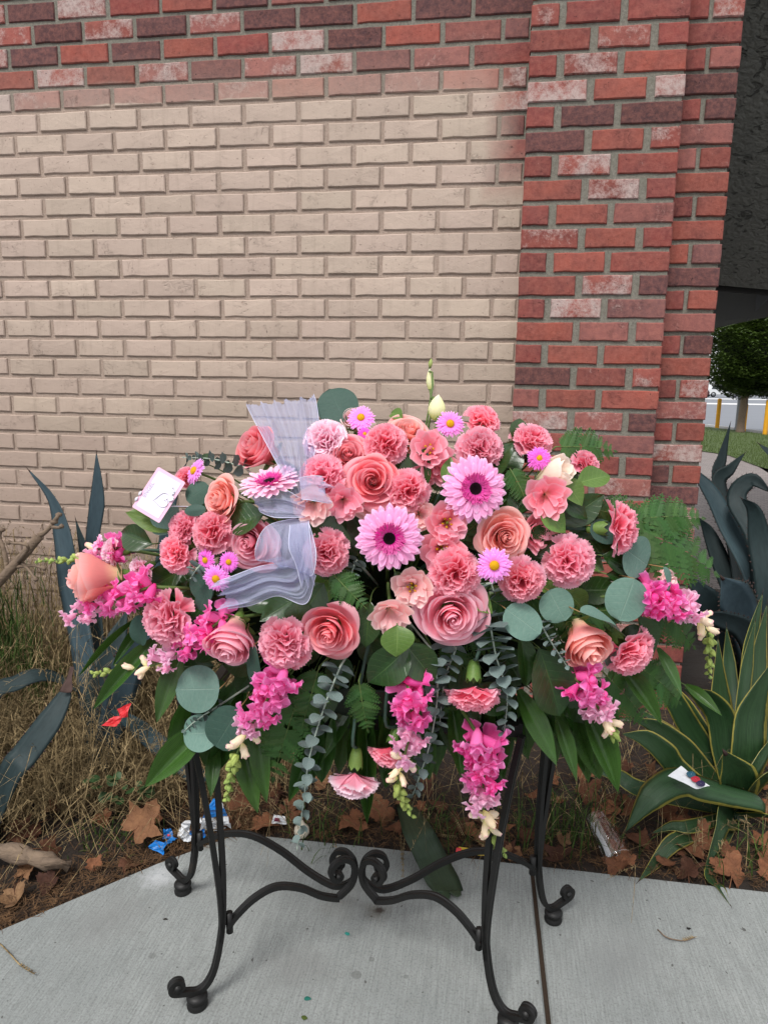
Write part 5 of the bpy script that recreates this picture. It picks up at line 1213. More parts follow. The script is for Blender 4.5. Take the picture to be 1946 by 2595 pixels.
b = MB(); hp = []
for k in range(33):
    a = k/32*6.2832; hx = .0135*math.sin(a)**3; hy = .0010*(13*math.cos(a)-5*math.cos(2*a)-2*math.cos(3*a)-math.cos(4*a)); hp.append((hx, hy, .0012))
hM = Matrix.Translation((cw*.18, chh*-.06, 0)) @ Matrix.Rotation(-1.1, 4, 'Z')
b.tube([hM @ Vector(p) for p in hp], .0011, 6, False); b.build('heart_clip', M_CLEAR, card)
for (ux_, uy_, rr_) in ((.30, .17, .007), (.40, .06, .0065), (.22, .24, .005)):
    b = MB()
    for k in range(9): strap(b, k*.7, .05, 1.0-.05*(k % 3), .4, .2+.1*(k % 2), .1+.15*(k % 3), .0, 1, 5, 5)
    b.build('paper_flower', M_CLEAR, card, Matrix.Translation((cw*ux_, chh*uy_, .0025)) @ Matrix.Diagonal((rr_, rr_, rr_*.6, 1)))
b = MB()
for s in (-1, 1):
    P = []
    for j in range(5):
        for i in range(8):
            a = i/8*6.283; e = j/4; P.append((math.cos(a)*.003*math.sin(e*3.14)+.0*s, s*(.001+.010*e)+.0*math.sin(a), .002+math.sin(a)*.0018*math.sin(e*3.14)))
    b.grid([Vector(p) + Vector((-cw*.5-.000, -chh*.24, 0)) for p in P], 8, 5, closed=True)
b.build('ribbon_bow', M_CARDW, card, Matrix.Identity(4))
cu = bpy.data.curves.new('card_text', 'FONT'); cu.body = 'ENGEL'; cu.size = .0105; cu.extrude = .0002; cu.align_x = 'CENTER'
to = bpy.data.objects.new('tmp', cu); COL.objects.link(to); dg = bpy.context.evaluated_depsgraph_get(); tm = bpy.data.meshes.new_from_object(to.evaluated_get(dg)); bpy.data.objects.remove(to)
obj('lettering', tm, M_CARDT, card, Matrix.Translation((-cw*.30, -chh*.02, .0009)) @ Matrix.Rotation(1.5708, 4, 'Z'))
ci = CM.inverted(); b = MB(); b.tube([ci @ cc + Vector((cw*.4, -chh*.12, -.001)), ci @ at(440, 1095, g0+.03), ci @ CORE_T(cc)], .0011, 5); b.build('pick', M_CLEAR, card)
# ================================================================== PLANTS OF THE BED
def bedpt(x, y, g, lift=.012):
    P = at(x, y, g); zb = bed_z(P.x, P.y) + lift
    if P.z < zb:
        d = (P-CP); P = CP + d*((zb-CAMZ)/d.z)
    return P
AGV = {}
M_AG_B = mat_leaf('blue_agave', L_(36, 52, 60), L_(66, 86, 93), None, .6, .25, trans=.0, edge=L_(70, 72, 66), edgew=.96)
M_AG_D = mat_leaf('dark_agave', L_(22, 34, 36), L_(46, 62, 64), None, .6, .25, trans=.0)
M_AG_V = mat_leaf('striped_agave', L_(18, 42, 22), L_(46, 74, 42), None, .4, .4, trans=.0, ribs=True, edge=L_(170, 158, 74), edgew=.89)
M_AG_DEAD = plain('dead_agave_tip', L_(78, 62, 58), .85, .1, 0, .4, 60)
M_SPINE = plain('agave_spine', L_(58, 40, 36), .7)
def agave_leaf(parent, P, wid, nrm, mat, cup=.25, n=26, teeth=0, spine=True, wave=0.0, seed=1, name='leaf', thick=.16):
    r = random.Random(seed); C = spline(P, n); Wd = [interp(np.linspace(0, 1, len(wid)), wid, i/(n-1)) for i in range(n)]
    up = Vector(nrm).normalized(); b = MB(); V = []; U = []; prof = [(-1, 0), (-.6, -.5), (0, -.85), (.6, -.5), (1, 0), (.6, -.5-.65), (0, -.85-.85), (-.6, -.5-.65)]
    uu = [0, .2, .5, .8, 1, .8, .5, .2]; M0 = inv_of(parent); ph = r.uniform(0, 6); mar = []
    for i in range(n):
        t = (C[min(n-1, i+1)]-C[max(0, i-1)]).normalized(); a = (up-t*up.dot(t)); a = a.normalized() if a.length > .02 else t.orthogonal().normalized(); up = a; s = t.cross(a); w = max(.0012, Wd[i]/2)
        wv = wave*math.sin(i*.55+ph)
        for k, (x, y) in enumerate(prof):
            yy = (y*cup if k < 5 else prof[8-k][1]*cup - thick*(1-abs(x)*.9)) 
            V.append(M0 @ (C[i] + s*(x*w) + a*(w*yy + w*wv*x))); U.append((uu[k], i/(n-1)))
        mar.append((C[i]-s*w, C[i]+s*w, t, s))
    m = 8
    F = [(j*m+i, j*m+(i+1) % m, (j+1)*m+(i+1) % m, (j+1)*m+i) for j in range(n-1) for i in range(m)] + [tuple(range(m-1, -1, -1)), tuple((n-1)*m+i for i in range(m))]
    b.add(V, F, U); lf = b.build(name, mat, parent)
    if teeth:
        tb = MB()
        for j in range(teeth):
            f = .08+.84*j/teeth; i = int(f*(n-1)); L, R, t, s = mar[i]; h = max(.003, Wd[i]*.07)
            for (q, sg) in ((L, -1), (R, 1)):
                q = q + t*r.uniform(-.006, .006); tb.add([M0 @ (q-t*h*.6), M0 @ (q+t*h*.6), M0 @ (q+s*sg*h+t*h*.5), M0 @ (q + a*h*.4)], [(0, 1, 2), (0, 2, 3), (1, 3, 2)])
        tb.build('teeth', M_SPINE, lf, smooth=False)
    if spine:
        tb = MB(); e = (C[-1]-C[-3]).normalized(); tb.tube([M0 @ (C[-1]-e*.004), M0 @ (C[-1]+e*.02)], [max(.001, Wd[-1]*.5), .0003], 5); tb.build('spine', M_SPINE, lf)
    return lf
def px_w(w, P): return px2m(w, P)
def agave(name, label, base, leaves, mat, teeth=14, group=None, cup=.25, nrm=None):
    """leaves: list of (points [(x,y,g)], widths px, normal (a,b))"""
    B = bedpt(*base); B.z = bed_z(B.x, B.y) + .01; o = thing(name, label, 'agave', Matrix.Translation(B), group)
    b = MB(); b.lathe([(.001, -.05), (.03, -.04), (.032, -.01), (.02, .01), (.001, .015)], 10); b.build('heart', mat, o)
    for i, L in enumerate(leaves):
        pts = [bedpt(*p) for p in L[0]]; ws = [px2m(w, pts[min(len(pts)-1, int(k*(len(pts)-1)/max(1, len(L[1])-1)))]) for k, w in enumerate(L[1])]
        a, c = L[2] if len(L) > 2 else (0, .3)
        agave_leaf(o, [B]+pts if (pts[0]-B).length > .03 and not (len(L) > 3 and L[3] == 'loose') else pts, ws, face_vec(a, c), mat if len(L) < 5 else L[4], L[5] if len(L) > 5 else cup, 26, teeth, True, .0, i, 'leaf')
    return o
agave('blue_agave', 'tall blue grey agave with two upright spikes against the beige wall', (210, 1600, 2.15), [
 ([(178, 1400, 2.28), (150, 1255, 2.36), (134, 1150, 2.42), (112, 1078, 2.45), (64, 1017, 2.47)], [46, 58, 56, 44, 20, 3], (-.2, .1)),
 ([(196, 1330, 2.42), (198, 1190, 2.5), (210, 1090, 2.52), (211, 1030, 2.53), (209, 980, 2.54)], [40, 40, 30, 36, 20, 2], (0, .1)),
 ([(205, 1380, 2.34), (190, 1230, 2.4), (165, 1125, 2.46)], [40, 50, 40, 3], (-.3, .1), '', M_AG_D),
 ([(270, 1460, 2.1), (300, 1400, 2.1), (345, 1330, 2.12)], [50, 70, 60, 3], (.3, .3)),
 ([(330, 1330, 2.35), (365, 1120, 2.4), (386, 1035, 2.42), (403, 1002, 2.43)], [40, 40, 24, 10, 2], (.1, .1)),
 ([(440, 1690, 9), (335, 1602, 2.12), (282, 1560, 2.10), (238, 1532, 2.08)], [40, 44, 40, 26, 3], (.1, .6), 'loose'),
 ([(215, 1500, 2.2), (250, 1390, 2.25), (275, 1320, 2.3)], [50, 60, 50, 3], (.2, .2), '', M_AG_D)], M_AG_B)
ag2 = agave('blue_agave', 'low blue grey agave sprawling in the dry grass with one shrivelled brown tip', (-50, 1720, 1.85), [
 ([(-25, 1525, 2.05), (40, 1474, 2.12), (85, 1458, 2.16), (130, 1466, 2.2), (175, 1498, 2.2)], [30, 40, 38, 34, 26, 3], (0, .6), '', M_AG_D),
 ([(20, 1675, 1.82), (55, 1630, 1.84), (105, 1562, 1.88), (135, 1512, 1.92), (146, 1488, 1.94)], [50, 60, 62, 58, 38, 20], (-.2, .35), '', M_AG_D),
 ([(-40, 1560, 2.0), (-50, 1480, 2.05), (-80, 1400, 2.1)], [40, 54, 44, 3], (0, .4), '', M_AG_D),
 ([(-110, 1640, 1.9), (-170, 1560, 1.95), (-230, 1500, 2.0)], [44, 54, 44, 3], (-.3, .4))], M_AG_B)
agave_leaf(ag2, [bedpt(143, 1495, 1.915), bedpt(150, 1466, 1.94), bedpt(157, 1440, 1.96)], [px2m(w, bedpt(150, 1466, 1.94)) for w in (26, 18, 7)], face_vec(-.2, .3), M_AG_DEAD, .5, 14, 0, False, .3, 5, 'withered_tip')
agave('blue_agave', 'large dark agave growing beyond the brick corner', (1650, 1440, 2.65), [
 ([(1640, 1290, 2.72), (1572, 1133, 2.95), (1530, 1055, 3.05), (1480, 1000, 3.15)], [44, 46, 46, 34, 6], (-.1, .3)),
 ([(1590, 1180, 3.0), (1552, 1040, 3.15), (1560, 985, 3.2), (1576, 918, 3.22)], [40, 40, 36, 22, 2], (.2, .1), '', M_AG_D),
 ([(1590, 1200, 2.95), (1552, 1050, 3.1), (1578, 1013, 3.12), (1607, 980, 3.14)], [40, 44, 40, 24, 2], (.3, .2), '', M_AG_D),
 ([(1640, 1200, 2.75), (1590, 1080, 2.9), (1622, 1038, 2.9), (1660, 1060, 2.85)], [40, 44, 40, 34, 6], (-.3, .2), '', M_AG_D),
 ([(1660, 1300, 2.6), (1640, 1170, 2.65), (1628, 1105, 2.65), (1602, 1077, 2.62)], [60, 56, 48, 30, 3], (-.2, .2), '', M_AG_D),
 ([(1680, 1250, 2.7), (1690, 1090, 2.75), (1680, 1000, 2.78), (1640, 960, 2.8)], [60, 56, 48, 30, 3], (.2, .2), '', M_AG_D),
 ([(1610, 1350, 2.5), (1585, 1290, 2.42), (1560, 1250, 2.4)], [60, 90, 90, 10], (0, .5), '', M_AG_B),
 ([(1570, 1370, 2.55), (1530, 1300, 2.5), (1490, 1248, 2.5)], [60, 70, 60, 8], (-.2, .4), '', M_AG_D),
 ([(1620, 1380, 2.45), (1560, 1340, 2.4), (1500, 1330, 2.38)], [50, 56, 46, 4], (-.2, .5), '', M_AG_D),
 ([(1600, 1330, 2.85), (1555, 1210, 2.95), (1530, 1150, 3.0), (1510, 1120, 3.0)], [50, 50, 40, 26, 3], (-.2, .3), '', M_AG_D)], M_AG_B, 20)
def V_(pts, w, n=(0, .4), g=None):
    return ([(1278.8+.3083*x, 1278.8+.3083*y, gg) for (x, y, gg) in pts], [k*.3083*1.28 for k in w], n)
VL = [V_([(1060, 1000, 2.12), (1110, 400, 2.2), (1190, 15, 2.24)], [70, 100, 90, 4]), V_([(1140, 1050, 2.08), (1165, 500, 2.16), (1222, 90, 2.2)], [80, 120, 100, 4]), V_([(1040, 950, 2.06), (1085, 520, 2.12), (1140, 205, 2.15)], [60, 80, 70, 4]),
 V_([(1090, 1150, 1.98), (1120, 850, 2.0), (1270, 480, 2.02)], [140, 210, 190, 10], (.1, .3)), V_([(950, 1150, 2.1), (900, 750, 2.18), (880, 330, 2.22)], [90, 150, 120, 4]), V_([(935, 1120, 2.05), (900, 880, 2.07), (790, 745, 2.05), (640, 675, 2.0)], [110, 150, 160, 120, 4], (-.2, .7)),
 V_([(860, 1220, 2.08), (700, 980, 2.1), (560, 740, 2.1), (390, 530, 2.08)], [70, 120, 130, 110, 4], (-.3, .5)), V_([(900, 1240, 2.12), (790, 1040, 2.14), (650, 800, 2.16), (520, 600, 2.17)], [60, 110, 120, 90, 4], (-.3, .4)), V_([(820, 1300, 2.03), (650, 1100, 2.02), (450, 950, 1.98), (280, 890, 1.94)], [60, 110, 120, 90, 4], (-.2, .6)),
 V_([(640, 1290, 2.0), (530, 1150, 1.98), (380, 1030, 1.95), (210, 995, 1.92)], [80, 140, 140, 100, 4], (-.2, .6)), V_([(1180, 1490, 1.9), (950, 1425, 1.9), (740, 1370, 1.9), (600, 1330, 1.9), (420, 1430, 1.86), (230, 1680, 1.82)], [60, 110, 150, 180, 180, 150, 4], (-.1, .7)),
 V_([(1030, 1380, 1.93), (1010, 1270, 1.9), (930, 1130, 1.88)], [140, 230, 200, 30], (-.1, .3)), V_([(640, 1720, 1.84), (540, 1780, 1.81), (440, 1900, 1.78), (330, 2020, 1.755)], [60, 90, 90, 60, 6], (-.2, .6)), V_([(940, 1560, 1.88), (900, 1680, 1.83), (850, 1820, 1.79), (790, 1950, 1.765)], [190, 170, 110, 80, 14], (0, .6)),
 V_([(830, 1960, 1.77), (900, 2070, 1.73), (970, 2200, 1.69)], [40, 70, 60, 4], (0, .8)), V_([(370, 1390, 1.93), (180, 1290, 1.96), (-40, 1235, 2.0)], [60, 96, 90, 4], (0, .7)), V_([(1120, 1300, 1.95), (1200, 1150, 1.97), (1290, 980, 2.0)], [70, 100, 90, 6], (.2, .4)), V_([(1180, 1340, 1.92), (1280, 1270, 1.92), (1380, 1200, 1.92)], [90, 130, 110, 6], (.3, .5)),
 V_([(1240, 1560, 1.88), (1330, 1600, 1.85), (1450, 1700, 1.82)], [70, 90, 70, 4], (.3, .7)), V_([(700, 1640, 1.86), (560, 1640, 1.86), (420, 1690, 1.85)], [60, 80, 60, 4], (-.1, .8)), V_([(1000, 900, 2.2), (960, 500, 2.3), (940, 250, 2.33)], [60, 90, 80, 4], (0, .2)), V_([(1230, 1000, 2.1), (1290, 500, 2.2), (1350, 150, 2.25)], [70, 110, 90, 4], (.2, .2)), V_([(760, 1230, 2.15), (560, 1000, 2.22), (330, 820, 2.28)], [60, 100, 90, 4], (-.2, .5))]
agave('striped_agave', 'green agave with yellow striped margins sprawling beside the pavement', (1600, 1715, 1.98), VL, M_AG_V, 0, None, .32)
# cut agave blade lying over the pavement edge
fb = thing('fallen_agave_blade', 'dark torn agave blade lying across the pavement edge under the stand', 'agave leaf', Matrix.Translation(onZ(930, 1850, .02)))
M_AG_G = mat_leaf('cut_agave', L_(26, 44, 30), L_(52, 70, 46), None, .5, .35, trans=.0, ribs=True)
bl = [at(868, 1722, 2.1), onZ(900, 1790, .085), onZ(930, 1850, .035), onZ(955, 1900, .014), onZ(968, 1925, .010)]
agave_leaf(fb, bl, [px2m(w, bl[2]) for w in (36, 66, 80, 76, 70)], Vector((0, -.2, 1)), M_AG_G, .12, 24, 0, False, .05, 3, 'blade', .05)
for s, (xx, yy) in ((-1, (966, 1943)), (1, (992, 1936))):
    p0 = onZ(960 if s < 0 else 981, 1922, .010); agave_leaf(fb, [p0, onZ((p0 and xx), yy, .008)], [px2m(34, p0), px2m(10, p0)], Vector((0, 0, 1)), M_AG_G, .1, 8, 0, False, .1, 4, 'torn_tip', .05)

# ---------------- dead branch and log
def mat_bark():
    m = NT('weathered_wood'); p = m.pos(); n = m.noise(18, 5, m.scalevec(p, (1, 1, 3)), .7, 1)
    return m.surf(m.prin(Base_Color=m.mix(n, L_(70, 56, 48), L_(156, 134, 112)), Roughness=.9, Normal=m.bump(n, .9, .01)))
M_BARK = mat_bark()
P = [bedpt(-150, 1560, 9), at(-60, 1335, 2.33), at(10, 1245, 2.26), at(60, 1190, 2.28), at(84, 1158, 2.3)]
br = thing('dead_branch', 'bare dead branch with stubby twigs leaning up from the dry grass', 'branch', Matrix.Translation(P[0])); bi = inv_of(br)
b = MB(); b.tube([bi @ p for p in spline(P, 14)], [.019, .0185, .018, .018, .017, .017, .016, .016, .0155, .015, .015, .015, .016, .018], 9); b.build('stem', M_BARK, br)
for tw, rr_ in (([(84, 1158, 2.3), (100, 1148, 2.31), (118, 1128, 2.32)], .008), ([(118, 1128, 2.32), (124, 1118, 2.32), (128, 1112, 2.33)], .007), ([(110, 1138, 2.32), (128, 1140, 2.3), (134, 1137, 2.3)], .005), ([(20, 1250, 2.26), (10, 1190, 2.28), (0, 1160, 2.3), (5, 1145, 2.3)], .007), ([(40, 1215, 2.26), (62, 1180, 2.2), (20, 1172, 2.22)], .006), ([(48, 1215, 2.26), (66, 1235, 2.24), (78, 1252, 2.2)], .005), ([(30, 1225, 2.26), (70, 1222, 2.25), (96, 1228, 2.22)], .005)):
    b = MB(); q = [bi @ at(*t) for t in tw]; b.tube(spline(q, 8), [lerp(rr_*1.3, rr_*.7, k/7) for k in range(8)], 6); b.lathe([(.001, -.008), (rr_*1.5, -.004), (rr_*1.7, .003), (.001, .009)], 7, Matrix.Translation(q[-1])); b.build('twig', M_BARK, br)
P = [onZ(-60, 1850, .03), onZ(0, 1838, .04), onZ(60, 1850, .04), onZ(110, 1862, .03), onZ(150, 1872, .01)]
lg = thing('rotten_log', 'short rotten log lying among fallen leaves by the pavement edge', 'log', Matrix.Translation(P[1])); li_ = inv_of(lg)
b = MB(); b.tube([li_ @ p for p in spline(P, 16)], [.023+.005*math.sin(i*1.3) + .003*math.sin(i*3.1) - .0018*max(0, i-9) for i in range(16)], 11); b.build('wood', M_BARK, lg)
b = MB(); b.tube([li_ @ onZ(90, 1862, .055), li_ @ onZ(125, 1862, .05), li_ @ onZ(155, 1868, .03)], [.012, .010, .003], 6); b.build('splinter', M_BARK, lg)

# ---------------- fallen plane leaves
def mat_dry():
    m = NT('dry_leaf'); u, ux, uy = m.uv(); r = m.objrand(); n = m.noise(6, 5, u, .65)
    c = m.mix(r, L_(140, 92, 64), L_(58, 36, 29)); c = m.mix(m.maprange(m.math('FRACT', m.math('MULTIPLY', r, 3.7)), .7, 1.0, 0, .6), c, L_(160, 128, 92))
    c = m.mix(m.maprange(n, .35, .7, 0, .6), c, L_(84, 54, 40)); c = m.mix(m.maprange(m.noise(40, 3, u), .6, .75, 0, .4), c, L_(70, 44, 32))
    vn = m.n('TexVoronoi', {'Vector': u, 'Scale': 9.0}, feature='DISTANCE_TO_EDGE').outputs[0]
    return m.surf(m.prin(Base_Color=c, Roughness=.8, Specular_IOR_Level=.2, Normal=m.bump(m.maprange(vn, 0, .06), .5, .003)))
M_DRY = mat_dry()
def plane_leaf(seed):
    r = random.Random(seed); b = MB(); out = []
    keys = [(-90, .10), (-70, .42), (-48, .62), (-30, .66), (-18, .58), (0, .62), (14, .84), (24, .94), (36, .76), (50, .62), (62, .74), (75, .98), (90, 1.10)]
    angs = [k[0] for k in keys]; rads = [k[1] for k in keys]
    N = 48
    for i in range(N):
        a = -90 + 360*i/N; f = a if a <= 90 else 180-a
        q = interp(angs, rads, f)*(1 + (.05 if i % 2 else -.04))*r.uniform(.9, 1.1); out.append((q*math.cos(math.radians(a)), q*math.sin(math.radians(a))))
    cu, cv, ph = r.uniform(-.7, .9), r.uniform(-.8, .8), r.uniform(0, 6)
    def zf(x, y): return cu*x*x + cv*y*y*.6 + .16*math.sin(3*x+ph)*math.cos(3*y+ph) + .05*math.sin(9*math.atan2(y, x)+ph)*(x*x+y*y)
    V = [(0, 0, zf(0, 0))]; U = [(.5, .5)]
    for k in (.4, .75, 1.0):
        for (x, y) in out: V.append((x*k, y*k, zf(x*k, y*k))); U.append((.5+x*k*.45, .5+y*k*.45))
    F = [(0, 1+i, 1+(i+1) % N) for i in range(N)]
    for k in range(2): F += [(1+k*N+i, 1+(k+1)*N+i, 1+(k+1)*N+(i+1) % N, 1+k*N+(i+1) % N) for i in range(N)]
    b.add(V, F, U); bl = b.mesh('blade')
    s = MB(); s.tube([(0, .1, zf(0, .1)-.01), (.02, -.3, zf(0, -.3)+.0), (.05, -.8, .0)], [.018, .02, .026], 5); return bl, s.mesh('stalk')
PLEAF = [plane_leaf(s) for s in range(1, 8)]
def fallen(x, y, s, label, rot=None, tilt=(0, 0), z=None, group='fallen brown leaves in the bed', var=None):
    P = onZ(x, y, .0); zz = (bed_z(P.x, P.y) + .018) if z is None else z; P = onZ(x, y, zz); S = px2m(s, P)
    n = Vector((tilt[0]+lr.uniform(-.5, .5), tilt[1]+lr.uniform(-.8, .2), 1)).normalized()
    M = frame(P+Vector((0, 0, S*.12)), n, Vector((0, 1, 0)), S, lr.uniform(0, 6.28) if rot is None else rot)
    o = thing('fallen_leaf', label, 'leaf', M, group); bl, st = PLEAF[lr.randrange(7) if var is None else var]; obj('blade', bl, M_DRY, o); obj('stalk', st, M_DRY, o); return o
lr = random.Random(5)
fallen(300, 1790, 56, 'large lobed brown leaf propped up beside the blue wrapper', -.5, (0, -1.5), z=.05, var=1)
FL_ = [(277, 1862, 30, 'small brown leaf on the pavement edge below the large lobed leaf'), (60, 1884, 44, 'brown leaf just below the rotten log'), (110, 1908, 38, 'upright orange brown leaf near the pavement edge below the log'), (33, 1936, 42, 'reddish brown leaf lying next to the pavement edge below the log'), (206, 1872, 24, 'little curled leaf between log and pavement edge'), (40, 1800, 40, 'brown leaf behind the rotten log'),
 (1505, 1830, 60, 'large tan pointed leaf under the striped agave'), (1485, 1888, 40, 'curled brown leaf at the pavement edge below the tan leaf'), (1578, 1890, 50, 'crumpled brown leaf overhanging the pavement by the drooping agave blade'), (1390, 1822, 34, 'brown leaf right of the clear plastic cup'), (1213, 1850, 42, 'brown leaf beside the back foot of the stand'),
 (508, 1790, 24, 'small leaf right of the blue and white wrapper'), (567, 1776, 46, 'brown leaf between the wrapper and the pale bulb'), (536, 1738, 44, 'leaf under the hanging ribbed leaves'), (598, 1722, 40, 'leaf behind the long frosty sprig'), (410, 1722, 36, 'leaf behind the stand leg above the wrapper'),
 (830, 1752, 42, 'brown leaf left of the torn agave blade'), (1070, 1790, 38, 'brown leaf right of the torn agave blade'), (760, 1772, 46, 'brown leaf beneath the lowest carnation'), (1263, 1715, 38, 'leaf beneath the broad pointed leaf'), (1305, 1752, 40, 'leaf behind the clear plastic cup'), (1418, 1632, 36, 'leaf caught between striped agave blades'), (1440, 1768, 34, 'leaf under the folded agave blade')]
for (x, y, s, lab) in FL_: fallen(x, y, s, lab)
k = 0
LLAND = [(60, 1860, 'rotten log'), (300, 1790, 'large lobed leaf'), (440, 1780, 'blue and white wrapper'), (600, 1770, 'torn label'), (652, 1800, 'pale bulb'), (765, 1740, 'lowest carnation'), (930, 1790, 'torn agave blade'), (1020, 1835, 'yellow wrapper'), (1120, 1780, 'right hand stand bars'), (1200, 1850, 'back foot of the stand'), (1310, 1800, 'plastic cup'), (1400, 1740, 'folded agave blade'), (1490, 1680, 'dotted paper scrap'), (1580, 1850, 'drooping agave blade'), (150, 1640, 'sprawling blue agave'), (520, 1700, 'hanging ribbed leaves'), (250, 1690, 'round leaved weed')]
while k < 84:
    x, y = lr.uniform(-20, 1680), lr.uniform(1640, 1900)
    lim = interp([0, 345, 520, 840, 1195, 1659], [2000, 1860, 1800, 1828, 1868, 1915], x)
    if y > lim-8: continue
    if 0 < x < 330 and lr.random() < .5: continue
    fallen(x, y, lr.uniform(18, 36), 'brown leaf in the litter near the %s' % near(x, y, LLAND), group='leaf litter of plane leaves'); k += 1

# ---------------- litter, dry grass, weeds
def strips(rows, w0):
    """rows: list of point lists -> one ribbon mesh"""
    b = MB()
    for pts, w, sd in rows:
        n = len(pts); V = []
        for i, p in enumerate(pts):
            ww = w*(1-.75*(i/(n-1))); V += [p-sd*ww, p+sd*ww]
        b.add(V, [(2*i, 2*i+1, 2*i+3, 2*i+2) for i in range(n-1)])
    return b
def mat_straw(name, a, c):
    m = NT(name); p = m.pos(); n = m.noise(35, 2, p); return m.surf(m.prin(Base_Color=m.mix(m.maprange(n, .3, .7), a, c), Roughness=.8, Specular_IOR_Level=.2))
M_STRAW = mat_straw('dry_straw', L_(66, 52, 34), L_(172, 150, 110)); M_NEEDLE = mat_straw('brown_litter', L_(50, 37, 27), L_(122, 92, 64)); M_GREENG = mat_straw('green_grass', L_(30, 48, 18), L_(78, 100, 44))
gr = np.random.RandomState(8); rows = []
def edge_pt(t):
    E = [e0, e1, e2, e3, e3b, e4, e5, e6, e7]; f = t*(len(E)-1); i = min(int(f), len(E)-2); return E[i].lerp(E[i+1], f-i)
for _ in range(7000):
    q = edge_pt(gr.beta(1, 1.15)*.97); d = abs(gr.normal(0, .10)); x, y = q.x + gr.normal(0, .012) - (d*.35 if q.x < -.3 else 0), q.y + d*.95 + .010
    z = max(bed_z(x, y), -.022) + .006 + gr.rand()*.016; a = gr.uniform(0, 6.28); L = gr.uniform(.012, .05); v = Vector((math.cos(a), math.sin(a), gr.uniform(-.1, .12)))*L
    p = Vector((x, y, z)); sd = Vector((-math.sin(a), math.cos(a), 0)); rows.append(([p, p+v*.5+Vector((0, 0, .003)), p+v], gr.uniform(.0006, .0016), sd))
_E = sorted([(e.x, e.y) for e in (e0, e1, e2, e3, e3b, e4, e5, e6, e7)])
def edge_y(x): return interp([q[0] for q in _E], [q[1] for q in _E], x)
for _ in range(5000):
    x, y = gr.uniform(-2.2, 2.2), gr.uniform(1.62, 2.65)
    if y < edge_y(x)+.015: continue
    z = bed_z(x, y)+.006+gr.rand()*.02; a = gr.uniform(0, 6.28); L = gr.uniform(.02, .09); v = Vector((math.cos(a), math.sin(a), gr.uniform(-.1, .3)))*L; p = Vector((x, y, z))
    if (p.x-edge_pt(.3).x) < -9: continue
    rows.append(([p, p+v*.5+Vector((0, 0, .005)), p+v], gr.uniform(.0006, .0015), Vector((-math.sin(a), math.cos(a), 0))))
tag(strips(rows, 0).build('needle_litter', M_NEEDLE, smooth=False), 'brown needles and straw bits strewn along the pavement edge', 'litter', kind='stuff')
def strand(root, hgt, lean, az, n=9, kink=.25, flop=.0):
    d = Vector((math.cos(az), math.sin(az), 0)); pts = []; k2 = gr.normal(0, kink)
    for i in range(n):
        t = i/(n-1); s = Vector((-d.y, d.x, 0))
        pts.append(root + d*(lean*t**1.4) + s*(k2*lean*t*t*.5) + Vector((0, 0, hgt*math.sin(min(1.0, t*(1+flop))*1.5708) - flop*hgt*max(0, t-.6)*1.2)))
    return pts, Vector((-d.y, d.x, 0))
rows = []; heads = []
for _ in range(12000):
    x = gr.uniform(-2.3, -.62); y = gr.uniform(1.72, 2.66)
    if y < 1.75 + (x+1.4)*.30: continue
    r0 = Vector((x, y, bed_z(x, y)-.01)); tall = gr.rand() < .34; h = gr.uniform(.18, .5) if tall else gr.uniform(.03, .2); L = gr.uniform(.1, .42); az = gr.uniform(0, 6.28)
    if y > 2.3: h *= 1.35
    if h > .2 and y < 2.0: h *= .75
    pts, sd = strand(r0, h, L, az, 9, .3, gr.uniform(0, .7)); pts = [Vector((p.x, min(p.y, 2.70), max(p.z, bed_z(p.x, p.y)+.004))) for p in pts]
    rows.append((pts, gr.uniform(.0010, .0021), sd))
    if gr.rand() < .22: heads.append(pts)
for _ in range(1100):
    x = gr.uniform(-.7, 2.2); y = gr.uniform(1.66, 2.62)
    if y < edge_y(x)+.04: continue
    r0 = Vector((x, y, bed_z(x, y)-.01)); pts, sd = strand(r0, gr.uniform(.02, .2), gr.uniform(.08, .3), gr.uniform(0, 6.28), 9, .3, gr.uniform(.2, .9)); pts = [Vector((p.x, p.y, max(p.z, bed_z(p.x, p.y)+.004))) for p in pts]; rows.append((pts, gr.uniform(.0007, .0014), sd))
    if gr.rand() < .15: heads.append(pts)
B_ = strips(rows, 0)
for pts in heads:
    for i in range(5, 9):
        a = pts[i-1]; c = pts[i]
        for k in range(5):
            q = a.lerp(c, k/5); v = Vector((gr.normal(0, .004), gr.normal(0, .004), gr.normal(.002, .003))); w = Vector((.0011, .0008, 0)); B_.add([q-w, q+w, q+v*1.6+w*.5, q+v*1.6-w*.5], [(0, 1, 2, 3)])
tag(B_.build('dry_grass', M_STRAW, smooth=False), 'tangled dry straw coloured grass with seed heads before the wall', 'dry grass', kind='stuff')
rows = []
for (cx0, cy0, n_, hh) in ((0, 1340, 160, .14), (40, 1400, 150, .11), (95, 1440, 120, .09), (20, 1230, 40, .10), (1215, 1810, 70, .14), (1250, 1790, 40, .16), (250, 1690, 120, .05), (690, 1760, 70, .08), (1000, 1780, 60, .10), (1640, 1850, 50, .1)):
    c0 = bedpt(cx0, cy0, 2.35 if cx0 < 200 else 1.9)
    for _ in range(n_):
        x, y = c0.x+gr.normal(0, .07), c0.y+gr.normal(0, .05); y = min(y, 2.66); pts, sd = strand(Vector((x, y, bed_z(x, y)-.01 if cx0 > 200 else c0.z-.10+gr.normal(0, .05))), hh*gr.uniform(.5, 1.2), hh*gr.uniform(.2, 1.0), gr.uniform(0, 6.28), 6, .3, gr.uniform(0, .5)); rows.append((pts, gr.uniform(.0012, .0026), sd))
tag(strips(rows, 0).build('green_weeds', M_GREENG, smooth=False), 'green grassy weeds sprouting among the litter', 'weeds', kind='stuff')
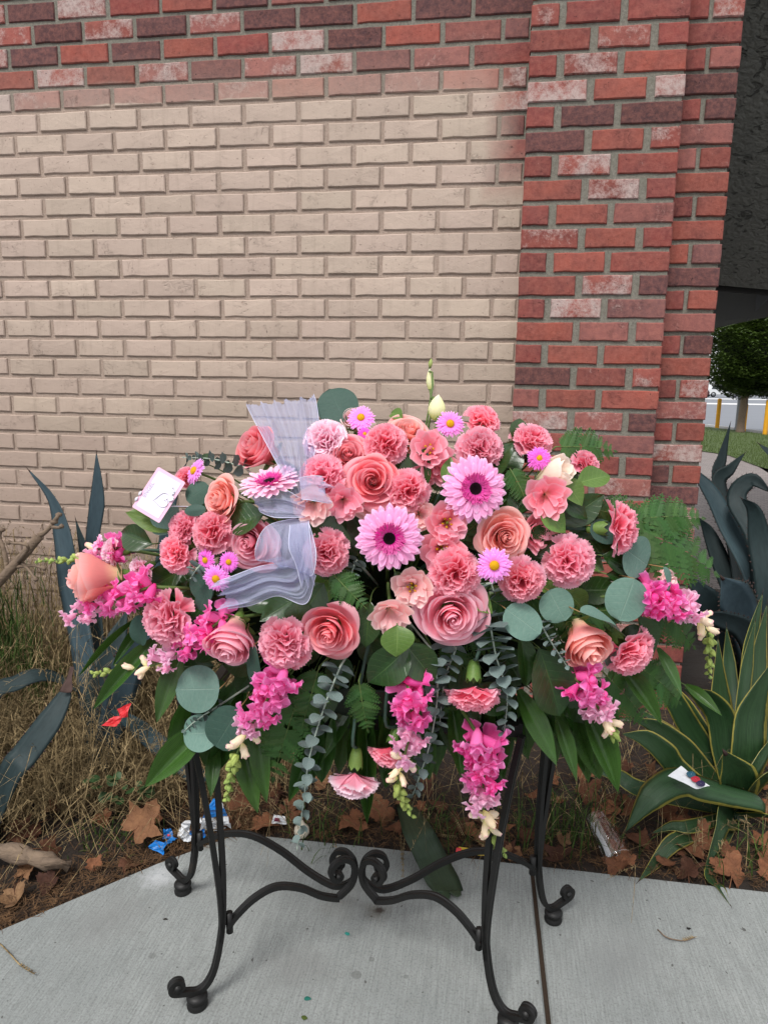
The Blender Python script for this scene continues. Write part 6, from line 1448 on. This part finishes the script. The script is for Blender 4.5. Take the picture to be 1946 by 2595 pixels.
# broad leaved weed by the litter
M_WEED = mat_leaf('weed_leaf', L_(40, 62, 34), L_(66, 92, 52), L_(96, 120, 80), .5, .3, 5)
wd = thing('ground_weed', 'low round leaved green weed behind the large lobed brown leaf', 'weed', Matrix.Translation(bedpt(255, 1715, 1.9))); wi = inv_of(wd); wr_ = random.Random(4)
for k in range(26):
    B0 = bedpt(255+wr_.uniform(-75, 85), 1712+wr_.uniform(-30, 26), 1.95); B0.z += wr_.uniform(0, .03); dd = Vector((wr_.uniform(-1, 1), wr_.uniform(-1, .4), wr_.uniform(.0, .5))).normalized()*wr_.uniform(.018, .035)
    obj('leaf', EUC[k % 3], M_WEED, wd, Matrix.Translation(wi.translation) @ leaf_frame(B0, B0+dd, Vector((0, -.5, 1)), .95))

# ---------------- rubbish
def crumple(pts, mat, parent, name, M0, nu=7, nv=7, amp=.006, seed=1):
    """four-corner sheet crumpled a little"""
    r = random.Random(seed); a, b2, c, d = [Vector(p) for p in pts]; V = []; n = (b2-a).cross(d-a).normalized(); ph = [r.uniform(0, 6) for _ in range(4)]; U = []
    for j in range(nv):
        for i in range(nu):
            u, v = i/(nu-1), j/(nv-1); p = a.lerp(b2, u).lerp(d.lerp(c, u), v); p = p + n*(amp*(math.sin(5*u+ph[0]+3*v)+math.sin(7*v+ph[1]-2*u)+.7*r.uniform(-1, 1))); V.append(M0 @ p); U.append((u, v))
    b = MB(); b.grid(V, nu, nv, U); return b.build(name, mat, parent, smooth=False)
M_BLUE = plain('blue_foil', L_(24, 120, 200), .35, .5); M_WHITE = plain('white_foil', L_(220, 222, 226), .4, .5); M_PRINT = plain('grey_print', L_(140, 144, 150), .6); M_RED = plain('red_plastic', L_(214, 52, 58), .45, .4); M_YELW = plain('yellow_foil', L_(206, 176, 60), .4)
def g_(x, y, z): return onZ(x, y, z)
wp = thing('snack_wrapper', 'crumpled blue and white snack wrapper behind the stand leg', 'wrapper', Matrix.Translation(g_(440, 1800, .0))); w0 = inv_of(wp)
crumple([g_(430, 1795, .02), g_(500, 1790, .02), g_(494, 1762, .07), g_(440, 1766, .08)], M_WHITE, wp, 'white_panel', w0, seed=1)
crumple([g_(438, 1768, .082), g_(492, 1764, .072), g_(486, 1748, .10), g_(444, 1748, .11)], M_BLUE, wp, 'blue_band', w0, seed=2, amp=.003)
crumple([g_(446, 1750, .112), g_(484, 1749, .102), g_(478, 1726, .13), g_(462, 1724, .13)], M_BLUE, wp, 'blue_flap', w0, seed=3, amp=.003)
crumple([g_(468, 1748, .118), g_(484, 1746, .110), g_(479, 1730, .132), g_(470, 1731, .135)], M_WHITE, wp, 'barcode_panel', w0, 5, 5, .001, 4)
for k in range(4):
    q = MB(); a, c = g_(472+k*3, 1746, .127), g_(471.5+k*2.3, 1733, .142); q.add([w0 @ v for v in (a, a+rt0*.0012, c+rt0*.0012, c)], [(0, 1, 2, 3)]); q.build('bar_line', M_PRINT, wp, smooth=False)
for k in range(5):
    q = MB(); a = g_(462, 1774+k*4, .078-.009*k) - HF*.012; c = g_(490-(k % 3)*5, 1772+k*4, .076-.009*k) - HF*.012; q.add([w0 @ v for v in (a, c, c+Vector((0, 0, .003)), a+Vector((0, 0, .003)))], [(0, 1, 2, 3)]); q.build('print_line', M_PRINT, wp, smooth=False)
crumple([g_(408, 1812, .01), g_(445, 1808, .01), g_(442, 1792, .035), g_(404, 1796, .03)], M_BLUE, wp, 'blue_panel', w0, seed=5)
crumple([g_(384, 1815, .012), g_(412, 1818, .01), g_(410, 1784, .05), g_(388, 1788, .05)], M_WHITE, wp, 'white_fold', w0, seed=6)
crumple([g_(390, 1792, .05), g_(435, 1776, .06), g_(436, 1768, .08), g_(396, 1778, .07)], M_WHITE, wp, 'white_ridge', w0, seed=7)
wp2 = thing('foil_scrap', 'torn bright blue wrapper scrap at the pavement edge', 'wrapper', Matrix.Translation(g_(345, 1830, 0))); w1 = inv_of(wp2)
crumple([g_(322, 1832, .01), g_(352, 1848, .006), g_(362, 1822, .022), g_(334, 1815, .03)], M_BLUE, wp2, 'lower_piece', w1, seed=8, amp=.004)
crumple([g_(350, 1835, .015), g_(366, 1818, .02), g_(384, 1812, .03), g_(372, 1806, .04)], M_BLUE, wp2, 'fold', w1, seed=9, amp=.003)
crumple([g_(352, 1812, .02), g_(376, 1812, .02), g_(370, 1790, .05), g_(354, 1790, .05)], M_BLUE, wp2, 'upper_piece', w1, seed=10, amp=.003)
q = MB(); q.lathe([(.001, .002), (.004, .001), (.0045, 0)], 8, frame(w1 @ (g_(366, 1802, .037)-HF*.006), -HF)); q.build('red_dot', M_RED, wp2)
rd = thing('red_plastic_scrap', 'bright red folded plastic scrap caught in the dry grass', 'plastic scrap', Matrix.Translation(bedpt(245, 1560, 2.0))); r0_ = inv_of(rd)
crumple([at(220, 1568, 1.93), at(254, 1570, 1.93), at(266, 1550, 1.95), at(246, 1546, 1.95)], M_RED, rd, 'lower_flap', r0_, seed=3, amp=.004)
crumple([at(262, 1552, 1.955), at(276, 1548, 1.96), at(284, 1518, 1.98), at(254, 1532, 1.97)], M_RED, rd, 'upper_flap', r0_, seed=4, amp=.004)
pc = thing('printed_scrap', 'white paper scrap with coloured dots lying on the striped agave', 'paper scrap', Matrix.Translation(at(1488, 1680, 1.84))); p0_ = inv_of(pc)
cA, cB, cC, cD = at(1442, 1676, 1.85), at(1505, 1704, 1.83), at(1533, 1698, 1.84), at(1470, 1655, 1.88)
crumple([cA, cB, cC, cD], M_WHITE, pc, 'paper', p0_, 9, 5, .002, 2)
pn = (cB-cA).cross(cD-cA).normalized(); pn = pn if pn.dot(HF) < 0 else -pn
for (u, v, col) in ((.40, .80, L_(30, 80, 100)), (.62, .66, L_(170, 30, 50)), (.84, .55, L_(40, 30, 70))):
    c = cA.lerp(cB, u).lerp(cD.lerp(cC, u), v) + pn*.007; b = MB(); b.lathe([(.0115, 0), (.010, .001), (.001, .0015)], 14, p0_ @ frame(c, pn, None, (1.25, .8, 1))); b.build('printed_dot', plain('dot_%d' % int(u*100), col, .5), pc)
yw = thing('yellow_wrapper', 'flattened yellow wrapper at the pavement edge behind the stretcher', 'wrapper', Matrix.Translation(g_(1018, 1838, 0))); y0_ = inv_of(yw)
crumple([g_(985, 1846, .012), g_(1052, 1848, .010), g_(1046, 1832, .022), g_(990, 1830, .025)], M_YELW, yw, 'foil', y0_, seed=2, amp=.004)
crumple([g_(984, 1842, .030), g_(998, 1843, .030), g_(996, 1832, .038), g_(986, 1831, .038)], M_RED, yw, 'red_corner', y0_, 4, 4, .001, 3)
sc_ = thing('torn_label', 'small white torn label with dark red print near the pale bulb', 'paper scrap', Matrix.Translation(g_(603, 1772, 0))); s0_ = inv_of(sc_)
crumple([g_(586, 1780, .02), g_(620, 1780, .02), g_(616, 1764, .04), g_(592, 1760, .045)], M_WHITE, sc_, 'paper', s0_, 6, 6, .003, 5)
crumple([g_(592, 1775, .035), g_(606, 1775, .034), g_(604, 1768, .045), g_(594, 1766, .046)], plain('maroon_print', L_(110, 40, 60), .6), sc_, 'print', s0_, 4, 4, .001, 6)
bu = thing('pale_bulb', 'pale papery bulb lying at the pavement edge behind the long sprig', 'bulb', Matrix.Translation(g_(652, 1808, .0)))
b = MB(); b.lathe([(.001, 0), (.016, .004), (.023, .016), (.021, .03), (.010, .042), (.005, .052), (.003, .062)], 14); b.build('skin', plain('papery_skin', L_(206, 196, 178), .7, .2, 0, .2, 60), bu)
b = MB(); b.tube([(0, 0, .055), (.004, .0, .070), (.012, 0, .080)], [.004, .003, .001], 6); b.build('neck', plain('dry_neck', L_(170, 150, 120), .8), bu)
# clear plastic cup
m = NT('clear_plastic'); gl = m.n('BsdfGlossy', {'Color': (1, 1, 1), 'Roughness': .12}).outputs[0]; tr = m.n('BsdfTransparent', {'Color': (.93, .94, .95)}).outputs[0]
fr_ = m.n('LayerWeight', {'Blend': .35}).outputs[1]; M_CUP = m.surf(m.n('MixShader', {0: m.math('ADD', .10, m.math('MULTIPLY', fr_, .6)), 1: tr, 2: gl}).outputs[0])
ca, cb = at(1285, 1762, 1.90), onZ(1335, 1852, .035); ax = (cb-ca).normalized()
cp = thing('plastic_cup', 'clear crushed plastic cup lying in the leaf litter', 'cup', frame(ca, ax, Vector((0, 0, 1)))); Lc = (cb-ca).length
b = MB(); b.lathe([(.001, 0), (.026, 0), (.027, .004), (.038, Lc), (.040, Lc+.002), (.039, Lc+.004)], 20); b.V = [(x*(1+.08*math.sin(z*60)), y*(.82+.1*math.sin(z*45+1)), z) for x, y, z in b.V]; b.build('wall', M_CUP, cp)
b = MB(); V = []
for j in range(8):
    for i in range(4):
        a = math.radians(-120+i*11); z = Lc*(.02+.9*j/7); rr_ = .0262+.011*z/Lc; V.append((rr_*math.cos(a)*(1+.08*math.sin(z*60)), rr_*math.sin(a)*(.82+.1*math.sin(z*45+1)), z))
b.grid(V, 4, 8); b.build('label_strip', M_WHITE, cp)

# bits on the pavement
for (x, y, s, col, lab) in ((750, 2017, 9, L_(40, 130, 120), 'tiny teal chip on the pavement near the dark stain'), (664, 2158, 11, L_(30, 104, 92), 'teal leaf chip on the pavement between the front feet'), (657, 2200, 11, L_(70, 84, 30), 'olive leaf scrap on the pavement between the front feet'), (358, 1986, 7, L_(40, 36, 30), 'black crumb on the pavement left of the front leg'), (226, 2240, 8, L_(40, 36, 30), 'black crumb on the pavement below the left front foot'), (1486, 2006, 7, L_(28, 26, 24), 'black pebble on the pavement below the drooping agave blade')):
    P = onZ(x, y, .001); S = px2m(s, P); r = random.Random(x); b = MB(); N = 9; o = [(math.cos(i/N*6.283)*S*r.uniform(.4, 1), math.sin(i/N*6.283)*S*r.uniform(.3, .7), .0008) for i in range(N)]
    b.add(o+[(0, 0, .0030)], [(i, (i+1) % N, N) for i in range(N)]); ob = b.build('pavement_scrap', plain('scrap_%d' % x, col, .8), None, Matrix.Translation(P)); tag(ob, lab, 'scrap', 'scraps on the pavement')
for (pts, lab) in (([(0, 2038), (20, 2058), (45, 2085), (75, 2104)], 'pale grass seed stem lying on the pavement'), ([(1420, 2008), (1440, 2025), (1475, 2032), (1500, 2025)], 'curled brown stalk on the pavement under the agave blades')):
    P = [onZ(x, y, .004+.004*(i % 2)) for i, (x, y) in enumerate(pts)]; o = thing('dry_stem', lab, 'stem', Matrix.Translation(P[0])); ii = inv_of(o)
    b = MB(); b.tube([ii @ p for p in spline(P, 14)], [.0016]*10+[.0012]*4, 5); b.build('stalk', M_STRAW if pts[0][0] < 100 else M_BARK, o)
    b = MB(); 
    for k in range(16):
        q = ii @ (P[-2].lerp(P[-1], k/16)); b.add([q, q+Vector((.003, .002, .002)), q+Vector((.008*math.cos(k*2.1), .006*math.sin(k*2.1), .003))], [(0, 1, 2)])
    b.build('seed_head', M_STRAW, o, smooth=False)
fs = thing('grass_stem', 'long drooping grass seed stems hanging over the pavement by the torn blade', 'grass stem', Matrix.Translation(bedpt(870, 1760, 2.1))); fi = inv_of(fs)
for (pts) in ([(905, 1690, 2.0), (880, 1780, 1.9), (872, 1830, 1.82), (870, 1890, 1.72)], [(868, 1770, 2.0), (866, 1800, 1.9), (868, 1860, 1.78)], [(900, 1780, 1.95), (945, 1800, 1.88), (985, 1806, 1.85)], [(960, 1740, 2.0), (985, 1770, 1.9), (1000, 1800, 1.86)]):
    b = MB(); C = spline([fi @ at(*p) for p in pts], 16); b.tube(C, .0009, 4)
    for k in range(8, 16):
        for s in (-1, 1): q = C[k]; b.add([q, q+Vector((s*.004, 0, -.004)), q+Vector((s*.003, 0, -.009))], [(0, 1, 2)])
    b.build('stalk', M_STRAW, fs)

# ================================================================== FAR BACKGROUND
TB = onZ(1598, 934, -.05); gT = (TB-CP).dot(HF)
tree = thing('topiary_tree', 'clipped round street tree with grey trunk on the far lawn', 'tree', Matrix.Translation(TB)); ti = inv_of(tree)
cT = at(1655, 762, gT); rx = px2m(112, cT); rz = px2m(96, cT)
b = MB(); b.tube([ti @ p for p in spline([TB+Vector((0, 0, -.1)), at(1601, 905, gT), at(1606, 875, gT), at(1612, 850, gT), cT-Vector((0, 0, rz*.4))], 14)], [.16, .13]+[.11]*8+[.1, .1, .09, .08], 9); trk = b.build('trunk', M_BARK, tree)
tr_ = random.Random(9)
for k in range(7):
    a = k*.9; b = MB(); q0 = ti @ (cT-Vector((0, 0, rz*.75))); q1 = ti @ (cT + Vector((math.cos(a)*rx*.7, math.sin(a)*rx*.7, tr_.uniform(-.2, .5)*rz))); b.tube([q0, q0.lerp(q1, .5)+Vector((0, 0, .1)), q1], [.06, .04, .02], 5); b.build('limb', M_BARK, trk)
M_TLEAF = mat_leaf('tree_leaf', L_(28, 42, 16), L_(84, 104, 38), None, .45, .4, trans=.1)
b = MB(); g2 = np.random.RandomState(2); cl = ti @ cT
for _ in range(36000):
    v = g2.normal(0, 1, 3); v /= np.linalg.norm(v); v = np.sign(v)*np.abs(v)**.8; lump = 1+.06*math.sin(v[0]*9+v[2]*7)+.05*math.sin(v[1]*11-v[2]*8); k = (1-.30*g2.rand()**2.0)*lump
    p = cl + Vector((v[0]*rx*k, v[1]*rx*k, v[2]*rz*k)); a = g2.uniform(0, 6.28); s = g2.uniform(.045, .085); d = Vector((math.cos(a), math.sin(a), g2.uniform(-.6, .6))).normalized()*s; e = Vector((-d.y, d.x, g2.uniform(-.03, .03)))*.45
    b.add([p-d, p+e, p+d, p-e], [(0, 1, 2, 3)], [(.5, 0), (1, .5), (.5, 1), (0, .5)])
b.build('crown', M_TLEAF, tree, smooth=False)
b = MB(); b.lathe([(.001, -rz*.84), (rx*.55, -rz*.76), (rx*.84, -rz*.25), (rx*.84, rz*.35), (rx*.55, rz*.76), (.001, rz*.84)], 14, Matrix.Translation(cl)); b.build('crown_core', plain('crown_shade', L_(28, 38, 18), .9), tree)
M_BOL = plain('yellow_paint', L_(224, 160, 30), .6, .3, 0, .1, 8); M_CAP = plain('bollard_cap', L_(206, 150, 40), .5)
for (x, y0, y1, w, lab) in ((1548, 861, 924, 8.5, 'yellow bollard beside the brick corner, clear of the tree'), (1651, 864, 940, 9.5, 'yellow bollard in front of the grey lamp base'), (1606, 872, 931, 7, 'yellow bollard partly hidden by the tree trunk')):
    P = onZ(x, y1, -.06); H = (at(x, y0, (P-CP).dot(HF))-P).z; o = thing('bollard', lab, 'bollard', Matrix.Translation(P), 'yellow bollards along the kerb'); R_ = px2m(w/2, P)
    b = MB(); b.lathe([(R_, -.1), (R_, H*.96)], 14); b.build('post', M_BOL, o); b = MB(); b.lathe([(R_*1.02, H*.95), (R_*.9, H*.985), (R_*.4, H), (.001, H)], 14); b.build('cap', M_CAP, o)
P = onZ(1637, 934, -.06); lp = thing('lamp_post', 'thick grey lamp post base rising behind the clipped tree', 'lamp post', Matrix.Translation(P+HF*1.2)); R_ = px2m(9.5, P)
b = MB(); b.lathe([(R_*1.15, -.1), (R_*1.15, .06), (R_, .08), (R_, 1.5), (R_*.98, 1.52), (.001, 1.52)], 20); b.build('base', plain('grey_concrete', L_(126, 128, 130), .85), lp)
b = MB(); b.lathe([(.09, 1.5), (.07, 7.5), (.06, 7.6)], 12); b.build('pole', plain('grey_pole', L_(120, 122, 124), .5, .4, .3), lp)
b = MB(); b.box(-.15, 1.0, -.14, .14, 7.5, 7.62); b.build('lamp_head', plain('lamp_head', L_(90, 92, 94), .5), lp, smooth=False)
# parked cars
def make_car(P, yaw, paint, label, suv=1.0):
    o = thing('parked_car', label, 'car', Matrix.Translation(P) @ Matrix.Rotation(yaw, 4, 'Z'), 'cars parked across the road'); mp_ = paint
    prof = [(-2.25, .35), (-2.28, .75), (-2.1, .95), (-1.9, 1.0), (-1.55, 1.5*suv), (.45, 1.52*suv), (1.15, 1.0), (2.1, .88), (2.25, .7), (2.25, .35)]
    n = len(prof); b = MB(); V = []
    for (yy, k) in ((-.86, .94), (-.9, 1.0), (.9, 1.0), (.86, .94)):
        for (x, z) in prof:
            ins = .16*max(0, z-1.0)/.5; V.append((x*(.99 if k < 1 else 1), yy*(1-ins), z))
    F = [(k*n+i, k*n+(i+1) % n, (k+1)*n+(i+1) % n, (k+1)*n+i) for k in range(3) for i in range(n)] + [tuple(range(n-1, -1, -1)), tuple(3*n+i for i in range(n))]
    b.add(V, F); b.build('body', mp_, o, smooth=False)
    gm = plain('car_glass_%s' % label[:5].strip(), L_(40, 48, 54), .1, .6)
    for s in (-1, 1):
        b = MB(); b.add([(-1.7, s*.892, 1.06), (.85, s*.892, 1.06), (.38, s*.80, 1.42*suv), (-1.45, s*.80, 1.42*suv)], [(0, 1, 2, 3)]); b.build('side_window', gm, o, smooth=False)
        for x in (-1.4, 1.4):
            b = MB(); b.lathe([(.001, -.1), (.33, -.1), (.34, 0), (.33, .1), (.001, .1)], 18, Matrix.Translation((x, s*.83, .34)) @ Matrix.Rotation(1.5708, 4, 'X')); wh = b.build('wheel', plain('tyre_%d%d%s' % (s+1, int(x*10), label[:4]), L_(28, 28, 30), .8), o)
            b = MB(); b.lathe([(.001, -.115*1), (.20, -.112), (.21, .112), (.001, .115)], 14, Matrix.Translation((x, s*.83, .34)) @ Matrix.Rotation(1.5708, 4, 'X')); b.build('rim', plain('rim_%d%d%s' % (s+1, int(x*10), label[:4]), L_(150, 152, 156), .4, .5, .6), wh)
        b = MB(); b.box(2.2, 2.262, s*.72-.14, s*.72+.14, .62, .78); b.build('headlight', plain('lamp_%d%s' % (s, label[:4]), L_(220, 222, 226), .2), o, smooth=False)
    for x0, z0, x1, z1 in ((1.13, 1.03, .5, 1.45*suv),):
        b = MB(); b.add([(x0+.01, -.74, z0), (x0+.01, .74, z0), (x1+.01, .66, z1), (x1+.01, -.66, z1)], [(0, 1, 2, 3)]); b.build('windscreen', gm, o, smooth=False)
cz = -.16
P = onZ(1556, 858, cz); make_car(P, .15, plain('white_car_paint', L_(226, 228, 230), .3, .5), 'white car parked across the road behind the clipped tree', 1.1)
P = onZ(1510, 858, cz); make_car(P+Vector((-2.0, -2.5, 0)), .15, plain('maroon_car_paint', L_(70, 30, 34), .3, .5), 'dark maroon car parked next to the white car', 1.0)
# distant office block and hedge
P = onZ(1700, 850, cz); P = CP + (P-CP)*1.5; P.z = cz
ob = thing('office_block', 'dark glazed office block rising above the clipped tree', 'building', Matrix.Translation(P) @ Matrix.Rotation(-.2, 4, 'Z'))
b = MB(); b.box(-4.2, 30, 0, 12, 0, 26); b.build('wall', plain('dark_cladding', L_(70, 74, 80), .6), ob, smooth=False)
mg = plain('office_glass', L_(30, 36, 44), .12, .6)
_pane = MB(); _pane.box(-.8, .8, -.05, .03, -1.2, 1.2); _pane = _pane.mesh('window', False)
for r_ in range(7):
    for c_ in range(9): obj('window', _pane, mg, ob, Matrix.Translation((-3.0+2.1*c_, -.02, 2.4+3.2*r_)))
P = onZ(1470, 856, cz); P = CP + (P-CP)*1.25; P.z = cz
hg = thing('far_hedge', 'dark hedge behind the parked cars beyond the brick corner', 'hedge', Matrix.Translation(P)); b = MB()
for _ in range(5000):
    x, y, z = g2.uniform(-9, 6), g2.uniform(-.8, .8), g2.uniform(0, 1)**.8*(1.7+.3*math.sin(g2.rand()*6)); s = g2.uniform(.12, .25); a = g2.uniform(0, 6.28); d = Vector((math.cos(a), math.sin(a), g2.uniform(-.6, .6)))*s; e = Vector((-d.y, d.x, .05))*.5; p = Vector((x, y, z)); b.add([p-d, p+e, p+d, p-e], [(0, 1, 2, 3)])
b.build('foliage', M_TLEAF, hg, smooth=False); b = MB(); b.box(-8.8, 5.8, -.5, .5, -.1, 1.5); b.build('shade_core', plain('hedge_shade', L_(26, 36, 20), .9), hg, smooth=False)
